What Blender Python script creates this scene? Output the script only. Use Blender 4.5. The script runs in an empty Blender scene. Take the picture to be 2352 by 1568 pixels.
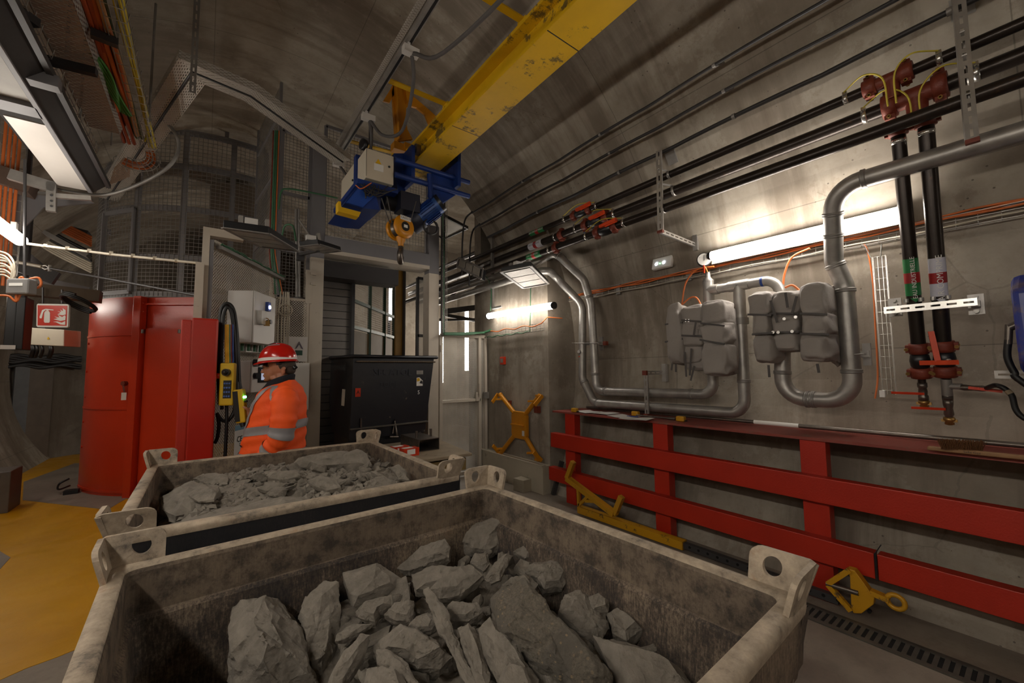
import bpy, bmesh, math, random
from mathutils import Vector, Matrix, noise
sc = bpy.context.scene
PI = math.pi
rnd = random.Random(7)
# ---------------------------------------------------------------- camera
F = 930.711
RM = Matrix(((0.79760128, -0.03687208, -0.60205701), (-0.603114, -0.06407018, -0.79507768), (-0.00925774, 0.99726399, -0.07334053)))
CAM = Vector((0, 0, 1.6))
cam = bpy.data.cameras.new('camera'); camo = bpy.data.objects.new('camera', cam)
sc.collection.objects.link(camo)
camo.matrix_world = Matrix.Translation(CAM) @ RM.to_4x4()
cam.sensor_width = 36; cam.lens = F / 2352 * 36; cam.clip_start = 0.02; cam.clip_end = 100
sc.camera = camo
# ---------------------------------------------------------------- world, exposure
w = bpy.data.worlds.new('world'); sc.world = w; w.use_nodes = True
w.node_tree.nodes['Background'].inputs[0].default_value = (0.02, 0.018, 0.015, 1)
w.node_tree.nodes['Background'].inputs[1].default_value = 0.3
sc.view_settings.view_transform = 'Standard'; sc.view_settings.look = 'None'
sc.view_settings.gamma = 1; sc.view_settings.exposure = 0.45
sc.view_settings.use_curve_mapping = False
sc.cycles.max_bounces = 7; sc.cycles.diffuse_bounces = 4; sc.cycles.transparent_max_bounces = 24
sc.cycles.sample_clamp_indirect = 4
TUBE_POWER = 25.0      # emission strength of a fluorescent tube
# ---------------------------------------------------------------- measuring: a point of the photo on a known plane of the place
def ray(p): return RM @ Vector((p[0] - 1176, -(p[1] - 784), -F))
def on(p, ax, val):
    r = ray(p); return CAM + r * ((val - CAM[ax]) / r[ax])
def PX(x, y, X): return on((x, y), 0, X)
def PY(x, y, Y): return on((x, y), 1, Y)
def PZ(x, y, z=0.0): return on((x, y), 2, z)
VX, VZ, VR = 0.7, 1.75, 3.5
def PW(x, y, off=0.0):                 # on the vault, off metres inside it
    d = ray((x, y)); o = CAM - Vector((VX, 0, VZ)); R = VR - off
    a = d.x**2 + d.z**2; b = 2*(o.x*d.x + o.z*d.z); c = o.x**2 + o.z**2 - R*R
    return CAM + d * ((-b + math.sqrt(b*b - 4*a*c)) / (2*a))
def vault(z, off=0.0):                 # X of the right wall at height z
    return VX + math.sqrt((VR-off)**2 - (z-VZ)**2)
def VW(y, z, off=0.0): return Vector((vault(z, off), y, z))
# ---------------------------------------------------------------- mesh building
def V(*a): return Vector(a)
class MB:
    def __init__(s): s.v = []; s.f = []; s.m = []; s.sm = []; s.uv = {}; s.mi = 0
    def add(s, vs, fs, smooth=False, uvs=None):
        n = len(s.v); s.v += [Vector(a) for a in vs]
        for k, f in enumerate(fs):
            if uvs and uvs[k]: s.uv[len(s.f)] = uvs[k]
            s.f.append([n+i for i in f]); s.m.append(s.mi); s.sm.append(smooth)
        return s
    def box(s, c, d, rot=None):
        c = Vector(c); h = Vector(d)/2; R = rot or Matrix.Identity(3)
        vs = [c + R @ Vector((x*h.x, y*h.y, z*h.z)) for x in (-1, 1) for y in (-1, 1) for z in (-1, 1)]
        return s.add(vs, [(0,1,3,2),(4,6,7,5),(0,4,5,1),(2,3,7,6),(0,2,6,4),(1,5,7,3)])
    def bx(s, x0, x1, y0, y1, z0, z1): return s.box(((x0+x1)/2, (y0+y1)/2, (z0+z1)/2), (abs(x1-x0), abs(y1-y0), abs(z1-z0)))
    def beam(s, p, q, w, h, up=(0,0,1)):                 # bar from p to q, w across, h along up
        p = Vector(p); q = Vector(q); d = (q-p); L = d.length; d = d.normalized(); u = Vector(up)
        if abs(d.dot(u)) > 0.98: u = Vector((0,1,0))
        r = d.cross(u).normalized(); u = r.cross(d).normalized()
        return s.box((p+q)/2, (w, L, h), Matrix((r, d, u)).transposed())
    def cyl(s, p, q, r, n=14, r2=None, cap=True):
        p = Vector(p); q = Vector(q); d = (q-p).normalized(); r2 = r if r2 is None else r2
        a = d.orthogonal().normalized(); b = d.cross(a)
        A = [p + (a*math.cos(2*PI*i/n) + b*math.sin(2*PI*i/n))*r for i in range(n)]
        B = [q + (a*math.cos(2*PI*i/n) + b*math.sin(2*PI*i/n))*r2 for i in range(n)]
        s.add(A+B, [(i, (i+1)%n, n+(i+1)%n, n+i) for i in range(n)], True)
        if cap: s.add(A, [tuple(reversed(range(n)))]); s.add(B, [tuple(range(n))])
        return s
    def tube(s, pts, r, n=8, closed=False, cap=True):
        pts = [Vector(p) for p in pts]; N = len(pts); rr = r if isinstance(r, (list, tuple)) else [r]*N
        prev = None; rings = []
        for i, p in enumerate(pts):
            t = (pts[min(i+1, N-1)] - pts[max(i-1, 0)])
            if closed: t = pts[(i+1)%N] - pts[i-1]
            t = t.normalized() if t.length > 1e-9 else Vector((0,0,1))
            a = t.orthogonal().normalized() if prev is None else (prev - t*prev.dot(t)).normalized()
            prev = a; b = t.cross(a)
            rings.append([p + (a*math.cos(2*PI*k/n) + b*math.sin(2*PI*k/n))*rr[i] for k in range(n)])
        fs = []
        for i in range(N if closed else N-1):
            j = (i+1) % N
            for k in range(n): fs.append((i*n+k, i*n+(k+1)%n, j*n+(k+1)%n, j*n+k))
        s.add([p for R in rings for p in R], fs, n > 5)
        if cap and not closed:
            s.add(rings[0], [tuple(reversed(range(n)))]); s.add(rings[-1], [tuple(range(n))])
        return s
    def prism(s, poly, d):                                # planar polygon of 3D points extruded by d
        n = len(poly); P = [Vector(p) for p in poly]; d = Vector(d)
        return s.add(P + [p+d for p in P], [tuple(reversed(range(n))), tuple(range(n, 2*n))] + [(i, (i+1)%n, n+(i+1)%n, n+i) for i in range(n)])
    def sheet(s, p, u, v, t=0.002):                       # thin plate with UVs in metres
        p, u, v = Vector(p), Vector(u), Vector(v); n = u.cross(v).normalized()*t; U, W = u.length, v.length
        vs = [p, p+u, p+u+v, p+v, p+n, p+u+n, p+u+v+n, p+v+n]; q = [(0,0),(U,0),(U,W),(0,W)]
        return s.add(vs, [(3,2,1,0),(4,5,6,7)], False, [[q[3],q[2],q[1],q[0]], q])
    def mesh_wires(s, p, u, v, a=0.05, r=0.0032):         # welded wire mesh
        p, u, v = Vector(p), Vector(u), Vector(v); nu = max(1, round(u.length/a)); nv = max(1, round(v.length/a))
        for i in range(nu+1): s.tube([p+u*i/nu, p+u*i/nu+v], r, 4, cap=False)
        for j in range(nv+1): s.tube([p+v*j/nv, p+v*j/nv+u], r, 4, cap=False)
        return s
    def frame(s, p, u, v, w, t):                          # rectangular frame of bars
        p, u, v = Vector(p), Vector(u), Vector(v); un, vn = u.normalized(), v.normalized(); n = un.cross(vn)
        for a, b in ((p, p+u), (p+v, p+v+u)): s.beam(a, b, t, w, vn)
        for a, b in ((p, p+v), (p+u, p+u+v)): s.beam(a, b, t, w, un)
        return s
    def lathe(s, prof, o, ax, n=20):                      # prof: (radius, along)
        o = Vector(o); ax = Vector(ax).normalized(); a = ax.orthogonal().normalized(); b = ax.cross(a)
        vs = [o + ax*h + (a*math.cos(2*PI*k/n) + b*math.sin(2*PI*k/n))*r for r, h in prof for k in range(n)]
        fs = [(i*n+k, i*n+(k+1)%n, (i+1)*n+(k+1)%n, (i+1)*n+k) for i in range(len(prof)-1) for k in range(n)]
        s.add(vs, fs, True)
        s.add(vs[:n], [tuple(reversed(range(n)))]); s.add(vs[-n:], [tuple(range(n))])
        return s
    def ell(s, c, r, rot=None, n=14, m=9):
        c = Vector(c); R = rot or Matrix.Identity(3); r = Vector(r if hasattr(r, '__len__') else (r,r,r)); vs = []; fs = []
        for i in range(m+1):
            th = PI*i/m
            for k in range(n):
                vs.append(c + R @ Vector((r.x*math.sin(th)*math.cos(2*PI*k/n), r.y*math.sin(th)*math.sin(2*PI*k/n), r.z*math.cos(th))))
        for i in range(m):
            for k in range(n): fs.append((i*n+k, (i+1)*n+k, (i+1)*n+(k+1)%n, i*n+(k+1)%n))
        return s.add(vs, fs, True)
    def text(s, txt, o, u, v, size, depth=0.0015, align='CENTER'):   # lettering: u along the line, v up
        c = bpy.data.curves.new('t', 'FONT'); c.body = txt; c.size = size; c.align_x = align; c.align_y = 'CENTER'; c.resolution_u = 2
        ob = bpy.data.objects.new('t', c); me = bpy.data.meshes.new_from_object(ob)
        o, u, v = Vector(o), Vector(u).normalized(), Vector(v).normalized(); n = u.cross(v)*depth
        s.add([o + u*p.co.x + v*p.co.y + n for p in me.vertices], [tuple(f.vertices) for f in me.polygons])
        bpy.data.objects.remove(ob); bpy.data.curves.remove(c); bpy.data.meshes.remove(me)
        return s
    def mesh(s, name, mats, off=Vector((0,0,0))):
        me = bpy.data.meshes.new(name)
        me.from_pydata([tuple(p-off) for p in s.v], [], s.f)
        me.polygons.foreach_set('material_index', s.m); me.polygons.foreach_set('use_smooth', s.sm)
        if s.uv:
            uv = me.uv_layers.new(name='UVMap')
            for fi, q in s.uv.items():
                for li, c in zip(me.polygons[fi].loop_indices, q): uv.data[li].uv = c
        for m in (mats if isinstance(mats, (list, tuple)) else [mats]): me.materials.append(m)
        me.update(); return me
def fillet(pts, r, n=7):                                   # round the corners of a path
    pts = [Vector(p) for p in pts]; out = [pts[0]]; rr = r if isinstance(r, (list, tuple)) else [r]*(len(pts)-2)
    for i in range(1, len(pts)-1):
        a, b, c = pts[i-1], pts[i], pts[i+1]; d1 = (a-b).normalized(); d2 = (c-b).normalized()
        ang = d1.angle(d2)
        if ang > 3.1: out.append(b); continue
        t = min(rr[i-1]/math.tan(ang/2), (a-b).length*0.49, (c-b).length*0.49); R = t*math.tan(ang/2)
        cen = b + (d1+d2).normalized()*(R/math.sin(ang/2)); p0 = b+d1*t; p1 = b+d2*t
        u = (p0-cen).normalized(); w_ = (p1-cen); w_ = (w_ - u*w_.dot(u)).normalized(); tot = PI-ang
        for k in range(n+1):
            q = tot*k/n; out.append(cen + (u*math.cos(q)+w_*math.sin(q))*R)
    return out + [pts[-1]]
def spline(pts, n=6):
    pts = [Vector(p) for p in pts]; P = [pts[0]*2-pts[1]] + pts + [pts[-1]*2-pts[-2]]; out = []
    for i in range(1, len(P)-2):
        for k in range(n):
            t = k/n; a, b, c, d = P[i-1], P[i], P[i+1], P[i+2]
            out.append(0.5*((2*b)+(c-a)*t+(2*a-5*b+4*c-d)*t*t+(3*b-a-3*c+d)*t**3))
    return out+[pts[-1]]
def helix(c, r, h, turns, n=16, ax=(0,0,1), squash=1.0):
    ax = Vector(ax).normalized(); a = ax.orthogonal().normalized(); b = ax.cross(a); c = Vector(c)
    N = int(turns*n); return [c + (a*math.cos(2*PI*i/n) + b*math.sin(2*PI*i/n)*squash)*r + ax*(h*i/N) for i in range(N+1)]
# ---------------------------------------------------------------- things and parts
def bevel(o, wd, seg=2):
    m = o.modifiers.new('bevel', 'BEVEL'); m.width = wd; m.segments = seg; m.limit_method = 'ANGLE'; m.angle_limit = 0.7
SPLIT = {'bolts': 'bolt', 'rivets': 'rivet', 'bar_holes': 'bar_hole', 'drop_rod': 'drop_rod', 'end_plate': 'end_plate', 'keys': 'key', 'hinge_plate': 'hinge_plate', 'ceiling_rods': 'ceiling_rod', 'rung': 'rung', 'ball_valve': 'ball_valve', 'bracket': 'bracket', 'fork': 'fork', 'wall_hook': 'wall_hook', 'end_cap': 'end_cap', 'cables': 'cable'}
def loose(mb):
    key = {}; par = list(range(len(mb.v)))
    def f(a):
        while par[a] != a: par[a] = par[par[a]]; a = par[a]
        return a
    for i, p in enumerate(mb.v):
        k = (round(p.x, 4), round(p.y, 4), round(p.z, 4))
        if k in key: par[f(i)] = f(key[k])
        else: key[k] = i
    for q in mb.f:
        for i in q[1:]: par[f(i)] = f(q[0])
    G = {}
    for k, q in enumerate(mb.f): G.setdefault(f(q[0]), []).append(k)
    if len(G) < 2 or len(G) > 60: return [mb]
    res = []
    for ks in G.values():
        m = MB(); mp = {}
        for k in ks:
            for i in mb.f[k]:
                if i not in mp: mp[i] = len(m.v); m.v.append(mb.v[i])
            m.f.append([mp[i] for i in mb.f[k]]); m.m.append(mb.m[k]); m.sm.append(mb.sm[k])
        res.append(m)
    return res
class Thing:
    def __init__(s, name, label, cat, group=None):
        s.name, s.label, s.cat, s.group, s.parts = name, label, cat, group, []
    def add(s, name, mb, mat, par=None, label=None, bev=0, mods=None):
        s.parts.append((name, mb, mat, par, label, bev, mods)); return len(s.parts)-1
    def split_parts(s):                                  # bolts, rods and the like: every loose piece becomes a part of its own
        out = []; ren = {}
        for k, q in enumerate(s.parts):
            nm = SPLIT.get(q[0]); ren[k] = len(out)
            q = list(q)
            if q[3] is not None: q[3] = ren[q[3]]
            if not nm: out.append(tuple(q)); continue
            for piece in loose(q[1]): out.append((nm, piece, *q[2:]))
        s.parts = out
    def done(s, base=None, rz=0, loc=None):
        if base is None:
            A = [p for q in s.parts for p in q[1].v]
            mn = [min(p[i] for p in A) for i in range(3)]; mx = [max(p[i] for p in A) for i in range(3)]
            base = Vector(((mn[0]+mx[0])/2, (mn[1]+mx[1])/2, mn[2]))
        base = Vector(base)
        s.split_parts()
        root = bpy.data.objects.new(s.name, None); root.empty_display_size = 0.05
        sc.collection.objects.link(root); root.location = base if loc is None else Vector(loc); root.rotation_euler = (0, 0, rz)
        tag(root, s.label, s.cat, s.group); obs = []
        for name, mb, mat, par, label, bev, mods in s.parts:
            o = bpy.data.objects.new(name, mb.mesh(name, mat, base)); sc.collection.objects.link(o)
            o.parent = root if par is None else obs[par]
            if label: o['label'] = label
            if bev: bevel(o, bev)
            if mods: mods(o)
            obs.append(o)
        return root
def tag(o, label=None, cat=None, group=None, kind=None):
    for k, v in (('label', label), ('category', cat), ('group', group), ('kind', kind)):
        if v: o[k] = v
def solo(name, mb, mat, label, cat, group=None, bev=0, kind=None, mods=None):
    mn = [min(p[i] for p in mb.v) for i in range(3)]; mx = [max(p[i] for p in mb.v) for i in range(3)]
    base = Vector(((mn[0]+mx[0])/2, (mn[1]+mx[1])/2, mn[2]))
    o = bpy.data.objects.new(name, mb.mesh(name, mat, base)); sc.collection.objects.link(o); o.location = base
    tag(o, label, cat, group, kind)
    if bev: bevel(o, bev)
    if mods: mods(o)
    return o
def struct(name, mb, mat):
    o = bpy.data.objects.new(name, mb.mesh(name, mat)); sc.collection.objects.link(o); o['kind'] = 'structure'; return o
def copy_tree(o, parent=None):
    c = o.copy(); sc.collection.objects.link(c)
    if parent: c.parent = parent
    for ch in list(o.children): copy_tree(ch, c)
    return c
def dup(o, mw, label=None, group=None):
    c = copy_tree(o); c.matrix_world = mw
    if label: c['label'] = label
    if group: c['group'] = group
    return c
# ---------------------------------------------------------------- materials
def lin(c): return tuple(((x/255)/12.92 if x/255 <= 0.04045 else ((x/255+0.055)/1.055)**2.4) for x in c) + (1,)
class NT:
    def __init__(s, name):
        s.m = bpy.data.materials.new(name); s.m.use_nodes = True; s.t = s.m.node_tree; s.b = s.t.nodes['Principled BSDF']; s.tc = s.t.nodes.new('ShaderNodeTexCoord')
    def n(s, ty, **kw):
        x = s.t.nodes.new('ShaderNode'+ty)
        for k, v in kw.items():
            if k.startswith('i'): s.set(x.inputs[int(k[1:])], v)
            else: setattr(x, k, v)
        return x
    def set(s, inp, v):
        if isinstance(v, bpy.types.NodeSocket): s.t.links.new(v, inp)
        else: inp.default_value = v
    def mapping(s, scale, out='Object', rot=(0,0,0)):
        x = s.n('Mapping'); s.set(x.inputs[0], s.tc.outputs[out]); x.inputs['Scale'].default_value = scale; x.inputs['Rotation'].default_value = rot; return x.outputs[0]
    def noise(s, scale, detail=4, vec=None, rough=0.55):
        x = s.n('TexNoise'); x.inputs['Scale'].default_value = scale; x.inputs['Detail'].default_value = detail; x.inputs['Roughness'].default_value = rough
        s.set(x.inputs['Vector'], vec or s.tc.outputs['Object']); return x.outputs[0]
    def ramp(s, fac, stops):
        x = s.n('ValToRGB'); s.set(x.inputs[0], fac); e = x.color_ramp.elements
        while len(e) < len(stops): e.new(0.5)
        for k, (p, c) in enumerate(stops): e[k].position = p; e[k].color = c if hasattr(c, '__len__') else (c,c,c,1)
        return x.outputs[0]
    def mix(s, fac, a, b, mode='MIX'):
        x = s.n('Mix', data_type='RGBA', blend_type=mode); s.set(x.inputs[0], fac); s.set(x.inputs[6], a); s.set(x.inputs[7], b); return x.outputs[2]
    def math(s, op, a, b=0.0, c=0.0):
        x = s.n('Math', operation=op); s.set(x.inputs[0], a); s.set(x.inputs[1], b); s.set(x.inputs[2], c); return x.outputs[0]
    def bump(s, h, strength=0.3, dist=0.01):
        x = s.n('Bump'); x.inputs['Strength'].default_value = strength; x.inputs['Distance'].default_value = dist; s.set(x.inputs['Height'], h); s.set(s.b.inputs['Normal'], x.outputs[0])
    def out(s, col=None, rough=None, metal=None, alpha=None):
        for k, v in (('Base Color', col), ('Roughness', rough), ('Metallic', metal), ('Alpha', alpha)):
            if v is not None: s.set(s.b.inputs[k], v)
        return s.m
def plain(name, rgb, rough=0.5, metal=0.0, var=0.12, scale=6, bump=0.0, bscale=60, dirt=None, damt=0.5):
    s = NT(name); c = lin(rgb); d = tuple(x*(1-var*2) for x in c[:3])+(1,)
    col = s.ramp(s.noise(scale, 6), [(0.3, d), (0.65, c)])
    if dirt: col = s.mix(s.ramp(s.noise(scale*2.3, 8, rough=0.7), [(damt, 0.0), (damt+0.12, 1.0)]), col, lin(dirt))
    if bump: s.bump(s.noise(bscale, 4), bump)
    return s.out(col, rough, metal)
def emis(name, rgb, st):
    s = NT(name); s.b.inputs['Base Color'].default_value = (0.8,0.8,0.8,1); s.b.inputs['Emission Color'].default_value = tuple(rgb)+(1,); s.b.inputs['Emission Strength'].default_value = st; return s.m
def perf(name, rgb, pu, pv, r, rough=0.5, metal=0.3, slot=False):
    s = NT(name); sx = s.n('SeparateXYZ'); s.set(sx.inputs[0], s.tc.outputs['UV'])
    def hole(o):
        u = s.math('SUBTRACT', s.math('FRACT', s.math('ADD', s.math('DIVIDE', sx.outputs[0], pu), o)), 0.5)
        v = s.math('SUBTRACT', s.math('FRACT', s.math('ADD', s.math('DIVIDE', sx.outputs[1], pv), o)), 0.5)
        u = s.math('MULTIPLY', u, pu); v = s.math('MULTIPLY', v, pv)
        if slot: u = s.math('MAXIMUM', s.math('SUBTRACT', s.math('ABSOLUTE', u), pu*0.21), 0.0)
        d = s.math('SQRT', s.math('ADD', s.math('MULTIPLY', u, u), s.math('MULTIPLY', v, v)))
        return s.math('GREATER_THAN', d, r)
    a = s.math('MULTIPLY', hole(0.0), hole(0.5))
    c = lin(rgb); col = s.ramp(s.noise(3, 5), [(0.3, tuple(x*0.75 for x in c[:3])+(1,)), (0.7, c)])
    return s.out(col, rough, metal, a)

def concrete(name, seams=True):
    s = NT(name)
    n1 = s.noise(0.7, 8, rough=0.62); n2 = s.noise(5, 9, rough=0.7); n3 = s.noise(60, 3)
    streak = s.noise(1.0, 7, s.mapping((0.35, 3.2, 0.35)), 0.65)
    col = s.ramp(n1, [(0.28, lin((122,112,99))), (0.5, lin((150,141,127))), (0.72, lin((171,162,148)))])
    col = s.mix(0.55, col, s.ramp(n2, [(0.3, lin((108,98,86))), (0.6, lin((168,159,146)))]), 'MULTIPLY') if False else s.mix(0.4, col, s.ramp(n2, [(0.3, lin((118,108,95))), (0.62, lin((166,157,143)))]))
    col = s.mix(s.ramp(streak, [(0.47, 0.0), (0.62, 0.65)]), col, lin((100,88,74)))
    col = s.mix(s.ramp(s.noise(0.55, 10, rough=0.75), [(0.5, 0.0), (0.53, 0.4), (0.7, 0.55)]), col, lin((112,99,84)))
    vor = s.n('TexVoronoi'); s.set(vor.inputs['Vector'], s.tc.outputs['Object']); vor.inputs['Scale'].default_value = 16
    pit = s.math('MULTIPLY', s.math('LESS_THAN', vor.outputs['Distance'], 0.10), s.math('GREATER_THAN', s.noise(2.2, 3), 0.56))
    col = s.mix(s.math('MULTIPLY', pit, 0.7), col, lin((72,64,55)))
    if seams:
        br = s.n('TexBrick'); s.set(br.inputs['Vector'], s.tc.outputs['UV']); br.inputs['Scale'].default_value = 1; br.offset = 0; br.inputs['Mortar Size'].default_value = 0.004; br.inputs['Mortar Smooth'].default_value = 0.3
        br.inputs['Brick Width'].default_value = 1.25; br.inputs['Row Height'].default_value = 2.5
        col = s.mix(s.math('MULTIPLY', br.outputs['Fac'], 0.5), col, lin((66,58,50)))
        cr = s.n('TexVoronoi', feature='DISTANCE_TO_EDGE'); s.set(cr.inputs['Vector'], s.mix(0.12, s.tc.outputs['Object'], s.noise(1.5, 6))); cr.inputs['Scale'].default_value = 0.45
        col = s.mix(s.math('MULTIPLY', s.math('MULTIPLY', s.math('LESS_THAN', cr.outputs['Distance'], 0.0016), s.math('GREATER_THAN', s.noise(0.8, 2), 0.58)), 0.22), col, lin((70,62,54)))
    h = s.math('ADD', s.math('MULTIPLY', n2, 0.6), s.math('SUBTRACT', s.math('MULTIPLY', n3, 0.15), s.math('MULTIPLY', pit, 0.5)))
    s.bump(h, 0.35, 0.012)
    return s.out(col, 0.85)
def steel_bin(name, inside, dusty=False):
    s = NT(name)
    st = s.math('ADD', s.math('MULTIPLY', s.noise(1, 9, s.mapping((130, 130, 20)), 0.8), 0.62), s.math('MULTIPLY', s.noise(95, 5, rough=0.8), 0.38)); big = s.noise(4, 6)
    fac = s.math('ADD', s.math('MULTIPLY', st, 0.75), s.math('MULTIPLY', big, 0.45))
    if inside: col = s.ramp(fac, [(0.50, lin((40,37,37))), (0.60, lin((76,66,57))), (0.71, lin((138,122,103)))])
    elif dusty: col = s.ramp(fac, [(0.46, lin((56,50,48))), (0.58, lin((104,90,76))), (0.72, lin((150,132,112)))])
    else: col = s.ramp(fac, [(0.5, lin((24,25,30))), (0.68, lin((38,36,38))), (0.85, lin((88,78,68)))])
    if inside:
        sx = s.n('SeparateXYZ'); s.set(sx.inputs[0], s.tc.outputs['Object']); up = s.math('GREATER_THAN', s.math('ADD', sx.outputs[2], s.math('MULTIPLY', big, 0.012)), 0.862)
        col = s.mix(s.math('MULTIPLY', up, 0.7), col, s.ramp(s.noise(16, 9, rough=0.75), [(0.4, lin((70,61,52))), (0.55, lin((122,107,90)))]))
    col = s.mix(s.ramp(s.noise(4, 9, rough=0.75), [(0.64, 0.0), (0.76, 0.45)]), col, lin((116,72,38)))
    s.bump(st, 0.3, 0.01); return s.out(col, 0.8, 0.1)
def rimmat(name):
    s = NT(name)
    f = s.math('ADD', s.math('MULTIPLY', s.noise(14, 9, rough=0.75), 0.7), s.math('MULTIPLY', s.noise(3, 4), 0.35))
    col = s.ramp(f, [(0.38, lin((92,84,76))), (0.48, lin((154,140,122))), (0.64, lin((188,172,150)))])
    col = s.mix(s.ramp(s.noise(5, 8, rough=0.75), [(0.58, 0.0), (0.72, 0.7)]), col, lin((150,104,66)))
    s.bump(s.noise(30, 8), 0.6, 0.006); return s.out(col, 0.72, 0.15)
def rockmat(name, pebbles=False):
    s = NT(name); n1 = s.noise(4, 8, rough=0.65); n2 = s.noise(30, 8, rough=0.7)
    lay = s.noise(1, 6, s.mapping((5, 5, 45)), 0.6)
    col = s.ramp(n1, [(0.3, lin((104,98,89))), (0.55, lin((134,127,116))), (0.75, lin((156,148,135)))])
    col = s.mix(0.3, col, s.ramp(n2, [(0.35, lin((88,82,73))), (0.65, lin((138,130,118)))]))
    h = s.math('ADD', s.math('MULTIPLY', lay, 0.5), s.math('MULTIPLY', n2, 0.4))
    if pebbles:
        v = s.n('TexVoronoi'); s.set(v.inputs['Vector'], s.tc.outputs['Object']); v.inputs['Scale'].default_value = 85
        sc_ = s.n('SeparateColor'); s.set(sc_.inputs[0], v.outputs['Color']); m = s.math('MULTIPLY', s.math('LESS_THAN', v.outputs['Distance'], s.math('MULTIPLY', sc_.outputs[1], 0.38)), s.math('MULTIPLY', s.math('GREATER_THAN', sc_.outputs[0], 0.5), s.math('GREATER_THAN', s.noise(2, 3), 0.43)))
        col = s.mix(m, s.mix(0.4, col, lin((98,92,82))), lin((158,140,112))); h = s.math('ADD', h, s.math('MULTIPLY', m, 0.8))
        g_ = s.noise(110, 6, rough=0.8); col = s.mix(s.math('MULTIPLY', s.math('GREATER_THAN', s.noise(2.3, 4), 0.47), 0.45), col, s.ramp(g_, [(0.4, lin((92,84,72))), (0.6, lin((150,140,122)))])); s.bump(s.math('ADD', h, s.math('MULTIPLY', s.noise(38, 8, rough=0.75), 1.3)), 1.0, 0.012)
    else: s.bump(s.math('ADD', h, s.math('MULTIPLY', s.noise(11, 8, rough=0.7), 0.9)), 0.75, 0.014)
    return s.out(col, 0.95)
def worn(name, rgb, wear, thr=0.6, rough=0.45, scale=7, grime=0.35):
    s = NT(name); c = lin(rgb)
    col = s.ramp(s.noise(2.5, 6), [(0.3, tuple(x*0.78 for x in c[:3])+(1,)), (0.7, c)])
    col = s.mix(s.ramp(s.noise(scale, 10, rough=0.8), [(thr, 0.0), (thr+0.04, 1.0)]), col, lin(wear))
    col = s.mix(s.ramp(s.noise(1.3, 5), [(0.45, 0.0), (0.75, grime)]), col, lin((96,84,66)))
    return s.out(col, rough)
C_WALL = concrete('concrete_cast'); C_PLAIN = concrete('concrete_plain', False)
def floormat():
    s = NT('concrete_floor'); col = s.ramp(s.noise(1.5, 9, rough=0.7), [(0.3, lin((104,94,84))), (0.6, lin((140,129,116))), (0.8, lin((158,148,134)))])
    col = s.mix(s.ramp(s.noise(9, 8, rough=0.75), [(0.5, 0.0), (0.75, 0.5)]), col, lin((92,82,72))); s.bump(s.noise(40, 5), 0.15, 0.005)
    return s.out(col, s.ramp(s.noise(3, 4), [(0.3, 0.45), (0.7, 0.7)]))
C_FLOOR = floormat()
def yfloor():
    s = NT('floor_paint_yellow'); col = s.ramp(s.noise(1.2, 6), [(0.3, lin((186,134,10))), (0.7, lin((208,154,16)))])
    sc_ = s.noise(1, 8, s.mapping((3, 26, 1), rot=(0,0,0.5)), 0.7)
    col = s.mix(s.ramp(sc_, [(0.62, 0.0), (0.74, 0.5)]), col, lin((128,100,50))); s.bump(s.noise(50, 5), 0.2, 0.004)
    return s.out(col, s.ramp(s.noise(5, 5), [(0.3, 0.3), (0.7, 0.5)]))
C_YEL = yfloor()
RED = plain('red_paint', (178,40,18), 0.42, 0, 0.08, 3, 0.12, 90, dirt=(140,60,44), damt=0.66)
REDG = plain('red_gloss', (200,56,24), 0.28, 0, 0.06, 2, 0.1, 60)
REDW = worn('red_worn', (184,32,14), (60,44,36), 0.67, 0.35, 4)
GALV = plain('galvanised', (172,168,162), 0.42, 0.65, 0.14, 9, 0.1, 30)
GALVD = plain('galvanised_dull', (146,142,137), 0.5, 0.5, 0.12, 8)
BLACKP = plain('black_steel_pipe', (54,46,41), 0.32, 0.55, 0.2, 5, 0.08, 50, dirt=(78,58,44), damt=0.6)
RUSTR = plain('oxide_red', (122,52,34), 0.5, 0.1, 0.15, 10, 0.2, 60)
ORANGE = plain('orange_lever', (222,74,28), 0.4)
BRASS = plain('brass', (176,140,84), 0.35, 0.8)
CHROME = plain('zinc_bright', (205,203,198), 0.25, 0.9, 0.05)
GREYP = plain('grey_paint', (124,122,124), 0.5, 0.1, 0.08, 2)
DGREY = plain('dark_grey_paint', (62,60,60), 0.5, 0.2, 0.1, 3)
WHITEP = plain('off_white_paint', (196,186,170), 0.5, 0, 0.06, 3, dirt=(120,104,84), damt=0.63)
YBEAM = worn('crane_yellow', (228,180,4), (112,92,40), 0.545, 0.55, 2.1, 0.1)
YTOOL = worn('tool_yellow', (206,150,16), (88,66,44), 0.58, 0.45, 12)
OCHRE = plain('ochre_paint', (208,136,14), 0.4, 0, 0.08, 3)
BLUE = plain('hoist_blue', (24,56,128), 0.45, 0.1, 0.15, 6, dirt=(50,52,62), damt=0.62)
BEIGE = plain('beige_enclosure', (206,196,176), 0.45, 0, 0.04, 2)
CABG = plain('cabinet_grey', (206,202,196), 0.4, 0.0, 0.04, 2)
BLACK = plain('black_rubber', (22,21,21), 0.5)
BLKP = plain('black_plastic', (30,30,32), 0.35)
SKIP = worn('skip_black', (20,22,30), (104,92,78), 0.62, 0.38, 9, 0.12)
FAB = plain('insulation_fabric', (150,143,137), 0.75, 0, 0.06, 4, 0.5, 22)
STRAP = plain('strap_grey', (84,80,78), 0.7)
CABO = plain('cable_orange', (212,112,52), 0.5); CABY = plain('cable_yellow', (206,186,60), 0.5)
CABGN = plain('cable_green', (62,108,76), 0.5); CABB = plain('cable_black', (44,42,42), 0.5); CABW = plain('cable_white', (196,186,166), 0.5)
PAPER = plain('paper', (214,210,204), 0.7, 0, 0.02); WHITE = plain('white_print', (230,228,222), 0.5, 0, 0.01)
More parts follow.
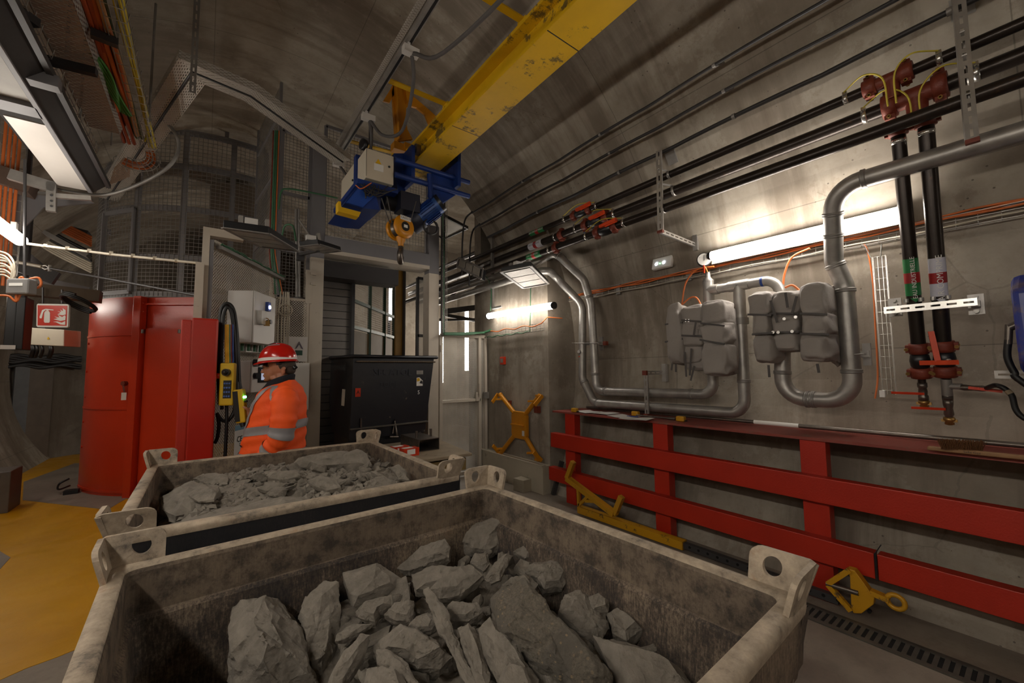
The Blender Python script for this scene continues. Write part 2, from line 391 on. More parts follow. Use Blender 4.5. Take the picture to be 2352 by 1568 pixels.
STEEL = plain('bare_steel', (120,112,104), 0.35, 0.8, 0.15, 12)
WOODD = plain('dusty_board', (148,132,108), 0.8, 0, 0.15, 5, 0.3, 40, dirt=(92,76,54), damt=0.6)
BIN_IN = steel_bin('bin_inside', True); BIN_OUT = steel_bin('bin_outside', False); BIN_OUTD = steel_bin('bin_outside_dusty', False, True); RIM = rimmat('bin_rim')
ROCK = rockmat('shale'); CONG = rockmat('conglomerate', True)
P_TRAY = perf('tray_slotted', (196,190,180), 0.056, 0.026, 0.0036, 0.5, 0.25, slot=True)
P_TRAYD = perf('tray_slotted_dusty', (190,166,146), 0.05, 0.045, 0.0058, 0.6, 0.1, slot=True)
P_HOLE = perf('sheet_perforated', (204,196,182), 0.030, 0.030, 0.0083, 0.5, 0.1)
P_DOOR = perf('door_perforated', (206,200,188), 0.017, 0.017, 0.0042, 0.5, 0.1)
TUBE = emis('tube_light', (1.0, 0.93, 0.84), TUBE_POWER); TUBEM = emis('tube_light_main', (1.0, 0.93, 0.85), 34)
TUBE2 = emis('tube_light_short', (1.0, 0.93, 0.85), 15); TUBEK = emis('tube_light_key', (1.0, 0.93, 0.84), 37); TUBEF = emis('tube_light_fill', (1.0, 0.93, 0.84), 14)
TUBEB = emis('tube_light_back', (1.0, 0.92, 0.82), 26)
# ================================================================ the setting
def shell(name, a0, a1, y0, y1, mat, th=0.3):
    m = MB(); n = max(4, int((a1-a0)/4)); A = [math.radians(a0+(a1-a0)*i/n) for i in range(n+1)]; ys = [y0, y1]
    def P(a, r, y): return V(VX+r*math.cos(a), y, VZ+r*math.sin(a))
    for i in range(n):
        a, b = A[i], A[i+1]; u0, u1 = a*VR, b*VR
        m.add([P(a,VR,y0), P(b,VR,y0), P(b,VR,y1), P(a,VR,y1)], [(0,1,2,3)], True, [[(u0,y0),(u1,y0),(u1,y1),(u0,y1)]])
        m.add([P(a,VR+th,y0), P(b,VR+th,y0), P(b,VR+th,y1), P(a,VR+th,y1)], [(3,2,1,0)], True)
        for y, f in ((y0, (0,1,2,3)), (y1, (3,2,1,0))): m.add([P(a,VR,y), P(a,VR+th,y), P(b,VR+th,y), P(b,VR,y)], [f])
    for a in (A[0], A[-1]): m.add([P(a,VR,y0), P(a,VR+th,y0), P(a,VR+th,y1), P(a,VR,y1)], [(0,1,2,3)])
    return struct(name, m, mat)
shell('wall_right', -32, 40, -7, 5.35, C_WALL)
shell('ceiling', 40, 142, -7, 5.35, C_WALL)
shell('wall_left', 142, 212, -7, 13, C_WALL)
shell('ceiling', 57, 142, 5.35, 13, C_WALL)
struct('floor', MB().bx(-4, 7, -7, 14, -0.3, 0), C_FLOOR)
struct('wall_back', MB().bx(-4, 6, -7.2, -7, -0.2, 6), C_PLAIN)
m = MB(); m.prism([PZ(20,1068), PZ(172,1043), PZ(172,1043)+V(3,2.4,0), V(7,15,0), V(-4,15,0), V(-4,11,0)], (0,0,6)); struct('wall_far', m, C_WALL)
struct('wall_recess', MB().bx(3.68, 4.6, 4.05, 5.75, 0, 3.6), C_PLAIN)
m = MB().bx(6.2, 6.4, 5.7, 12, 0, 6).bx(3.7,6.3,5.75,5.95,0,6); struct('wall_passage', m, C_PLAIN)
m = MB().bx(1.9, 6.4, 11.0, 11.2, 0, 6); struct('wall_passage_end', m, C_PLAIN)
m = MB().bx(2.5, 6.4, 5.35, 12, 5.3, 5.5); struct('ceiling_passage', m, C_PLAIN)
m = MB().bx(3.55, 3.68, 4.05, 5.6, 0, 0.36); m.bx(3.53,3.6,4.05,5.6,0.36,0.375); struct('trim_1', m, plain('kerb_paint', (186,176,156), 0.6, 0, 0.08, 3, dirt=(110,98,80), damt=0.6))
m = MB().prism([V(3.70,-6,0), V(3.86,-6,0.16), V(3.95,-6,0.2), V(3.95,-6,0)], (0,9.95,0)); struct('trim_2', m, C_PLAIN)
# painted floor field, a hexagon left bare in front of the red cylinder
def slabpoly(name, pts, z, mat):
    m = MB(); m.prism([V(p.x, p.y, z-0.003) for p in pts], (0,0,0.003)); struct(name, m, mat)
yl = [PZ(20,1068), PZ(168,1044), V(0.6,11.5,0), V(1.0,7.5,0), V(0.5,5.2,0), V(0.3,2.6,0), PZ(265,1420), PZ(198,1482), PZ(132,1509), PZ(60,1535), PZ(0,1562), V(-2.9,1.2,0), V(-3,8,0)]
slabpoly('floor_paint', yl, 0.003, C_YEL)
slabpoly('floor_patch', [PZ(54,1107), PZ(52,1149), PZ(247,1171), PZ(289,1146), V(0.4,6.9,0), V(1.2,8,0), PZ(172,1064)], 0.006, C_FLOOR)
slabpoly('floor_patch', [PZ(0,1267), PZ(24,1281), PZ(0,1308), V(-1.9,5.0,0), V(-1.9,5.6,0)], 0.006, C_FLOOR)
# ================================================================ tube lamps
def tube_lamp(p, q, label, group=None, out=V(-1,0,0), mat=None, r=0.045, body=False):
    p, q = Vector(p), Vector(q); d = (q-p).normalized(); t = Thing('tube_lamp', label, 'lamp', group)
    t.add('diffuser', MB().cyl(p+d*0.03, q-d*0.03, r, 16), mat or TUBE)
    t.add('end_cap', MB().cyl(p, p+d*0.03, r*1.03, 16), BLKP); t.add('end_cap', MB().cyl(q-d*0.03, q, r*1.03, 16), BLKP)
    b = MB()
    for k in (0.15, 0.85): c = p.lerp(q, k); b.beam(c - out*r, c - out*(r+0.06), 0.03, 0.05)
    t.add('bracket', b, GALV)
    if body: t.add('fixture_body', MB().beam(p-out*(r+.012), q-out*(r+.012), .02, .13, Vector(out).cross(d)), WHITEP)
    return t.done()
a, b = PW(1628, 590, .15), PW(2082, 486, .15)
tube_lamp(a, b, 'long glowing tube lamp on the curved wall above the two wrapped valves', mat=TUBEM, body=True)
a, b = PX(1120, 726, 3.55), PX(1274, 701, 3.55)
tube_lamp(a, b, 'short glowing tube lamp on the flat wall above the small red call point', mat=TUBE2)
a, b = V(-1.255, 3.95, 2.72), V(-1.26, 5.1, 2.72)
tube_lamp(a, b, 'glowing tube lamp hanging beneath the wide steel channel, above the grey junction box', out=V(0,0,-1))
for y in (2.6, 0.7, -1.6): tube_lamp(V(-1.25, y, 2.72), V(-1.25, y-1.2, 2.72), 'glowing tube lamp in the row beneath the wide steel channel, beside or behind the camera', 'tube lamps beneath the steel channel', out=V(0,0,-1), mat=TUBEK, body=True)
for k, y in enumerate((-1.2, 5.6, 7.9)):  # unseen lamps added on the left wall to brighten cage and left side
    tube_lamp(V(-2.5, y, 2.72), V(-2.5, y+1.4, 2.72), 'added fill tube lamp on the curved wall, out of sight beside the camera', 'added fill tube lamps out of sight', out=V(1,0,0), mat=TUBEF)
tube_lamp(V(3.92, -3.2, 2.7), V(3.92, -1.8, 2.7), 'added fill tube lamp on the curved wall, unseen behind the camera', 'added fill tube lamps out of sight')  # unseen lamp added behind the camera as fill
m1 = PY(1014, 700, 9.2); m2 = PY(1072, 705, 9.2)
for c, z0, z1, l in ((m1, 1.3, 2.95, 'upright glowing tube beside the gate post, far down the passage'), (m2, 1.6, 3.3, 'upright glowing tube in the middle of the passage, behind the crossing steel beams')):
    tube_lamp(V(c.x, 9.2, z0), V(c.x, 9.2, z1), l, out=V(0,-1,0), mat=TUBEB, r=0.05)
for px, yy, zt_ in ((584, 9.93, 3.9), (897, 9.43, 3.9)): q = PY(px, 700, yy); solo('lamp_post', MB().bx(q.x-.03, q.x+.03, yy+.06, yy+.1, 0, zt_), DGREY, 'slim dark post carrying the upright tube '+('deep inside the shaft' if px == 584 else 'behind the lift cabin'), 'post')
c = PY(584, 610, 9.9); tube_lamp(V(c.x, 9.9, c.z-.45), V(c.x, 9.9, c.z+.1), 'upright glowing tube deep inside the shaft behind the round mesh', out=V(0,-1,0), mat=TUBEB, r=0.035)
c = PY(897, 700, 9.4); tube_lamp(V(c.x, 9.4, c.z-.4), V(c.x, 9.4, c.z+.7), 'upright glowing tube behind the lift cabin windows', out=V(0,-1,0), mat=TUBEB, r=0.03)
tube_lamp(V(1.25, 5.8, 3.32), V(2.5, 5.8, 3.32), 'added dim fill tube lamp, unseen behind the lintel of the lift gate', out=V(0,-1,0), mat=emis('tube_fill_dim', (1,0.9,0.78), 4), r=0.025)  # dim lamp added out of view to light the shaft
# ================================================================ the right wall
# --- three cables clipped on standoffs
def wall_cable(z, off, pxs, r, label, ya=5.3, yb=-0.6):
    t = Thing('wall_cable', label, 'cable', None); X = vault(z, off)
    ys = [ya - (ya-yb)*i/60 for i in range(61)]; sup = [PX(px, py, X).y for px, py in pxs]
    pts = []
    for y in ys:
        dmin = min([abs(y-s) for s in sup]+[2]); pts.append(V(X, y, z - 0.018*min(1, dmin/0.7)**2))
    t.add('cable', MB().tube(pts, r, 8), CABB)
    for s in sup:
        b = MB(); b.cyl(V(X, s, z-0.01), VW(s-0.03, z+0.05), 0.011, 8); b.lathe([(r*1.35,-0.012),(r*1.35,0.012)], V(X,s,z), (0,1,0), 12); t.add('standoff', b, GALVD)
    return t.done()
wall_cable(4.05, .11, [(1200,410),(1378,305),(1640,155)], 0.013, 'dark cable on the vault, topmost of the three clipped above the black pipes', 5.2)
wall_cable(3.89, .11, [(1212,440),(1400,345),(1662,205)], 0.014, 'dark corrugated cable on the vault, middle one of the three', 5.2)
wall_cable(3.72, .10, [(1235,485),(1422,388),(1685,263),(2180,22)], 0.018, 'dark corrugated cable on the vault, just above the black pipes', 5.2)
for z, y in ((4.05,5.2),(3.89,5.2)):
    X = vault(z, .11); solo('cable_drop', MB().tube(spline([V(X,y,z), V(X+.02,y+.25,z-.05), V(X+.05,y+.38,z-.35), V(X+.05,y+.4,z-.9)]), 0.014, 8), CABB, 'dark cable bending down round the vault edge, '+('nearer the crane' if z > 4.0 else 'nearer the black pipes'), 'cable')
# --- three black steel pipes
def coupling(c, ax, r, up=V(0,0,1), mat=None):                 # grooved pipe coupling with two bolt pads
    b = MB(); b.lathe([(r*1.0,-.035),(r*1.32,-.035),(r*1.38,-.012),(r*1.38,.012),(r*1.32,.035),(r*1.0,.035)], c, ax, 20)
    for sgn in (1,-1):
        p = c+up*sgn*r*1.45
        ax_ = Vector(ax).normalized(); s_ = ax_.cross(up).normalized()
        b.beam(p-s_*r*.55, p+s_*r*.55, .05, r*.55, up)
    return b
def bolts(c, ax, r, up=V(0,0,1)):
    b = MB(); s_ = Vector(ax).cross(up).normalized()
    for sgn in (1,-1):
        p = c+up*sgn*r*1.55; b.cyl(p-s_*r*.95, p+s_*r*.95, .006, 8); b.cyl(p-s_*r*.95, p-s_*r*.72, .012, 6); b.cyl(p+s_*r*.72, p+s_*r*.95, .012, 6)
    return b
def clampband(c, ax, r):
    b = MB(); b.lathe([(r*1.0,-.014),(r*1.07,-.014),(r*1.07,.014),(r*1.0,.014)], c, ax, 18); b.box(c+V(-r*.7,0,r*.9), (.02,.025,.02)); return b
PZS = [(3.50, 3.55, .034, 'uppermost'), (3.36, 3.63, .047, 'middle'), (3.13, 3.43, .041, 'lowest')]
AXY = V(0,1,0)
pipes = []
for z, X, r, nm in PZS:
    t = Thing('steel_pipe', 'long black steel pipe under the wall cables, %s of the three side by side' % nm, 'pipe')
    y_end = 8.6
    t.add('pipe', MB().cyl(V(X,-0.9,z), V(X,y_end,z), r, 20), BLACKP)
    pipes.append((t, z, X, r))
VAL = [(0, (1318,476), (1352,462)), (1, (1345,495), (1392,474)), (2, (1372,516), (1412,498))]
for i, pa, pb in VAL:
    t, z, X, r = pipes[i]; ya, yb = PX(pa[0],pa[1],X).y, PX(pb[0],pb[1],X).y
    v = t.add('valve_body', MB().lathe([(r*1.0,-.09),(r*1.5,-.06),(r*1.6,0),(r*1.5,.06),(r,.09)], V(X,(ya+yb)/2,z), AXY, 18), BLKP, label='black valve body')
    for y in (ya, yb): t.add('coupling', coupling(V(X,y,z), AXY, r), RUSTR, label='red-brown coupling')
    ym = (ya+yb)/2
    t.add('lever', MB().beam(V(X-r*1.9, ym+.02, z+.02), V(X-r*1.9, ym-.20, z+.03), .03, .036, (1,0,0)).beam(V(X-r*1.9,ym-.05,z+.02), V(X-r*1.9,ym-.2,z+.03), .05, .012, (1,0,0)), ORANGE, par=v, label='orange lever')
    t.add('clamp', clampband(V(X,yb-.12,z), AXY, r), CHROME); t.add('clamp', clampband(V(X,ya+.16,z), AXY, r), CHROME)
    t.add('earth_wire', MB().tube(spline([V(X-.03,yb-.12,z+r*1.1), V(X-.07,ym,z+r*2.3), V(X-.03,ya+.16,z+r*1.1)]), .005, 6), CABY)
for i, (px, py) in ((1, (1290,517)), (2, (1277,545))):
    t, z, X, r = pipes[i]; y = PX(px,py,X).y; t.add('coupling', coupling(V(X,y,z), AXY, r), RUSTR, label='red-brown coupling'); t.add('clamp', clampband(V(X,y+.12,z), AXY, r), CHROME)
for i, (px, py, tx, c1, c2) in enumerate(((1235,519,'EAU INDUSTRIELLE',None,None),(1232,540,'AIR COMPRIME',None,None),(1228,563,'EAU INCENDIE',None,None))):
    t, z, X, r = pipes[i]; y = PX(px,py,X).y; nm = 'white' if i == 1 else 'green'
    k = t.add('marker_band', MB().cyl(V(X,y-.14,z), V(X,y+.14,z), r*1.03, 20), plain('band_'+nm, (206,206,214) if i == 1 else (28,110,58), .5, 0, .02), label=nm+' marker band')
    t.add('red_band', MB().cyl(V(X,y-.03,z), V(X,y+.03,z), r*1.045, 20), plain('band_red', (160,28,26), .5, 0, .02), par=k, label='red middle band')
    t.add('lettering', MB().text(tx, V(X-r*1.06,y,z-.004), (0,-1,0), (0,0,1), .034, .004), WHITE if i != 1 else plain('grey_print', (120,120,130)), par=k)
# tee fittings with couplings where the two down pipes leave
def px_tee(i, pl, pr, pd):
    t, z, X, r = pipes[i]; yl, yr = PX(pl[0],pl[1],X).y, PX(pr[0],pr[1],X).y; yd = PX(pd[0],pd[1],X).y
    b = MB(); b.cyl(V(X-.01,yl,z), V(X-.01,yr,z), r*1.25, 18); b.cyl(V(X-.01,yd,z), V(X+.0,yd,z-.13), r*1.2, 18, r*1.1)
    k = t.add('tee_fitting', b, RUSTR, label='red-brown tee fitting')
    for y in (yl, yr): t.add('coupling', coupling(V(X-.01,y,z), AXY, r*1.25), RUSTR, label='red-brown coupling'); t.add('bolts', bolts(V(X-.01,y,z), AXY, r*1.25), BRASS)
    for y in (yl+.13, yr-.15): t.add('clamp', clampband(V(X,y,z), AXY, r), CHROME)
    for s_, y in ((1, yl+.13), (-1, yr-.15)):
        t.add('earth_wire', MB().tube(spline([V(X-.04,y,z+r), V(X-.11,(y+yd)/2,z+r*1.5), V(X-.1,yd+.03*s_,z-.02), V(X-.06,yd+.02*s_,z-.2)]), .005, 6), CABY)
    return yd
yd0 = px_tee(0, (1997,188), (2080,152), (2050,200)); yd1 = px_tee(1, (2042,220), (2158,175), (2105,225))
for t, z, X, r in pipes: t.done()
# --- the two down pipes with valves
def down_pipe(px_top, px_mid, px_bot, r, lab, colr, txt, side):
    X0 = 3.84
    ptop = PX(*px_top, 3.62); pm = PX(*px_mid, 3.86); pb = PX(*px_bot, 3.88)
    A_ = V(3.60, ptop.y, 3.22); B_ = V(3.9, pb.y, pb.z); M_ = A_.lerp(B_, (3.22-pm.z)/(3.22-pb.z))
    t = Thing('down_pipe', lab, 'pipe'); pts = [A_, V(3.70,A_.y,3.0), M_, B_]
    t.add('pipe', MB().cyl(A_, B_, r, 20), BLACKP)
    dn = (B_-M_).normalized()
    return t, A_, M_, B_, dn
for (q1, q2, q3, r, lab, band, txt) in (
    ((2062,285),(2100,640),(2109,800),.038,'dark steel down pipe marked with a green band, beside the wire ladder','g','EAU INDUSTRIELLE'),
    ((2127,280),(2158,640),(2166,795),.040,'dark steel down pipe marked with a white band, fitted with a side hose','w','AIR COMPRIME')):
    t, A_, M_, B_, dn = down_pipe(q1, q2, q3, r, lab, None, txt, 1)
    c = M_; g = plain('band_'+band, (24,112,56) if band == 'g' else (200,200,212), .5, 0, .02)
    upv = (M_-B_).normalized(); outw = V(-1,-.35,0); outw = (outw - upv*outw.dot(upv)).normalized(); side_ = outw.cross(upv)
    k = t.add('marker_band', MB().cyl(c-upv*.12, c+upv*.13, r*1.035, 20), g, label=('green' if band == 'g' else 'white')+' marker band')
    t.add('red_band', MB().cyl(c-upv*.035, c+upv*.035, r*1.05, 20), plain('band_red_b', (150,26,28), .5, 0, .02), par=k, label='red middle band')
    t.add('lettering', MB().text(txt, c+outw*r*1.05, upv, outw.cross(upv), .033 if band == 'g' else .044, .004), WHITE, par=k)
    t.add('arrow', MB().prism([c-upv*.135+outw*r*1.05+side_*.028, c-upv*.135+outw*r*1.05-side_*.028, c-upv*.165+outw*r*1.05], outw*.003), g, par=k)
    if A_: t.add('clamp', clampband(A_.lerp(M_, .12), M_-A_, r), CHROME); t.add('coupling', coupling(A_.lerp(M_,.05), (M_-A_).normalized(), r, V(0,1,0)), RUSTR, label='red-brown coupling')
    t.add('coupling', coupling(B_, dn, r, V(0,1,0)), RUSTR, label='red-brown coupling'); t.add('bolts', bolts(B_, dn, r, V(0,1,0)), BRASS)
    C_ = B_+dn*.085
    v = t.add('valve_body', MB().lathe([(r*.9,-.05),(r*1.25,-.04),(r*1.4,0),(r*1.25,.04),(r*.9,.05)], C_, dn, 20), BLKP, label='black valve body')
    t.add('spindle', MB().cyl(C_, C_+outw*.075, .016, 10), CHROME, par=v)
    if band == 'g': la, lb = C_+outw*.08+V(0,.02,0), C_+outw*.08+V(0,-.16,0)
    else: la, lb = C_+outw*.08+V(0,.05,.0), C_+outw*.08+V(0,.07,.2)
    t.add('lever', MB().beam(la, lb, .03, .008, outw), ORANGE, par=v, label='orange lever')
    D_ = C_+dn*.085
    t.add('coupling', coupling(D_, dn, r*1.05, V(0,1,0)), RUSTR, label='red-brown coupling'); t.add('bolts', bolts(D_, dn, r*1.05, V(0,1,0)), BRASS)
    E_ = D_+dn*.05; t.add('nipple', MB().cyl(D_, E_+dn*.03, r*.55, 14), BLACKP)
    t.add('ball_valve', MB().lathe([(.018,0),(.026,0),(.026,.03),(.021,.035),(.024,.06),(.021,.085),(.027,.09),(.027,.12),(.018,.12)], E_+dn*.02, dn, 14), STEEL)
    kk = t.add('hose_coupling', MB().lathe([(.016,0),(.028,.005),(.03,.02),(.022,.03),(.024,.05),(.012,.055)], E_+dn*.14 if band == 'g' else E_+dn*.26, dn, 14).box(E_+dn*(.165 if band == 'g' else .285), (.02,.075,.018)), BRASS, label='brass hose coupling')
    if band == 'g': t.add('small_lever', MB().beam(E_+dn*.09+outw*.03, E_+dn*.085+outw*.04+V(0,.17,0), .016, .006, outw), REDG, label='red lever')
    else:
        t.add('tee_fitting', MB().cyl(E_+dn*.0, E_+dn*.13, .027, 14).cyl(E_+dn*.05, E_+dn*.05+V(-.02,-.07,0), .02, 12), GALVD)
        t.add('ball_valve', MB().lathe([(.018,0),(.026,0),(.026,.03),(.021,.06),(.026,.1),(.018,.12)], E_+dn*.14, dn, 14).lathe([(.015,0),(.021,.02),(.017,.06),(.02,.1),(.014,.12)], E_+dn*.055+V(-.02,-.06,0), (-.1,-1,-.05), 12), STEEL)
        t.add('small_lever', MB().beam(E_+dn*.2+outw*.03+V(0,.02,0), E_+dn*.195+outw*.05+V(0,.19,0), .016, .006, outw), REDG, label='red lever')
        t.add('small_lever', MB().beam(E_+dn*.055+V(-.05,-.1,0), E_+dn*.075+V(-.06,-.24,0), .018, .006, (1,0,0)), REDG, label='red lever')
        HS = E_+dn*.06+V(-.03,-.17,0)
    t.done()
hp = [HS, PX(2290,885,3.78), PX(2322,905,3.75), PX(2352,960,3.7), V(3.66,-.12,1.2)]
t = Thing('air_hose', 'dark rubber hose leading from the compressed air valve, taped at two places', 'hose'); hs = spline(hp, 8)
t.add('hose', MB().tube(hs, .014, 10), BLACK); t.add('tape', MB().cyl(hs[14], hs[16], .0155, 10), WOODD); t.done()
# --- steel channel behind the two down pipes
def channel(p, q, w, n, t_, name='channel', up=(0,0,1), slots=True, lip=.02):
    """slotted strut channel: back plate with slots, two flanges"""
    m = MB(); p, q = Vector(p), Vector(q); d = (q-p).normalized(); L = (q-p).length; n = Vector(n); n = (n-d*n.dot(d)).normalized(); s_ = d.cross(n)
    m.beam(p+s_*w/2-n*lip/2, q+s_*w/2-n*lip/2, .003, lip, n); m.beam(p-s_*w/2-n*lip/2, q-s_*w/2-n*lip/2, .003, lip, n)
    sw = w*.28; m.beam(p+s_*(w/2+sw/2)/1.0*.0+s_*(w/2-(w-sw)/4), q+s_*(w/2-(w-sw)/4), (w-sw)/2, .003, n); m.beam(p-s_*(w/2-(w-sw)/4), q-s_*(w/2-(w-sw)/4), (w-sw)/2, .003, n)
    k = max(2, int(L/.072))
    for i in range(k+1):
        c = p+d*(L*i/k); a = max(0, min(L, L*i/k-.014)); b = max(0, min(L, L*i/k+.014)); m.beam(p+d*a, p+d*b, sw, .003, n)
    return m
t = Thing('pipe_support', 'bright slotted steel rail holding both down pipes to the wall', 'bracket')
p, q = PX(2030,713,3.78), PX(2245,692,3.78)
t.add('rail', channel(p, q, .045, (-1,-.2,0), 0), CHROME)
for px, py in ((2052,704),(2240,697)):
    c = PX(px,py,3.86); t.add('wall_plate', MB().box(c+V(.06,0,0), (.02,.07,.13)).beam(c, V(c.x+.08,c.y,c.z), .04, .04).cyl(c+V(.045,0,.045), c+V(.02,0,.045), .014, 6).cyl(c+V(.045,0,-.045), c+V(.02,0,-.045), .014, 6), GALV)
for px, py in ((2082,695),(2116,692),(2144,690),(2178,687)): c = PX(px,py,3.78); t.add('bolt', MB().cyl(c, c+V(0,0,.025), .014, 6), GALV)
t.done()
# --- large strut hangers carrying the black pipes
def hanger(topz, yy, label, botz, foot):
    t = Thing('strut_hanger', label, 'bracket'); n_ = V(-1,-.3,0)
    a = V(vault(topz, .02)-.0, yy, topz); xx = 3.36
    a = V(min(a.x, xx+.02), yy, topz); b = V(xx, yy, botz)
    t.add('upright', channel(a, b, .05, n_, 0), GALV)
    t.add('end_cap', MB().box(b-V(0,0,.012), (.03,.055,.024)), RUSTR, label='red end cap')
    t.add('wall_plate', MB().box(V(vault(topz)-.01, yy, topz), (.02,.1,.12), Matrix.Rotation(-math.asin((topz-VZ)/VR), 3, 'Y')), GALVD)
    for z, X, r, nm in PZS:
        t.add('pipe_clamp', MB().lathe([(r*1.01,-.012),(r*1.1,-.012),(r*1.1,.012),(r*1.01,.012)], V(X,yy,z), AXY, 16).beam(V(xx,yy,z), V(X,yy,z+r), .02, .008), GALV)
    if foot:
        t.add('foot_arm', channel(b, V(vault(botz-.02)-.02, yy, botz-.02), .04, (0,-1,0), 0), GALV)
        t.add('wall_plate', MB().box(V(vault(botz)-.015, yy, botz), (.03,.05,.16)), GALV)
    t.done()
c = PX(1512,400,3.36)
hanger(PX(1508,345,3.36).z, c.y, 'tall slotted steel hanger carrying the black pipes near the emergency light', PX(1520,528,3.36).z, True)
hanger(PX(2205,-30,3.36).z, PX(2220,180,3.36).y, 'tall slotted steel hanger in the upper corner beside the tee fittings', PX(2237,318,3.36).z, False)
# --- galvanised pipes
def seam(mb, path, i, r): a = path[i]; b = path[min(i+1,len(path)-1)]; d = (b-a).normalized(); mb.lathe([(r,-.012),(r*1.09,-.008),(r*1.09,.008),(r,.012)], a, d, 20)
def gpipe(label, pts, r, rad, bands, mat=GALV):
    P = fillet(pts, rad, 8); t = Thing('galvanised_pipe', label, 'pipe'); t.add('pipe', MB().tube(P, r, 20), mat)
    for c, d in bands:
        c = Vector(c); best = None
        for a_, b_ in zip(P, P[1:]):
            q = max(0, min(1, (c-a_).dot(b_-a_)/max(1e-9, (b_-a_).length_squared))); s_ = a_.lerp(b_, q); e = (s_-c).length
            if best is None or e < best[0]: best = (e, s_, b_-a_)
        c, d = best[1], best[2]; t.add('joint_ring', MB().lathe([(r,-.016),(r*1.12,-.012),(r*1.12,-.004),(r*1.05,0),(r*1.12,.004),(r*1.12,.012),(r,.016)], Vector(c), Vector(d), 20), GALVD)
    return t.done()
GX = 4.0
def G(x, y, X=3.95): return PX(x, y, X)
# upper run from the top corner down to the U bend and up into the larger jacket
p1 = PX(2380,322,3.62); p2 = PX(1912,432,3.62); p3 = PX(1915,600,3.80); p4 = PX(1940,655,3.85); p5 = PX(1942,920,3.9); p6 = PX(1797,905,3.9); p7 = PX(1797,790,3.9)
gpipe('wide galvanised pipe dropping from the upper corner, U-bending into the larger wrapped valve', [V(3.62,-.5,p1.z+.0), V(3.62,p1.y,p2.z), V(3.62,p2.y,p2.z), p3, p4, V(p4.x+.03,p4.y,p5.z), V(3.9,p6.y,p5.z), p7], .06, [.05,.19,.1,.12,.165,.165],
      [((3.62, PX(1985,420,3.62).y, p2.z), (0,1,0)), (PX(1912,492,3.7), (0.1,0,-1)), (PX(1914,540,3.75), (.1,0,-1)), (PX(1922,608,3.81), (.2,-.2,-1)), (PX(1937,668,3.86), (0,0,1)), (PX(1945,852,3.9), (0,0,1)), (PX(1870,910,3.9), (0,1,0)), (PX(1856,910,3.9), (0,1,0)), (PX(1797,855,3.9), (0,0,1))])
# manifold with gauge
gz = PX(1700,655,3.92).z; ga = PX(1627,660,3.92); gb = PX(1697,655,3.92); gc = PX(1790,650,3.92)
t = Thing('pipe_manifold', 'galvanised manifold pipe with two tees joining the wrapped valves', 'pipe')
t.add('pipe', MB().tube(fillet([V(3.92,ga.y,gz), V(3.92,gc.y,gz), V(3.92,gc.y,gz-.3)], .12, 8), .043, 20), GALV)
t.add('tee_fitting', MB().cyl(V(3.92,ga.y,gz-.3), V(3.92,ga.y,gz+.09), .05, 20).cyl(V(3.92,ga.y,gz), V(3.92,ga.y-.1,gz), .05, 20), GALV)
t.add('tee_fitting', MB().cyl(V(3.92,gb.y+.09,gz), V(3.92,gb.y-.09,gz), .049, 20).cyl(V(3.92,gb.y,gz), V(3.92,gb.y,gz-.09), .049, 20), GALV)
t.add('reducer', MB().lathe([(.05,0),(.05,.02),(.025,.05),(.02,.1)], V(3.92,ga.y,gz+.08), (0,0,1), 16), GALVD)
t.add('blue_tape', MB().cyl(PX(1749,652,3.92).lerp(V(3.92,PX(1749,652,3.92).y,gz),1), V(3.92,PX(1749,652,3.92).y-.02,gz), .0445, 20), BLUE, label='blue tape ring')
t.done()
t = Thing('pressure_gauge', 'round white-faced pressure gauge on top of the manifold', 'gauge'); c = PX(1620,596,3.88); c.y = ga.y+.01; ax = V(-.85,-.5,-.02).normalized()
k = t.add('case', MB().lathe([(.062,-.02),(.066,-.018),(.068,.018),(.062,.022),(.058,.022)], c, ax, 28), DGREY)
t.add('dial', MB().cyl(c+ax*.012, c+ax*.024, .059, 28), WHITE, par=k, label='white dial')
sd = ax.cross(V(0,0,1)).normalized(); t.add('needle', MB().beam(c+ax*.026+V(0,0,-.012), c+ax*.026+V(0,0,.045), .004, .002, ax), BLKP, par=k)
t.add('marks', MB().text('0', c+ax*.0245-sd*.035+V(0,0,-.03), -sd if False else V(.5,-.85,0), (0,0,1), .014).text('4', c+ax*.0245+V(-.02,.034,.02), V(.5,-.85,0), (0,0,1), .014).text('8', c+ax*.0245+V(.018,-.03,.03), V(.5,-.85,0), (0,0,1), .014), BLKP, par=k)
t.add('stem', MB().cyl(c-V(0,0,.065), V(3.92,ga.y,gz+.17), .012, 12), BRASS)
t.add('cock_lever', MB().beam(c+V(-.03,-.01,-.06), c+V(-.035,-.012,-.14), .012, .012), REDG, label='red cock lever'); t.done()
zr = PX(1700,740,3.92).z
gpipe('galvanised pipe from the manifold tee down and away beneath the smaller wrapped valve', [V(3.92,gb.y,gz-.09), V(3.92,gb.y,PX(1690,948,3.9).z), V(3.92,PX(1362,925,3.9).y+.0,PX(1360,925,3.9).z+.0), V(3.94,PX(1338,880,3.94).y,1.5), V(3.94,PX(1338,700,3.94).y,PX(1338,700,3.94).z), V(3.8,4.02,PY(1308,640,4.02).z), PX(1256,618,3.55), V(3.55,7.4,PX(1256,618,3.55).z)], .05, [.13,.12,.12,.25,.18,.25],
      [(V(3.92,gb.y,zr), (0,0,1)), (V(3.92,gb.y,PX(1700,875,3.92).z), (0,0,1)), (PX(1372,925,3.92), (0,1,0)), (V(3.94,PX(1338,760,3.94).y,PX(1338,880,3.94).z), (0,0,1))])
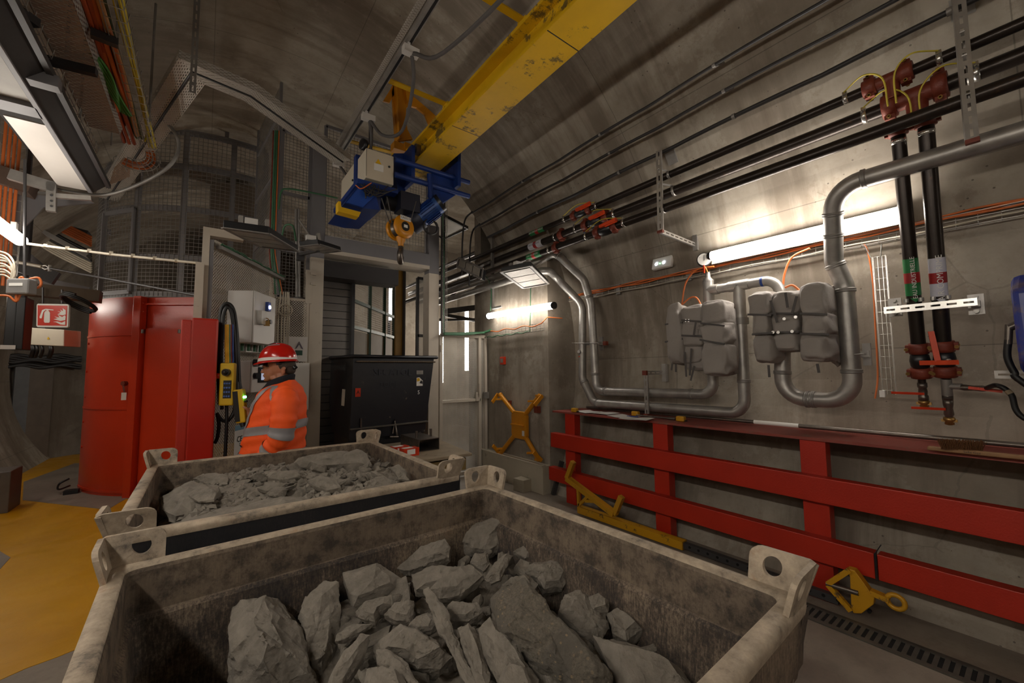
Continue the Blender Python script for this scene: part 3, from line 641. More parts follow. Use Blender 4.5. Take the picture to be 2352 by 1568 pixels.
t = Thing('pipe_union', 'hexagonal union nut on the galvanised pipe between the wrapped valves', 'pipe union'); t.add('nut', MB().cyl(V(3.92,gb.y,zr-.02), V(3.92,gb.y,zr+.04), .066, 6), GALVD); t.add('collar', MB().cyl(V(3.92,gb.y,zr+.04), V(3.92,gb.y,zr+.065), .056, 20), GALV); t.done()
u1 = PX(1636,835,3.92)
gpipe('galvanised pipe rising into the smaller wrapped valve from the upper of two low runs', [V(3.92,u1.y,u1.z+.15), V(3.92,u1.y,PX(1620,905,3.92).z), V(3.92,PX(1370,898,3.92).y,PX(1370,898,3.92).z), V(3.94,PX(1358,700,3.94).y,PX(1358,700,3.94).z), V(3.86,PX(1348,640,3.86).y+.05,PX(1348,640,3.86).z), V(3.72,3.93,PY(1290,583,3.93).z), V(3.56,4.2,PX(1272,590,3.55).z), V(3.55,8.0,PX(1272,590,3.55).z)], .05, [.12,.12,.3,.16,.14,.25],
      [(V(3.92,u1.y,PX(1636,855,3.92).z), (0,0,1)), (PX(1588,905,3.92), (0,1,0)), (PX(1392,900,3.92), (0,1,0)), (V(3.94,PX(1358,860,3.94).y,PX(1358,860,3.94).z), (0,0,1)), (PX(1358,680,3.94), (0,0,1)), (PY(1310,590,3.95), (1,-.3,-.2))])
0 and gpipe('dull galvanised pipe continuing along the flat wall towards the passage', [V(3.5,4.62,PY(1213,625,4.6).z), V(3.45,6.2,2.55), V(3.4,8.2,2.5)], .055, [.5], [((3.46,5.9,2.56),(0,1,0))], GALVD)
# small pipe clamps on the wall
for (a, b, lab, red) in ((PX(1326,788,3.96), PX(1386,788,3.96), 'slotted rail clamping the two vertical galvanised pipes beside the red capped end', True), (PX(1958,815,3.93), PX(1992,812,3.93), 'short red capped bracket steadying the widest galvanised pipe', True)):
    t = Thing('pipe_bracket', lab, 'bracket'); t.add('rail', channel(a+V(.05,0,0), b+V(.05,0,0), .045, (-1,0,0), 0), GALV); t.add('end_cap', MB().box((b if a.y > b.y and 'two' in lab else a)+V(.04,0,0), (.05,.045,.05)), RUSTR, label='red end cap')
    t.add('wall_plate', MB().box(b.lerp(a,.3)+V(.12,0,0), (.02,.05,.17)), GALVD); t.add('clip', MB().tube([a+V(-.1,.0,0), a.lerp(b,.5)+V(-.11,0,-.003), b+V(-.1,0,0)], .004, 6), GALV); t.done()
t = Thing('slotted_bracket', 'red tipped slotted bracket standing on the bench shelf against the low pipes', 'bracket')
a, b = PX(1485,856,3.84), PX(1486,955,3.84); t.add('upright', channel(V(3.82,a.y,a.z), V(3.82,a.y,1.11), .045, (-1,0,0), 0), GALV)
t.add('arm', channel(V(3.83,a.y,a.z), V(4.15,a.y-.02,a.z+.0), .04, (0,-1,0), 0), GALV); t.add('end_cap', MB().box(V(3.81,a.y,a.z), (.03,.05,.05)), RUSTR, label='red end cap'); t.add('end_cap', MB().box(V(3.82,a.y,1.115), (.05,.05,.03)), RUSTR, label='red end cap')
t.add('wall_plate', MB().box(V(4.14,a.y-.03,a.z), (.04,.05,.2)), GALV); t.done()
t = Thing('small_gauge', 'small capped test point on the outer vertical galvanised pipe', 'gauge'); c = PX(1332,808,3.9); t.add('cap', MB().lathe([(.02,0),(.026,.005),(.026,.03),(.018,.035)], c, (-1,-.3,0), 16), GALV); t.add('cock', MB().box(c+V(0,.005,-.06), (.02,.03,.012)).cyl(c+V(0,0,-.02), c+V(0,0,-.07), .006, 8), ORANGE); t.done()
# --- wrapped valves: grey padded jackets
def cushion(c, size, axes, dent=.0, seed=0):
    m = MB(); r_ = random.Random(seed)
    u, v, w_ = axes; vs = []; fs = []; N = 28; M_ = 20; ph = r_.random()*6
    for i in range(M_+1):
        th = PI*i/M_
        for k in range(N):
            a = 2*PI*k/N; x, y, z = math.sin(th)*math.cos(a), math.sin(th)*math.sin(a), math.cos(th)
            e = .52; sx = lambda q: math.copysign(abs(q)**e, q)
            P = V(sx(x), sx(y), sx(z)); l = max(abs(P.x), abs(P.y), abs(P.z)); 
            nz = noise.noise(V(x*2.2+ph, y*2.2, z*2.2+seed))*.16 + .03*math.sin(z*9+x*3+ph) + .05*noise.noise(V(x*6+ph, y*6, z*6))
            P = P*(1+nz*.8); vs.append(Vector(c) + u*P.x*size[0]/2 + v*P.y*size[1]/2 + w_*P.z*size[2]/2)
    for i in range(M_):
        for k in range(N): fs.append((i*N+k, (i+1)*N+k, (i+1)*N+(k+1)%N, i*N+(k+1)%N))
    return m.add(vs, fs, True)
def jacket(label, blocks, straps, base, tails, studs=()):
    t = Thing('insulation_jacket', label, 'insulation jacket'); sub = lambda o: (setattr(o.modifiers.new('s','SUBSURF'), 'levels', 1), setattr(o.modifiers['s'], 'render_levels', 2))
    X, Y, Z = V(1,0,0), V(0,1,0), V(0,0,1)
    for k, (x0, y0, x1, y1, xd, th) in enumerate(blocks):
        a, b = PX(x0,y0,xd), PX(x1,y1,xd); c = (a+b)/2
        t.add('padding', cushion(V(xd+th/2-.02,c.y,c.z), (th*1.0, abs(a.y-b.y)*1.02, abs(a.z-b.z)*1.02), (X,Y,Z), seed=k+base), FAB, mods=sub)
    for (x0, y0, x1, y1, xd) in straps:
        a, b = PX(x0,y0,xd), PX(x1,y1,xd); t.add('strap', MB().tube([a, a.lerp(b,.5)-V(.012,0,0), b], .011, 4), STRAP)
    for (x0, y0, x1, y1, xd) in tails:
        a, b = PX(x0,y0,xd), PX(x1,y1,xd); m = MB(); m.beam(a, b+V(.01,0,0), .018, .003, (1,0,0)); t.add('strap_tail', m, STRAP)
    for (x, y, xd) in studs: c = PX(x,y,xd); t.add('stud', MB().cyl(c, c-V(.008,0,0), .012, 12), CHROME)
    t.done()
jacket('smaller grey padded jacket wrapped round a valve beneath the gauge', [
    (1526,700,1570,838,3.66,.25),(1560,704,1622,748,3.68,.24),(1560,742,1622,795,3.68,.22),(1562,785,1620,835,3.72,.2),
    (1604,694,1668,745,3.62,.25),(1606,742,1670,792,3.61,.25),(1606,786,1672,862,3.60,.26),(1650,704,1688,858,3.78,.2),(1570,815,1650,850,3.74,.18)],
    [(1528,745,1568,740,3.67),(1528,785,1568,778,3.67),(1610,742,1664,748,3.6),(1608,780,1664,790,3.6),(1566,735,1612,738,3.66),(1566,770,1615,772,3.66)], 3,
    [(1573,808,1575,865,3.66),(1588,800,1583,862,3.66),(1595,840,1585,874,3.66),(1544,835,1541,850,3.66),(1552,836,1551,854,3.66),(1598,740,1592,770,3.6)], [(1576,736,3.66),(1583,736,3.66)])
jacket('larger grey padded jacket wrapped round a valve beside the widest galvanised pipe', [
    (1714,672,1772,725,3.62,.3),(1724,718,1770,775,3.62,.3),(1726,768,1780,832,3.61,.3),(1768,672,1846,722,3.66,.26),(1768,718,1840,768,3.66,.26),(1772,762,1838,806,3.66,.26),
    (1832,650,1900,722,3.56,.32),(1836,718,1906,772,3.58,.3),(1832,765,1908,830,3.58,.3),(1888,655,1922,835,3.74,.24)],
    [(1718,722,1772,724,3.62),(1728,768,1776,764,3.6),(1838,720,1900,722,3.56),(1838,766,1904,768,3.57),(1768,720,1835,720,3.65),(1770,764,1835,762,3.65)], 31,
    [(1804,672,1808,706,3.58),(1830,680,1818,720,3.57),(1770,690,1784,740,3.6),(1765,838,1766,866,3.66),(1877,835,1880,856,3.66)],
    [(1776,763,3.6),(1788,763,3.6),(1820,761,3.6),(1802,732,3.6),(1828,728,3.6)])
# --- wire cable tray along the wall with orange cables
def wire_tray(P, Q, nrm, w, step=.1, r=.0028, side=.03):
    m = MB(); P, Q = Vector(P), Vector(Q); d = (Q-P).normalized(); n = Vector(nrm); n = (n-d*n.dot(d)).normalized(); s_ = d.cross(n); L = (Q-P).length
    for k in (-.5, -.17, .17, .5): m.tube([P+s_*w*k, Q+s_*w*k], r, 5)
    for k in (-.5, .5): m.tube([P+s_*w*k+n*side, Q+s_*w*k+n*side], r, 5)
    for i in range(int(L/step)+1):
        c = P+d*(i*step); m.tube([c+s_*w*.5+n*side, c+s_*w*.5, c-s_*w*.5, c-s_*w*.5+n*side], r, 5)
    return m
TZ = 2.6; TXX = vault(TZ, .03)
t = Thing('wire_cable_tray', 'thin wire cable tray along the curved wall carrying orange cables', 'cable tray')
t.add('basket', wire_tray(V(TXX+.0,4.02,TZ+.02), V(TXX,-.3,TZ-.02), (-1,0,.1), .09), GALV)
c1 = MB()
for k in range(3):
    c1.tube([V(TXX-.02, 4.0-4.2*i/30, TZ+.02+.012*k+.008*math.sin(i*1.3+k*2)) for i in range(31)], .0075, 7)
t.add('cable', c1, CABO, label='orange cable bundle')
c2 = MB(); c2.tube([V(TXX-.025, 4.0-4.2*i/40, TZ-.035+.006*math.sin(i*.9)) for i in range(41)], .006, 7); t.add('cable', c2, CABW, label='pale cable'); 
for (px, py) in ((1420,650),(1582,622)): c = PX(px,py,TXX); t.add('tray_clip', MB().box(V(TXX-.0,c.y,TZ), (.02,.06,.12)), GALVD)
t.done()
def loop_cable(pp, X, r, mat, label): solo('cable_loop', MB().tube(spline([PX(x,y,X) for x,y in pp]), r, 8), mat, label, 'cable')
loop_cable([(1640,612),(1600,620),(1575,650),(1566,700)], 3.96, .008, CABO, 'orange cable curving down beside the gauge to the smaller jacket')
loop_cable([(1566,700),(1585,684),(1600,684),(1612,704)], 3.8, .008, CABO, 'orange cable arching over the top of the smaller jacket')
loop_cable([(1860,570),(1820,590),(1803,625),(1798,660)], 3.97, .009, CABO, 'orange cable curving down to the larger jacket')
loop_cable([(1803,660),(1820,655),(1838,668)], 3.8, .009, CABO, 'short orange cable arching over the larger jacket')
# vertical wire ladder with orange cable
t = Thing('wire_cable_tray', 'narrow upright wire ladder ending above the bench, beside the down pipes', 'cable tray'); xl = 4.1
a, b = PX(2012,590,4.08), PX(2036,905,4.13); a2 = V(a.x, a.y, a.z); b2 = V(b.x, b.y-.0, b.z)
t.add('basket', wire_tray(a2-V(0,.02,0), b2-V(0,.02,0), (-1,0,0), .075, .085), CHROME)
t.add('cable', MB().tube(spline([PX(1985,560,4.05), PX(1995,585,4.07), PX(2005,650,4.1), PX(2010,740,4.12), PX(2016,860,4.12), PX(2010,915,4.1)]), .006, 7), CABO, label='orange cable'); t.add('tray_link', MB().tube([PX(2025,560,4.05), PX(2022,592,4.07)], .005, 6).tube([PX(1985,562,4.05), PX(2000,592,4.07)], .004, 6), CHROME)
t.add('socket', MB().box(PX(2027,904,4.1), (.03,.03,.05)), WHITE); t.done()
# --- emergency light
t = Thing('emergency_light', 'small white emergency light with two bright lenses on the curved wall', 'lamp'); c = PX(1522,604,4.02); R_ = Matrix.Rotation(.25, 3, 'Y')
t.add('housing', MB().box(c, (.05,.24,.13), R_), WHITE, bev=.012)
for dy in (.06,-.03): t.add('lens', MB().cyl(c+V(-.03,dy,-.005), c+V(-.033,dy,-.005), .014, 12), emis('led_white', (.8,.88,1), 14))
t.add('led', MB().cyl(c+V(-.03,.015,-.005), c+V(-.033,.015,-.005), .007, 10), emis('led_green', (.2,1,.3), 5)); t.done()
# --- call point
t = Thing('call_point', 'small square red call point on the flat concrete wall', 'alarm button'); c = PX(1155,828,3.66)
t.add('box', MB().box(c, (.04,.11,.12)), REDG, bev=.006); t.add('window', MB().box(c+V(-.021,0,0), (.004,.06,.06)), GALVD); t.done()
# --- yellow lifting cross on the wall
t = Thing('lifting_spreader', 'yellow X-shaped lifting frame hung on the flat concrete wall', 'lifting frame'); xx = 3.57
O = PX(1191,976,xx); t_ = MB(); hw, hh = .17, .19; pl = [(-hw+.04,-hh),(hw-.04,-hh),(hw,-hh+.05),(hw,hh-.05),(hw-.04,hh),(-hw+.04,hh),(-hw,hh-.05),(-hw,-hh+.05)]
t_.prism([V(xx, O.y-a, O.z+b) for a, b in pl], (.05,0,0)); pk = t.add('hub_plate', t_, OCHRE, bev=.005)
t.add('rib', MB().bx(xx-.025,xx,O.y-.12,O.y+.16,O.z-.01,O.z+.01), OCHRE, par=pk)
t.add('label_plate', MB().bx(xx-.003,xx,O.y-.13,O.y-.08,O.z-.14,O.z-.07), PAPER, par=pk)
for (ex, ey), (sx, sy) in (((1148,905),(1,1)),((1240,908),(-1,1)),((1150,1040),(1,-1)),((1238,1056),(-1,-1))):
    E_ = PX(ex,ey,xx+.02); S_ = V(xx+.025, O.y+sx*.13, O.z+sy*.16); k = t.add('arm', MB().cyl(S_, E_, .033, 14), OCHRE)
    d = (E_-S_).normalized()
    t.add('fork', MB().beam(E_+V(.0,-.05,0), E_+V(-.02,.06,0), .03, .02).beam(E_+V(0,.05*sx,0), E_+V(-.12,.03*sx,-.12*sy), .02, .05).beam(E_-d*.12, E_-d*.12+V(-.1,.05,0), .025, .025), OCHRE, par=k)
t.add('wall_hook', MB().box(PX(1170,925,3.63), (.06,.03,.07)), RUSTR, label='red wall hook'); t.add('wall_hook', MB().box(PX(1234,940,3.63), (.06,.07,.09)), RUSTR, label='red wall hook'); t.done()
a = PZ(1228,1135,0); solo('concrete_block', MB().box(V(3.47,4.38,.08), (.15,.2,.16), Matrix.Rotation(.1,3,'Z')), plain('block_paint', (172,162,142), .7, 0, .08, 4), 'small pale concrete block on the floor against the white kerb', 'block', bev=.004)
solo('steel_offcut', MB().beam(V(3.66,3.98,.0), V(3.78,3.93,.42), .05, .05), DGREY, 'short dark steel bar leaning behind the first red post', 'steel bar')
# --- red barrier bench
BX = 3.55
t = Thing('safety_barrier', 'red steel barrier with two wide rails and a shelf in front of the curved wall', 'barrier')
for px in (1313, 1521, 1870):
    q = PX(px, 1000, 3.6); t.add('post', MB().bx(3.58,3.68,q.y-.07,q.y+.09,0,1.075), RED, bev=.003)
t.add('post', MB().bx(3.58,3.68,-.75,-.6,0,1.075), RED)
t.add('rail', MB().bx(3.49,3.58,-1.5,PX(1266,1005,3.5).y,.655,.83), RED, bev=.004); ys = PX(2012,1280,3.5).y
r2 = PX(1262,1080,3.5).y
t.add('rail', MB().bx(3.49,3.58,ys+.008,r2,.245,.405), RED, bev=.004, label='lower rail, longer length'); t.add('rail', MB().bx(3.49,3.58,-1.5,ys-.008,.245,.405), RED, bev=.004, label='lower rail, nearest length')
t.add('shelf', MB().bx(3.56,4.12,-1.5,3.86,1.075,1.095), plain('red_shelf', (140,62,50), .6, 0, .1, 3, dirt=(120,84,70), damt=.55)); 
t.add('cable_tie', MB().beam(V(3.485,ys,.24), V(3.485,ys,.41), .012, .006, (1,0,0)).tube([V(3.49,ys,.41), V(3.5,ys-.03,.47)], .003, 5), BLKP); t.done()
# things on the shelf
def sheetp(px, py, w_, h_, rz, z, seed):
    c = PZ(px,py,z); m = MB(); R_ = Matrix.Rotation(rz,3,'Z'); n = 8; rr = random.Random(seed); ph = rr.random()*5; vs = []
    for k in (0, 1):
        for i in range(n+1):
            for j in range(3): u = (i/n-.5)*w_; v = (j/2-.5)*h_; vs.append(V(c.x,c.y,z) + R_ @ V(u, v, .0+.012*abs(math.sin(i/n*3+ph))*(1-j*.3) + k*.001))
    N = (n+1)*3; fs = []
    for i in range(n):
        for j in range(2): a = i*3+j; fs += [(a,a+3,a+4,a+1),(N+a+1,N+a+4,N+a+3,N+a)]
    return m.add(vs, fs)
for k, (px,py,rz,z,l) in enumerate(((1350,946,1.2,1.1,'crumpled white paper sheet on the shelf end nearest the flat wall'),(1388,949,1.5,1.102,'stack of white papers lying in the middle of the paper heap'),(1432,957,1.35,1.1,'loose white paper sheet with a blue pen on it'),(1462,962,1.75,1.103,'white paper sheet hanging over the shelf edge by the slotted bracket'))):
    solo('paper_sheet', sheetp(px,py,.3,.21,rz,z,k), PAPER, l, 'paper', 'papers on the shelf')
c = PZ(1440,955,1.115); solo('pen', MB().cyl(c, c+V(.0,-.14,.002), .005, 8), BLUE, 'blue pen lying on the papers', 'pen')
for px, py, l in ((1320,942,'yellow tape measure beside the first paper sheet'),(1460,950,'yellow tape measure behind the blue pen'),(1564,962,'yellow tape measure on the bare shelf past the slotted bracket')):
    c = PZ(px,py,1.12); t = Thing('tape_measure', l, 'tape measure', 'tape measures on the shelf'); t.add('case', MB().box(c+V(0,0,.003), (.05,.085,.05)), YTOOL, bev=.01); t.add('hook', MB().box(c+V(0,-.05,-.012), (.02,.02,.012)), BLKP); t.done()
t = Thing('steel_tube', 'long bright steel tube lying along the back of the shelf', 'tube'); t.add('tube', MB().cyl(V(4.03,3.7,1.12), V(3.98,-1.0,1.12), .018, 14), STEEL)
t.add('label_sticker', MB().cyl(V(4.007,1.65,1.12), V(4.003,1.3,1.12), .0185, 14), WHITE); t.done()
c = PZ(1607,955,1.12); solo('spring_clip', MB().tube(helix(c, .012, .05, 3, 10, (0,1,0)), .003, 6).tube([c, c+V(0,.01,.06), c+V(0,.03,.05)], .003, 6), STEEL, 'small steel spring clip standing on the tube', 'clip')
c = PZ(1480,955,1.11); solo('socket_wrench', MB().cyl(c+V(0,.1,0), c+V(0,-.28,0), .009, 10).cyl(c+V(0,-.28,0), c+V(0,-.36,0), .014, 10), STEEL, 'steel ratchet extension beside the slotted bracket foot', 'tool')
a, b = PZ(2162,1032,1.12), PZ(2258,1036,1.12)
t = Thing('hand_brush', 'wooden hand brush with brown bristles lying bristles-up on the shelf', 'brush')
t.add('handle', MB().box((a+b)/2+V(0,-.12,-.005), (.045,.52,.022)), plain('brush_wood', (150,112,74), .6, 0, .1, 12), bev=.006); bm_ = MB(); rr = random.Random(3)
for i in range(420):
    u = rr.random(); v = rr.uniform(-.02,.02); c = a.lerp(b, u)+V(v,0,.004); bm_.cyl(c, c+V(rr.uniform(-.012,.012), rr.uniform(-.02,.02), rr.uniform(.04,.06)), .0013, 3, cap=False)
t.add('bristles', bm_, plain('bristle', (112,72,36), .8)); t.add('writing', MB().text('Salle Gaz', (a+b)/2+V(-.0226,-.04,-.004), (0,-1,0), (0,0,1), .018, .0004), BLKP); t.done()
# --- yellow tool lying in front of the barrier
t = Thing('lifting_tool', 'yellow trestle-shaped steel tool lying in front of the barrier by the first post', 'lifting tool')
A_ = V(3.40,3.55,.34); hx = 3.38
pA, pB, pC, pD = PX(1300,1100,hx), PX(1345,1165,hx), PX(1415,1175,hx), PX(1330,1175,hx)
B1 = PX(1303,1098,hx); B2 = PX(1412,1180,hx); L0 = PX(1330,1160,hx)
def clampz(p, z=.04): return V(p.x, p.y, max(p.z, z))
t.add('beam', MB().beam(clampz(B1), clampz(B2,.06), .07, .05), YTOOL); t.add('prong', MB().beam(clampz(B1), PX(1317,1060,hx), .05, .05), YTOOL); t.add('prong', MB().beam(clampz(B2,.06), PX(1428,1140,hx), .05, .05), YTOOL)
t.add('brace', MB().beam(B1.lerp(B2,.25), clampz(L0), .03, .03).beam(B1.lerp(B2,.5), clampz(L0), .03, .03).beam(B1.lerp(B2,.68), clampz(PX(1345,1150,hx)), .03, .03), YTOOL)
fe = V(3.3, PZ(1572,1243).y, .05); t.add('shaft', MB().beam(V(3.42,L0.y+.03,.05), V(3.45,PX(1572,1242,3.45).y,.05), .08, .07), YTOOL); e_ = PX(1572,1242,3.45).y
t.add('perforated_bar', (lambda m: m)(MB().beam(V(3.45,e_,.05), V(3.45,.95,.05), .045, .05)), DGREY, label='dark perforated steel bar')
hb = MB()
for i in range(16):
    y = e_-.06-i*.08; hb.cyl(V(3.425,y,.055), V(3.45,y,.055), .011, 10)
t.add('bar_holes', hb, plain('hole_dark', (8,8,8), .9)); t.done()
# --- yellow hook plate tool near the drain
t = Thing('lifting_clamp', 'yellow triangular lifting clamp with a worn eye, lying by the drain', 'lifting tool'); hx = 3.4
P_ = lambda x, y: (lambda q: V(q.x, q.y, max(q.z, .012)))(PX(x,y,hx))
t.add('plate', MB().prism([P_(1945,1305), P_(1963,1310), P_(2008,1372), P_(2006,1388), P_(1978,1409), P_(1960,1408), P_(1955,1395), P_(1952,1325)], (.06,-.0,0)), YTOOL, bev=.004)
t.add('strut', MB().beam(P_(1952,1308), P_(1902,1340), .03, .03).beam(P_(1902,1342), P_(1955,1402), .03, .03), YTOOL); t.add('pin', MB().cyl(P_(1898,1340), P_(1972,1362), .016, 12), STEEL)
ey = P_(2058,1382); t.add('arm', MB().beam(P_(2000,1358), ey+V(0,.03,0), .05, .03), YTOOL); t.add('eye', MB().tube([ey+V(.0,.04*math.cos(a),.04*math.sin(a)) for a in [2*PI*i/16 for i in range(16)]], .014, 8, closed=True), YTOOL); t.done()
# --- drain channel
t = Thing('drain_grate', 'slotted steel drain channel set in the floor in front of the barrier', 'drain'); dm = MB(); x0, x1 = 3.14, 3.34
dm.bx(x0,x0+.035,-1.2,2.6,.0,.008).bx(x1-.035,x1,-1.2,2.6,.0,.008)
for i in range(97): y = -1.2+i*.0396; dm.bx(x0+.035,x1-.035,y,y+.021,.0,.008)
t.add('grate', dm, plain('grate_steel', (104,100,92), .5, .6, .15, 10)); t.add('trough', MB().bx(x0+.03,x1-.03,-1.2,2.6,.0005,.0015), plain('trough_dark', (10,9,8), .9)); t.done()
# --- blue hose reel box at the right edge
t = Thing('hose_reel', 'blue hose reel housing at the end of the wall with a dark hose looping out', 'hose reel')
a, b = PX(2326,665,3.55), PX(2340,860,3.6); ym = a.y
t.add('housing', MB().prism([V(3.45,ym,1.62),V(3.45,ym+.01,2.02),V(3.55,ym,2.1),V(3.95,ym,2.1),V(3.95,ym,1.6),V(3.55,ym,1.56)], (0,-.5,0)), plain('reel_blue', (34,52,140), .35, 0, .1, 3, dirt=(96,84,100), damt=.5), bev=.03)
t.add('outlet', MB().cyl(PX(2318,752,3.6), PX(2336,745,3.6), .022, 12).cyl(PX(2318,745,3.6), PX(2316,790,3.6), .016, 12), STEEL)
t.add('hose', MB().tube(spline([PX(2316,780,3.6), PX(2314,820,3.6), PX(2330,855,3.6), PX(2352,880,3.6), V(3.6,-.2,1.2)]), .016, 10), BLACK)
t.add('bracket', channel(PX(2284,860,3.8), V(3.8,-.3,PX(2284,860,3.8).z), .045, (-1,0,0), 0), GALV); t.add('arm', MB().bx(3.6,3.85,ym-.3,ym-.02,1.5,1.55), BLKP); t.done()
# ================================================================ rubble bins
def lug(m, corner, sx, sy):
    """bent lifting lug: two holed plates meeting at the bin's corner, flaring outwards"""
    for along, other in ((V(-sx,0,0), V(0,sy,0)), (V(0,-sy,0), V(sx,0,0))):
        def P(s, z, k): 
            e = V(sx,0,0) if along.x == 0 else V(0,sy,0); o2 = V(0,sy,0) if along.x == 0 else V(sx,0,0)
            z_ = max(z, 0); return Vector(corner) + along*s + V(0,0,z) + e*(.26*z_ - k) + o2*(.30*z_*max(0, 1-s/.13))
        W, H, R_ = .135, .105, .03; N = 32; hc = (.082, .062); out = []; inn = []
        for i in range(N):
            a = 2*PI*i/N; dx, dz = math.cos(a), math.sin(a); lo, hi = 0, .3
            for _ in range(24):
                q = (lo+hi)/2; x, z = hc[0]+dx*q, hc[1]+dz*q; ins = 0 <= x <= W and -.03 <= z <= H
                if ins and x > W-R_ and z > H-R_: ins = math.hypot(x-W+R_, z-H+R_) < R_
                lo, hi = (q, hi) if ins else (lo, q)
            out.append((hc[0]+dx*lo, hc[1]+dz*lo)); inn.append((hc[0]+dx*.021, hc[1]+dz*.027))
        vs = [P(s,z,k) for k in (0,.014) for ring in (out, inn) for s, z in ring]; fs = []
        for i in range(N):
            j = (i+1)%N; fs += [(i,j,N+j,N+i), (2*N+j,2*N+i,3*N+i,3*N+j), (j,i,2*N+i,2*N+j), (N+i,N+j,3*N+j,3*N+i)]
        m.add(vs, fs, False)
    return m
def loop_pts(a, b, z, r=.03, n=4):
    P = []
    for cx, cy, s in ((a-r,b-r,0),(-(a-r),b-r,1),(-(a-r),-(b-r),2),(a-r,-(b-r),3)):
        for i in range(n+1): t = PI/2*(s+i/n); P.append(V(cx+r*math.cos(t), cy+r*math.sin(t), z))
    return P
def skin(m, loops, smooth=False, flip=False):
    n = len(loops[0]); fs = [(i*n+k, i*n+(k+1)%n, (i+1)*n+(k+1)%n, (i+1)*n+k) for i in range(len(loops)-1) for k in range(n)]
    return m.add([p for L in loops for p in L], [tuple(reversed(f)) for f in fs] if flip else fs, smooth)
def make_bin(a, b, h, label, cx, cy, rz, OUT=None):
    OUT = OUT or BIN_OUT
    t = Thing('rubble_bin', label, 'bin'); L = loop_pts
    m = skin(MB(), [L(a-.052,b-.052,h-.004), L(a-.056,b-.056,h-.015), L(a-.058,b-.058,h-.14), L(a-.072,b-.072,h-.155), L(a-.10,b-.10,h-.45), L(a-.17,b-.17,h-.72)], False)
    m.add(L(a-.17,b-.17,h-.72), [tuple(range(20))]); t.add('lining', m, BIN_IN)
    m = skin(MB(), [L(a-.052,b-.052,h-.006), L(a-.046,b-.046,h+.004), L(a-.02,b-.02,h+.006), L(a-.004,b-.004,h+.002), L(a,b,h-.012), L(a-.003,b-.003,h-.03)], True, True); t.add('rim', m, RIM, label='dusty rim')
    m = skin(MB(), [L(a-.004,b-.004,h-.02), L(a-.012,b-.012,h-.15), L(a-.03,b-.03,h-.19), L(a-.08,b-.08,h-.5), L(a-.14,b-.14,h-.78)], False, True); m.add(L(a-.14,b-.14,h-.78), [tuple(range(20))]); t.add('shell', m, OUT, label='streaked outer shell')
    for sx in (-1,1):
        for sy in (-1,1):
            t.add('lifting_lug', lug(MB(), V(sx*(a-.008), sy*(b-.008), h-.01), sx, sy), RIM, label='holed corner lug')
            t.add('corner_post', MB().prism([V(sx*(a-.002),sy*(b-.002),h-.03), V(sx*(a-.06),sy*(b-.002),h-.03), V(sx*(a-.06),sy*(b-.03),h-.2), V(sx*(a-.03),sy*(b-.03),h-.2)], (0,0,.0015)).bx(sx*(a-.1),sx*(a-.2),sy*(b-.1),sy*(b-.2),0,h-.76), OUT)
    return t.done(base=(0,0,0), rz=rz, loc=(cx,cy,0))
make_bin(.73,.72,1.0,'open dusty steel bin nearest the camera, heaped with large shale blocks', .53, 1.11, math.radians(2), BIN_OUTD)
make_bin(.72,.745,1.02,'open dusty steel bin behind the nearest one, nearly full of small rubble', .454, 2.785, 0)
# ---------------------------------------------------------------- rocks
def fr(p, s): return noise.fractal(p*s, 0.8, 2.1, 4)
def rough(verts, faces, size, seed, cuts=2, amp=.05, name='rock'):
    bm = bmesh.new(); vv = [bm.verts.new(p) for p in verts]
    for f in faces:
        try: bm.faces.new([vv[i] for i in f])
        except ValueError: pass
    bmesh.ops.recalc_face_normals(bm, faces=bm.faces); bmesh.ops.triangulate(bm, faces=bm.faces)
    for _ in range(cuts):
        L = sorted(bm.edges, key=lambda e: -e.calc_length()); lim = size*(.30, .15, .08, .045, .028)[_]
        es = [e for e in bm.edges if e.calc_length() > lim]
        bmesh.ops.subdivide_edges(bm, edges=es, cuts=1, use_grid_fill=True); bmesh.ops.triangulate(bm, faces=[f for f in bm.faces if len(f.verts) > 3])
    bm.normal_update(); o = V(seed*3.17, seed*1.3, seed*.7)
    for v in bm.verts:
        n_ = fr(v.co/size*1.0+o, 1.6); m_ = fr(v.co/size+o, 5)
        k_ = fr(v.co/size+o, 12); q_ = v.co.z/size*5+v.co.x/size*2+n_*2.2; t_ = (math.floor(q_)-q_); t_ = max(t_, -.5)*1.0; v.co += v.normal*size*amp*(n_*1.1+m_*.5+k_*.3+t_*.55)
    return bm
def bm_to_mb(bm):
    m = MB(); bm.verts.index_update(); m.add([v.co.copy() for v in bm.verts], [tuple(v.index for v in f.verts) for f in bm.faces]); bm.free(); return m
def hullrock(lx, ly, lz, seed, cuts=2, amp=.045):
    r = random.Random(seed); bm = bmesh.new(); 
    for i in range(16):
        p = V(r.uniform(-1,1), r.uniform(-1,1), r.uniform(-1,1)); p /= max(abs(p.x),abs(p.y),abs(p.z)); p = p*.55+p.normalized()*.45
        bm.verts.new((p.x*lx/2, p.y*ly/2, p.z*lz/2))
    g = bmesh.ops.convex_hull(bm, input=bm.verts); bmesh.ops.delete(bm, geom=list({e for e in g['geom_interior']+g['geom_unused'] if isinstance(e, bmesh.types.BMVert)}), context='VERTS')
    bmesh.ops.dissolve_limit(bm, angle_limit=.25, verts=bm.verts, edges=bm.edges)
    bm.verts.index_update(); vs = [v.co.copy() for v in bm.verts]; fs = [tuple(v.index for v in f.verts) for f in bm.faces]; bm.free()
    return bm_to_mb(rough(vs, fs, max(lx,ly,lz), seed, cuts, amp))
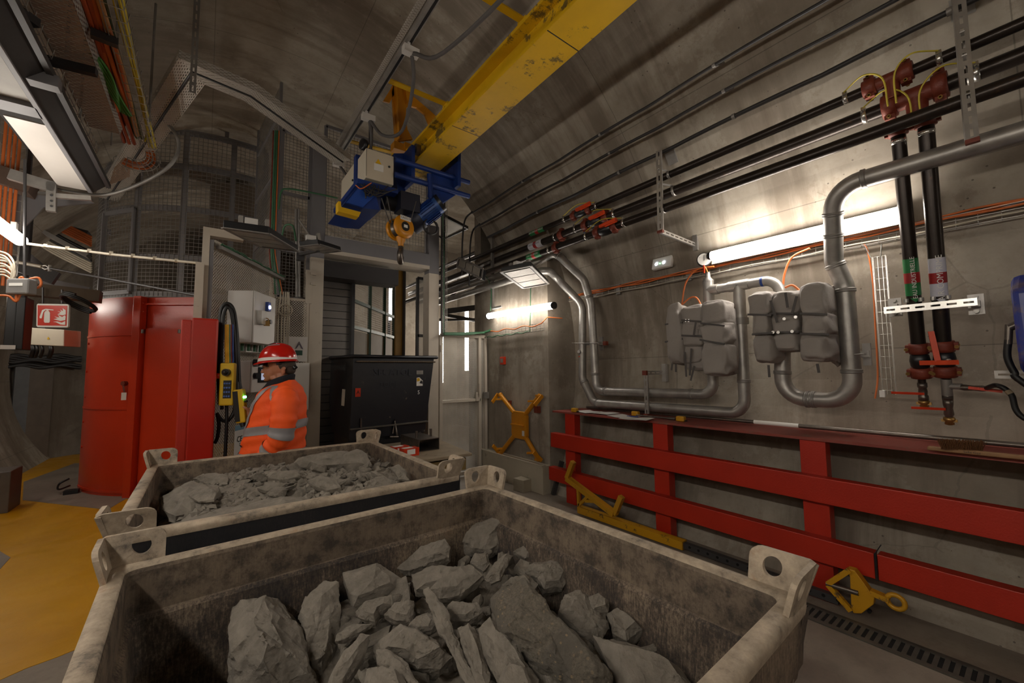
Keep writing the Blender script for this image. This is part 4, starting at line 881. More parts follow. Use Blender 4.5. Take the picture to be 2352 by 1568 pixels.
def polyrock(px, zc, nrm, thick, seed, cuts=3, amp=.028, dome=.25, taper=.75):
    n_ = Vector(nrm).normalized(); cx = sum(p[0] for p in px)/len(px); cy = sum(p[1] for p in px)/len(px); O = PZ(cx, cy, zc)
    r = random.Random(seed); F_ = []
    for p in px: d = ray(p); t = (O-CAM).dot(n_)/d.dot(n_); F_.append(CAM+d*t)
    size = max((a-b).length for a in F_ for b in F_); N = len(F_)
    inner = [O.lerp(p, r.uniform(.5,.72)) + n_*thick*dome*r.uniform(.5,1.2) for p in F_]; outer = [p - n_*thick*r.uniform(.02,.22) for p in F_]
    mid = [O.lerp(p, 1.0) - n_*thick*.55 for p in F_]; back = [O.lerp(p, taper*r.uniform(.85,1.1)) - n_*thick for p in F_]
    vs = inner+outer+mid+back+[O+n_*thick*dome*r.uniform(.6,1.2), O-n_*thick*1.05]; fs = []
    for i in range(N):
        j = (i+1)%N; fs += [(4*N,i,j)] + [(k*N+i,(k+1)*N+i,(k+1)*N+j,k*N+j) for k in (0,1,2)] + [(4*N+1,3*N+j,3*N+i)]
    return bm_to_mb(rough(vs, fs, size, seed, cuts, amp))
UP = V(0,0,1)
def tilt(up, cam_, side=0): return V(-.55*cam_+side*.8, -.8*cam_-side*.55, up)
big = [
 ([(515,1480),(522,1400),(548,1366),(600,1362),(640,1372),(676,1400),(694,1470),(698,1520),(660,1545),(640,1600),(515,1600)], .76, tilt(1,.5,-.3), .3, 11, 'big pale layered boulder standing in the empty left corner of the nearest bin'),
 ([(745,1330),(770,1345),(782,1400),(775,1480),(745,1568),(700,1600),(668,1600),(680,1500),(700,1440),(692,1400),(715,1362)], .72, tilt(.8,.8,.4), .12, 12, 'tall curved slab leaning beside the big pale boulder'),
 ([(788,1313),(868,1283),(892,1298),(924,1320),(916,1345),(880,1362),(852,1385),(806,1396),(800,1360)], .79, tilt(1,.7,.2), .13, 13, 'square-cut block with a flat top against the far wall of the nearest bin'),
 ([(905,1300),(960,1258),(1022,1231),(1035,1250),(1030,1275),(985,1290),(938,1308)], .80, tilt(1,.6,-.1), .08, 14, 'long wedge-shaped rock leaning on the far wall, next to the square-cut block'),
 ([(1049,1248),(1058,1222),(1095,1200),(1150,1180),(1180,1174),(1172,1210),(1165,1236),(1168,1268),(1120,1280),(1075,1272)], .80, tilt(.5,1,0), .12, 15, 'tall triangular slab standing in the far corner of the nearest bin'),
 ([(945,1318),(992,1296),(1040,1298),(1080,1292),(1112,1318),(1090,1338),(1060,1362),(1010,1370),(985,1352),(955,1352)], .80, tilt(1,.6,.1), .08, 16, 'broad jagged slab lying in front of the tall triangular slab'),
 ([(970,1352),(985,1343),(1000,1360),(1040,1430),(1100,1570),(1085,1590),(1060,1560),(1020,1470),(985,1400)], .80, tilt(1,.6,0), .03, 17, 'thin splinter of stone slanting like a stick through the middle of the heap'),
 ([(1128,1372),(1150,1340),(1205,1326),(1240,1345),(1275,1395),(1330,1445),(1400,1540),(1420,1600),(1330,1600),(1290,1560),(1215,1500),(1150,1440)], .84, tilt(1,.65,-.15), .15, 18, 'long concrete-like rock studded with pale pebbles'),
 ([(1285,1400),(1300,1362),(1330,1352),(1390,1380),(1396,1440),(1380,1470),(1340,1450)], .78, tilt(1,.6,.3), .08, 19, 'ragged slab between the pebble-studded rock and the right wall of the bin'),
 ([(1393,1408),(1415,1395),(1450,1408),(1475,1440),(1440,1470),(1405,1450)], .76, tilt(1,.5,-.2), .09, 20, 'squarish grey rock touching the right wall of the bin'),
 ([(1362,1456),(1440,1472),(1510,1488),(1560,1520),(1600,1568),(1610,1600),(1430,1600),(1395,1520)], .78, tilt(1,.5,-.2), .1, 21, 'wide smooth slab filling the near right corner of the heap'),
 ([(1207,1310),(1212,1292),(1300,1276),(1312,1312),(1296,1345),(1250,1350),(1235,1325)], .79, tilt(1,.7,.1), .08, 22, 'rounded block with a bright face by the right wall, above the pebble-studded rock'),
 ([(1112,1330),(1135,1290),(1170,1260),(1174,1280),(1150,1330),(1128,1338)], .82, tilt(1,.8,0), .04, 23, 'pointed flake rising at the foot of the tall triangular slab'),
 ([(862,1500),(860,1480),(920,1428),(960,1440),(1010,1470),(1042,1500),(1010,1530),(960,1535),(920,1512)], .78, tilt(1,.7,.1), .12, 24, 'wide lumpy rock at the centre of the heap, left of the thin splinter'),
 ([(748,1560),(790,1490),(830,1448),(850,1455),(838,1492),(800,1560),(780,1600),(745,1600)], .79, tilt(1,.7,.2), .07, 25, 'long narrow slab slanting between the curved slab and the lumpy rock'),
 ([(1098,1440),(1125,1416),(1150,1430),(1190,1480),(1235,1560),(1225,1600),(1150,1590),(1110,1500)], .79, tilt(1,.6,-.2), .08, 26, 'thick oblong slab just below the pebble-studded rock'),
 ([(1050,1440),(1075,1428),(1098,1450),(1125,1540),(1120,1580),(1090,1570),(1060,1490)], .78, tilt(1,.6,-.2), .06, 27, 'narrow upright slab between the splinter and the oblong slab'),
 ([(862,1490),(880,1482),(920,1510),(980,1580),(960,1600),(930,1590),(870,1520)], .79, tilt(1,.6,.1), .04, 28, 'thin slab edge sloping towards the camera below the lumpy rock'),
 ([(825,1600),(840,1530),(880,1519),(925,1545),(950,1600)], .8, tilt(1,.6,0), .1, 29, 'rounded rock at the near edge of the heap, left of the thin slab edge'),
 ([(1130,1600),(1150,1540),(1170,1514),(1210,1530),(1235,1600)], .8, tilt(1,.6,0), .1, 30, 'faceted rock at the near edge of the heap, under the oblong slab'),
 ([(770,1470),(772,1455),(810,1430),(855,1430),(830,1448),(790,1468)], .79, tilt(1,.6,0), .03, 31, 'flat flake lying above the long narrow slab'),
 ([(812,1402),(840,1378),(900,1364),(902,1385),(870,1400),(860,1425),(825,1415)], .78, tilt(1,.6,0), .06, 32, 'angular rock tucked under the square-cut block'),
 ([(880,1408),(905,1380),(950,1375),(950,1400),(942,1425),(905,1422)], .78, tilt(1,.6,0), .06, 33, 'ridged rock between the square-cut block and the thin splinter'),
 ([(1080,1290),(1090,1270),(1120,1268),(1125,1295),(1110,1310)], .8, tilt(1,.8,0), .04, 34, 'small plate of stone left of the pointed flake'),
 ([(1178,1262),(1200,1248),(1240,1246),(1262,1262),(1250,1276),(1205,1280)], .80, tilt(1,.6,0), .06, 61, 'flat oblong stone right behind the pointed flake, by the right wall'),
 ([(1180,1300),(1196,1282),(1222,1290),(1228,1318),(1206,1330)], .79, tilt(1,.7,0), .05, 62, 'small upright chunk between the pointed flake and the rounded block'),
 ([(1150,1342),(1175,1322),(1215,1318),(1235,1340),(1225,1358),(1180,1352)], .785, tilt(1,.6,0), .05, 63, 'smooth chunk tucked against the top end of the pebble-studded rock'),
 ([(1340,1372),(1372,1358),(1402,1376),(1398,1400),(1360,1408)], .80, tilt(1,.6,0), .06, 64, 'jagged chunk on top of the ragged slab near the right wall'),
 ([(930,1440),(955,1412),(985,1402),(1005,1425),(990,1445),(955,1450)], .79, tilt(1,.6,0), .05, 65, 'wedge of stone beneath the broad jagged slab'),
 ([(1010,1405),(1040,1378),(1095,1380),(1110,1402),(1075,1422),(1030,1422)], .78, tilt(1,.5,0), .06, 66, 'grey chunk beneath the broad jagged slab, right of the thin splinter'),
 ([(690,1392),(700,1368),(724,1365),(735,1385),(715,1405)], .77, tilt(1,.6,0), .05, 67, 'small rounded chunk between the big pale boulder and the tall curved slab'),
]
CUTS = {11:5, 18:5, 21:5, 14:5, 15:5, 24:5, 12:5, 13:5}
for px, z, n_, th, sd, lab in big:
    m = polyrock(px, z, n_, th, sd, CUTS.get(sd, 4), .03 if sd not in (21,13) else .016)
    solo('shale_rock' if sd != 18 else 'conglomerate_rock', m, CONG if sd == 18 else ROCK, lab, 'rock')
big2 = [
 ([(362,1135),(400,1120),(440,1104),(480,1112),(505,1120),(488,1150),(440,1168),(400,1182),(372,1165)], .93, tilt(1,.15,0), .1, 41, 'largest flat rock at the left end of the second bin'),
 ([(432,1135),(470,1118),(498,1124),(492,1145),(455,1150)], .955, tilt(1,.2,0), .03, 42, 'pale slab resting on the largest flat rock of the second bin'),
 ([(440,1095),(462,1084),(505,1083),(524,1090),(522,1108),(480,1110)], .95, tilt(1,.5,0), .06, 43, 'dark lens-shaped stone by the far wall of the second bin'),
 ([(668,1065),(680,1044),(740,1036),(820,1028),(842,1040),(856,1072),(800,1080),(720,1082)], .98, tilt(.7,1,.1), .16, 44, 'biggest pale block of the second bin, near its far right corner'),
 ([(705,1100),(735,1088),(770,1096),(785,1118),(750,1122),(718,1112)], .97, tilt(1,.5,0), .06, 45, 'smooth triangular rock below the biggest pale block'),
 ([(850,1100),(880,1090),(905,1098),(912,1112),(880,1120),(855,1115)], .98, tilt(1,.5,0), .06, 46, 'pale rounded rock near the right wall of the second bin'),
 ([(895,1070),(915,1062),(935,1080),(940,1100),(915,1098)], .98, tilt(1,.8,0), .06, 47, 'dark pointed rock leaning towards the right wall of the second bin'),
 ([(420,1192),(520,1165),(620,1145),(700,1140),(718,1150),(600,1180),(500,1205),(420,1218)], .95, tilt(1,.05,0), .04, 48, 'long smooth slab along the near edge of the second bin'),
 ([(615,1095),(640,1080),(685,1078),(690,1090),(650,1100)], .96, tilt(1,.5,0), .05, 49, 'flat-topped stone left of the biggest pale block'),
 ([(590,1120),(620,1104),(655,1108),(640,1122),(608,1126)], .96, tilt(1,.5,0), .04, 50, 'pale angular stone at the middle of the second bin'),
]
for px, z, n_, th, sd, lab in big2: solo('shale_rock', polyrock(px, z, n_, th, sd, 3, .035), ROCK, lab, 'rock')
# beds of fines under the rocks
def bed(x0, x1, y0, y1, hf, name, label, n=90, mat=None):
    m = MB(); vs = []
    for i in range(n+1):
        for j in range(n+1):
            x = x0+(x1-x0)*i/n; y = y0+(y1-y0)*j/n; vs.append(V(x, y, hf(x,y)))
    m.add(vs, [(i*(n+1)+j, (i+1)*(n+1)+j, (i+1)*(n+1)+j+1, i*(n+1)+j+1) for i in range(n) for j in range(n)]); solo(name, m, ROCK, label, 'rubble', kind='stuff')
def h1(x, y): 
    t = min(1, max(0, (x-.0)/.35)); return .50 + .17*t + .06*min(1, max(0, (x-.75)/.25)) + .03*noise.noise(V(x*6,y*6,1)) + .03*noise.noise(V(x*22,y*22,1))
def h2(x, y):
    t = min(1, max(0, (x+.18)/.2)); return .80 + .11*t + .03*noise.noise(V(x*4,y*4,5)) + .018*noise.noise(V(x*20,y*20,1)) + .03*max(0,(y-2.9))
bed(-.05, 1.1, .55, 1.65, lambda x,y: h1(x,y)-.03, 'rubble_fines', 'fine grey rubble in the gaps between the blocks of the nearest bin')
bed(-.19, 1.09, 2.13, 3.44, h2, 'rubble_fines', 'grey gravel and stone chips filling the second bin', 150)
protos = []
for k in range(12):
    r = random.Random(100+k); m = hullrock(1, r.uniform(.55,.95), r.uniform(.3,.6), 60+k, 2, .05)
    o = bpy.data.objects.new('shale_rock', m.mesh('shale_rock', ROCK)); protos.append(o)
def scatter(n, x0, x1, y0, y1, hf, smin, smax, label, group, seed, keep=None, zoff=.4):
    r = random.Random(seed)
    for i in range(n):
        x, y = r.uniform(x0,x1), r.uniform(y0,y1)
        if keep and not keep(x, y): continue
        s = smin*(smax/smin)**(r.random()**1.6); c = protos[r.randrange(12)].copy(); sc.collection.objects.link(c)
        c.location = (x, y, hf(x,y)+s*zoff*.4); c.rotation_euler = (r.uniform(-.6,.6), r.uniform(-.6,.6), r.uniform(0,6.28)); c.scale = (s,s,s); tag(c, label, 'rock', group)
scatter(128, .05, 1.1, .62, 1.67, lambda x,y: h1(x,y)+.015, .045, .15, 'small angular grey rock among the big blocks of the nearest bin', 'small rocks in the nearest bin', 1)
scatter(16, -.05, .3, .6, 1.6, h1, .06, .18, 'dark rock deep in the empty left part of the nearest bin', 'deep rocks in the nearest bin', 2)
scatter(100, .25, 1.08, 2.5, 3.42, h2, .045, .13, 'small angular grey rock in the heap of the second bin', 'small rocks in the second bin', 3)
r = random.Random(4); cm = MB()
for i in range(1500):
    x, y = r.uniform(-.17,1.07), r.uniform(2.15,3.42); s = .008*(5**(r.random()**2)); me = protos[r.randrange(12)].data; R_ = Matrix.Rotation(r.uniform(0,6.28),3,'Z') @ Matrix.Rotation(r.uniform(-.5,.5),3,'X'); c = V(x,y,h2(x,y)+s*.2)
    P = [V(1,0,-.2),V(.3,.8,-.3),V(-.6,.6,-.2),V(-.9,-.2,-.3),V(-.2,-.8,-.2),V(.5,.2,.35),V(-.4,.1,.42),V(.1,-.4,.3)]; P = [c+R_ @ (p*s*r.uniform(.7,1.2)) for p in P]
    cm.add(P, [(0,1,5),(1,6,5),(1,2,6),(2,3,6),(3,4,7),(3,7,6),(4,0,7),(0,5,7),(5,6,7)])
solo('stone_chips', cm, ROCK, 'stone chips strewn over the gravel of the second bin', 'rubble', kind='stuff')
scatter(10, -.18, .0, 2.3, 3.2, lambda x,y: h2(x,y)-.02, .06, .14, 'dark rock along the left wall of the second bin', 'rocks along the left wall of the second bin', 5)
for o in protos: bpy.data.objects.remove(o)
# ================================================================ lift gate and the screens beside it
GY = 5.5
def g(x, y, Y=GY): return PY(x, y, Y)
m = MB(); xl0, xl1 = g(711,700).x, g(742,700).x; xr0, xr1 = g(985,700).x, g(1008,700).x
zlt, zlb = g(746,542).z, g(744,590).z
t = Thing('lift_gate_frame', 'heavy steel portal framing the lift doorway, white below and grey above', 'gate frame')
ztL, ztR = g(730,322).z, g(990,520).z  # posts off-white below the lintel, grey above it
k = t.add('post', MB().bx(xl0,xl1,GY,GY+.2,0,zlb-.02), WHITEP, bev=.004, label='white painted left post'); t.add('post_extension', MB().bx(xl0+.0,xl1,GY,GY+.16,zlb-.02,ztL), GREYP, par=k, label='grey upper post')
t.add('hinge_plate', MB().bx(xl0-.05,xl0+.02,GY-.02,GY+.02,g(706,660).z-.2,g(706,660).z+.22).bx(xl0-.0,xl0+.06,GY-.035,GY,g(716,632).z,g(716,632).z+.03).bx(xl0,xl0+.06,GY-.035,GY,g(716,655).z,g(716,655).z+.03), WHITEP, par=k)
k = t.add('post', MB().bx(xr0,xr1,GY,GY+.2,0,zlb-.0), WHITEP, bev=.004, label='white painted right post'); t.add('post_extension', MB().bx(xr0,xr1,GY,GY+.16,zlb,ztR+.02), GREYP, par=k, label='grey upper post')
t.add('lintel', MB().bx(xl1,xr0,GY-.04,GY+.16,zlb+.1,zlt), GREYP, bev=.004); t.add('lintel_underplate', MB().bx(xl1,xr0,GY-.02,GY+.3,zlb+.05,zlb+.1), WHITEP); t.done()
def wire_panel(name, label, p, u, v, group=None, a=.05, fw=.04, cols=(), rows=(), mat=None, cat='mesh panel'):
    p, u, v = Vector(p), Vector(u), Vector(v); t = Thing(name, label, cat, group)
    t.add('frame', MB().frame(p, u, v, fw, .03), mat or GREYP)
    for c in cols: t.add('mullion', MB().beam(p+u*c, p+u*c+v, fw, .03, u.cross(v)), mat or GREYP)
    for r_ in rows: t.add('transom', MB().beam(p+v*r_, p+v*r_+u, .03, fw, v), mat or GREYP)
    t.add('wire_mesh', MB().mesh_wires(p, u, v, a), GALVD); return t.done()
wire_panel('mesh_panel', 'wide wire mesh panel above the lintel of the lift doorway, behind the crane trolley', V(xl1,GY+.08,zlt), V(xr0-xl1,0,0), V(0,0,g(800,340).z-zlt+.25), a=.045)
xs0 = g(645,500).x
wire_panel('mesh_panel', 'tall narrow wire mesh panel between the lift gate and the green cables', V(xs0,GY+.08,g(680,683).z), V(xl0-xs0-.02,0,0), V(0,0,g(680,300).z-g(680,683).z), rows=(.28,.62), cols=(), a=.04)
wire_panel('mesh_panel', 'slim sideways wire mesh panel by the green cables', V(xs0-.03,GY+.1,g(625,650).z), V(-.12,1.35,0), V(0,0,2.9), rows=(.25,.5,.75), a=.045)
# lift car and shutter behind the gate
t = Thing('roller_shutter', 'dark slatted roller shutter inside the lift doorway', 'shutter'); sm_ = MB()
z = 0.05
while z < 2.95: sm_.bx(xl1+.0,PY(806,700,5.95).x,5.95,5.965,z,z+.095); z += .105
t.add('backing', MB().bx(xl1,PY(806,700,5.95).x,5.97,5.98,0.05,2.95), BLKP); t.add('slats', sm_, plain('slat_grey', (118,114,110), .35, .7, .1, 3)); t.add('roller_box', MB().bx(xl1,PY(908,620,5.75).x,5.62,5.9,2.86,3.08), DGREY, label='dark roller box')
t.add('side_rail', MB().bx(PY(806,700,5.9).x,PY(806,700,5.9).x+.04,5.85,5.97,0,2.9), BLKP); t.done()
gd = plain('lift_green', (38,66,48), .5, .1, .1, 4); glass = NT('dusty_pane'); glass.b.inputs['Transmission Weight'].default_value = .0
DUSTP = plain('dusty_panel', (112,92,60), .7, .0, .12, 2)
t = Thing('lift_car', 'green framed lift cabin with wire windows and brown lower panels seen through the gate', 'lift cabin'); A0 = PY(808,700,6.6); B0 = PY(905,700,8.2); ax = V(A0.x,6.6,0); bx_ = V(B0.x,8.2,0); u = bx_-ax
fm = MB(); zz = PY(808,750,6.6).z
t.add('frame', fm.frame(ax+V(0,0,.02), u, V(0,0,3.4), .06, .06), gd, label='green frame')
for q in (.36,.72): t.add('stile', MB().beam(ax+u*q, ax+u*q+V(0,0,3.4), .05, .05, (1,0,0)), gd)
for zq in (zz, 2.75): t.add('rail', MB().beam(ax+V(0,0,zq), ax+u+V(0,0,zq), .05, .05), gd)
t.add('lower_panel', MB().sheet(ax+V(0,0,.05), u, V(0,0,zz-.1), .004), DUSTP, label='brown lower panels'); t.add('wire_window', MB().mesh_wires(ax+V(0,0,zz), u, V(0,0,3.35-zz), .04, .002), GALVD); t.done()
t = Thing('mustard_column', 'mustard painted steel column inside the lift doorway', 'column'); c = PY(915,700,7.2); t.add('web', MB().bx(c.x-.05,c.x+.08,7.2,7.26,0,3.6), plain('mustard', (142,104,30), .5, 0, .15, 4)); t.add('flange', MB().bx(c.x+.08,c.x+.1,7.1,7.36,0,3.6), DGREY); t.done()
xx0, xx1 = PY(922,700,6.8).x, PY(984,700,6.8).x
t = Thing('mesh_panel', 'fine perforated screen inside the lift doorway by the right gate post', 'mesh panel'); t.add('frame', MB().frame(V(xx0+.3,6.8,0), V(xx1-xx0-.2,0,0), V(0,0,3.3), .05, .04).beam(V(xx0+.3,6.8,PY(950,770,6.8).z), V(xx1,6.8,PY(950,770,6.8).z), .04,.05), DGREY); t.add('sheet', MB().sheet(V(xx0+.3,6.81,0), V(xx1-xx0-.2,0,0), V(0,0,3.3)), P_DOOR); t.done()
# black tipping skip
SK = 4.9; a, b, c, d = PY(812,818,SK), PY(997,825,SK), PY(976,1000,SK), PY(803,1006,SK)
t = Thing('tipping_skip', 'black scratched tipping skip standing in the lift doorway, numbered 5', 'skip')
zt_, zb_ = a.z, d.z-.02; yb_t, yb_b = 6.3, 5.7
body = MB(); A = [V(a.x,SK,zt_), V(b.x,SK,zt_), V(c.x,SK,zb_), V(d.x,SK,zb_)]; Bk = [V(a.x,yb_t,zt_+.02), V(b.x,yb_t,zt_+.02), V(c.x,yb_b,zb_), V(d.x,yb_b,zb_)]
body.add(A+Bk, [(3,2,1,0),(4,5,6,7),(0,4,7,3),(1,2,6,5),(3,7,6,2)]); inn = [V(a.x+.02,SK+.02,zt_), V(b.x-.02,SK+.02,zt_), V(c.x-.03,SK+.03,zb_+.1), V(d.x+.03,SK+.03,zb_+.1)]
body.add(inn+[V(a.x+.02,yb_t-.02,zt_), V(b.x-.02,yb_t-.02,zt_), V(c.x-.03,yb_b-.03,zb_+.1), V(d.x+.03,yb_b-.03,zb_+.1)], [(0,1,2,3),(7,6,5,4),(3,7,4,0),(5,6,2,1),(2,6,7,3)])
t.add('body', body, SKIP)
t.add('rolled_rim', MB().tube([V(a.x-.01,yb_t,zt_+.015), V(a.x-.01,SK-.015,zt_), V(b.x+.03,SK-.015,zt_), V(b.x+.02,yb_t,zt_+.015)], .022, 10), SKIP)
rb = MB(); rp = [V(a.x+.03+(b.x-a.x-.03)*i/120, SK-.03+.005*math.sin(i*2.2), zt_-.06) for i in range(121)]; t.add('ribbed_bar', rb.tube(rp, .010, 6), plain('rebar_dusty', (110,96,80), .7, .2))
def on_face(px, py): q = PY(px, py, SK); return V(q.x, SK-.004, q.z)
rg = PY(975,967,SK); t.add('bottom_ledge', MB().beam(V(d.x+.0,SK-.02,PY(808,985,SK).z), V(c.x+.02,SK-.02,PY(975,967,SK).z), .05,.015), plain('ledge_dust', (92,86,78), .8), label='dusty ledge')
t.add('lettering', MB().text('SECATOL', on_face(903,855), (1,0,-.015), (0,0,1), .115, .006), plain('embossed_black', (38,40,50), .5)); t.add('lettering', MB().text('TOOL', on_face(893,883), (1,0,0), (0,0,1), .09, .006), plain('embossed_black2', (36,38,46), .5))
t.add('number', MB().text('5', on_face(961,901), (1,0,0), (0,0,1), .07, .005), WHITE, label='white number 5')
q = on_face(963,876); t.add('sticker', MB().prism([q+V(-.04,0,.05),q+V(.0,0,.055),q+V(.045,0,.01),q+V(.045,0,-.055),q+V(-.04,0,-.055)], (0,-.002,0)), WHITE, label='white sticker with a yellow corner'); t.add('sticker_yellow', MB().prism([q+V(-.035,-.003,.045),q+V(-.0,-.003,.045),q+V(.005,-.003,.01),q+V(-.035,-.003,.0)], (0,-.001,0)), YBEAM); t.add('sticker_black', MB().prism([q+V(-.0,-.003,-.02),q+V(.02,-.003,.02),q+V(.042,-.003,.0),q+V(.042,-.003,-.03)], (0,-.001,0)), BLKP)
q = on_face(964,855); t.add('plate', MB().box(q, (.09,.003,.05)).text('E', q+V(.01,-.003,0), (1,0,0), (0,0,1), .04, .003), GALVD)
q = on_face(822,901); t.add('red_sticker', MB().box(q, (.06,.003,.1)), REDG, label='red sticker'); t.add('sticker_mark', MB().text('A', q+V(0,-.003,0), (1,0,0), (0,0,1), .06, .002), BLKP)
q = PX(783,905,a.x-.0); qs = V((a.x+d.x)/2-.02, SK+.35, q.z); t.add('side_label', MB().box(V(d.x+ (a.x-d.x)*.5-.006, SK+.33, 1.3), (.003,.13,.2), Matrix.Rotation(.04,3,'Y')), WHITEP, label='pale label on the side')
t.add('side_lettering', MB().text('ZONE GAZ', V(a.x-.012,SK+.5,zt_-.13), (0,-1,0), (0,0,1), .09, .004), plain('worn_print', (96,96,96), .7))
t.add('chain', MB().tube([V(PY(828,i,SK).x,SK-.02,PY(828,i,SK).z) for i in (960,975,990,1012)], .012, 6), STEEL)
t.add('latch', MB().tube([PY(903,995,SK-.03), PY(906,965,SK-.03), PY(912,1000,SK-.03)], .015, 8).cyl(PY(895,1003,SK-.03), PY(915,1003,SK-.03), .014, 8), STEEL)
t.add('base_frame', MB().bx(d.x,c.x,SK+.05,5.6,.0,zb_).bx(d.x-.1,c.x,SK-.04,SK+.04,zb_-.12,zb_-.03), BLKP); t.done()
# table in front of the skip
t = Thing('work_table', 'dusty flat work platform between the second bin and the white perforated door', 'table')
t.add('top', MB().prism([V(1.35,3.74,.72), V(2.27,3.71,.72), V(2.42,4.84,.72), V(1.35,4.84,.72)], (0,0,.03)), WOODD, bev=.004)
t.add('frame', MB().prism([V(1.38,3.77,.58), V(2.22,3.75,.58), V(2.37,4.8,.58), V(1.38,4.8,.58)], (0,0,.12)), plain('table_frame', (128,106,60), .6, 0, .15, 6)); 
for x, y in ((1.45,3.85),(2.15,3.85),(2.28,4.7),(1.45,4.7)): t.add('leg', MB().bx(x-.035,x+.035,y-.035,y+.035,0,.58), DGREY)
t.done()
def carton(px, py, l): 
    c = PZ(px, py, .75); t = Thing('carton', l, 'box', 'red and white cartons on the work platform'); R_ = Matrix.Rotation(.1,3,'Z'); t.add('box', MB().box(c+V(0,0,.04), (.17,.1,.08), R_), REDG); t.add('white_panel', MB().box(c+V(0,-.051,.045), (.09,.003,.05), R_).box(c+V(-.02,0,.0815), (.1,.06,.002), R_), WHITE, label='white panel'); t.done()
carton(918,1042,'red and white carton on the work platform, further of two'); carton(940,1046,'red and white carton on the work platform, nearer of two with torn flap')
c = PZ(972,1030,.75); t = Thing('box_section', 'short open-ended steel box section lying on the work platform', 'steel section'); bs = MB()
for dz, dx, w_, h_ in ((0,0,.24,.008),(.12,0,.24,.008)): bs.box(c+V(0,.1,dz+.004), (w_,.5,h_))
for sx in (-1,1): bs.box(c+V(sx*.118,.1,.064), (.008,.5,.12))
t.add('tube', bs, STEEL); t.add('pin', MB().cyl(c+V(-.08,.0,.12), c+V(-.08,.0,.2), .014, 10), STEEL); t.add('pin', MB().cyl(c+V(.09,.0,.12), c+V(.09,.0,.21), .014, 10), STEEL); t.done()
# white perforated door
dz = g(1065,771).z; dx0, dx1 = g(1013,900).x, g(1116,900).x
t = Thing('perforated_door', 'white perforated steel door between the lift gate and the flat concrete wall', 'door')
t.add('frame', MB().frame(V(dx0,GY+.02,.05), V(dx1-dx0,0,0), V(0,0,dz-.05), .05, .05), WHITEP); t.add('sheet', MB().sheet(V(dx0,GY+.04,.05), V(dx1-dx0-.1,0,0), V(0,0,dz-.05)), P_DOOR)
t.add('side_sheet', MB().sheet(V(dx1-.1,GY+.03,.05), V(.1,0,0), V(0,0,dz-.05)), P_DOOR)
t.add('stile', MB().bx(dx1-.14,dx1-.09,GY-.01,GY+.05,.05,dz), WHITEP); t.add('mid_rail', MB().bx(dx0,dx1-.1,GY-.01,GY+.04,g(1060,920).z-.02,g(1060,920).z+.02), WHITEP)
t.add('handle', MB().bx(dx1-.17,dx1-.14,GY-.07,GY-.03,g(1100,905).z,g(1100,880).z).bx(dx1-.2,dx1-.13,GY-.03,GY,g(1100,920).z,g(1100,900).z), WHITEP); t.add('lock', MB().bx(dx1-.06,dx1+.03,GY-.05,GY,g(1110,915).z,g(1110,900).z), GALV)
for zq in (.5, 1.9): t.add('hinge', MB().cyl(V(dx0-.01,GY-.01,zq), V(dx0-.01,GY-.01,zq+.1), .014, 10), WHITEP)
t.done()
# passage behind: beams, ladders
def stick(name, p, q, w_, h_, mat, label, cat='steel beam', group=None): solo(name, MB().beam(p, q, w_, h_), mat, label, cat, group)
stick('steel_beam', PY(1015,716,6.6), PY(1095,700,6.6)+V(.25,0,0), .05, .1, DGREY, 'dark horizontal steel beam across the passage above the perforated door')
stick('steel_beam', PY(1015,722,7.6), PY(1095,738,7.6)+V(.2,0,0), .05, .07, DGREY, 'thinner dark beam sloping down just below the horizontal one')
stick('steel_beam', PY(1010,735,7.0), PY(1090,733,7.0), .04, .04, DGREY, 'slim dark rail below the two dark beams in the passage')
stick('steel_beam', PY(1030,688,7.4), PY(1072,640,7.4), .04, .05, DGREY, 'short diagonal brace between the sloping pipes in the passage')
stick('steel_column', V(PY(1088,760,6.9).x,6.9,0), V(PY(1088,760,6.9).x,6.9,2.2), .14, .14, DGREY, 'dark square column behind the right end of the perforated door', 'column')
for k, (pa, pb, r_, l) in enumerate((((1012,615),(1105,575),.04,'upper sloping dark pipe crossing the passage'),((1010,650),(1120,608),.055,'second sloping dark pipe crossing the passage'),((1010,672),(1120,632),.05,'third sloping dark pipe crossing the passage'),((1010,695),(1118,660),.05,'lowest sloping dark pipe crossing the passage, ending at the galvanised joint'))):
    solo('passage_pipe', MB().cyl(PY(pa[0],pa[1],7.8), PY(pb[0],pb[1],5.95), r_, 14), BLACKP, l, 'pipe')
t = Thing('wire_cable_tray', 'tall upright wire cable ladder beside the right gate post', 'cable tray'); a, b = g(1022,770,5.45), g(1028,395,5.45); xq = g(1022,600,5.45).x
t.add('basket', wire_tray(V(xq,5.47,a.z), V(xq,5.47,b.z), (0,-1,0), .07, .1), GALV); t.add('cable', MB().tube([V(xq-.02,5.45,a.z), V(xq-.02,5.45,3.6), V(xq-.05,5.44,4.0), V(xq-.3,5.44,4.08)], .008, 6), CABGN); t.add('post', MB().bx(xq-.03,xq+.03,5.49,5.53,a.z,b.z), DGREY); t.done()
t = Thing('cable_tray_platform', 'pale perforated tray corner under the ceiling behind the hoist motor', 'cable tray'); q = [PZ(1010,490,4.2), PZ(1074,523,4.2), PZ(1020,548,4.2), PZ(960,520,4.2)]
pm = MB(); pm.add([p for p in q]+[p+V(0,0,.004) for p in q], [(3,2,1,0),(4,5,6,7)], False, [[(0,1.2),(1.2,1.2),(1.2,0),(0,0)],[(0,0),(1.2,0),(1.2,1.2),(0,1.2)]]); t.add('sheet', pm, P_HOLE)
for i in range(4): t.add('edge_bar', MB().beam(q[i], q[(i+1)%4], .03, .05), DGREY)
t.done()
bz = PX(1060,760,3.5)
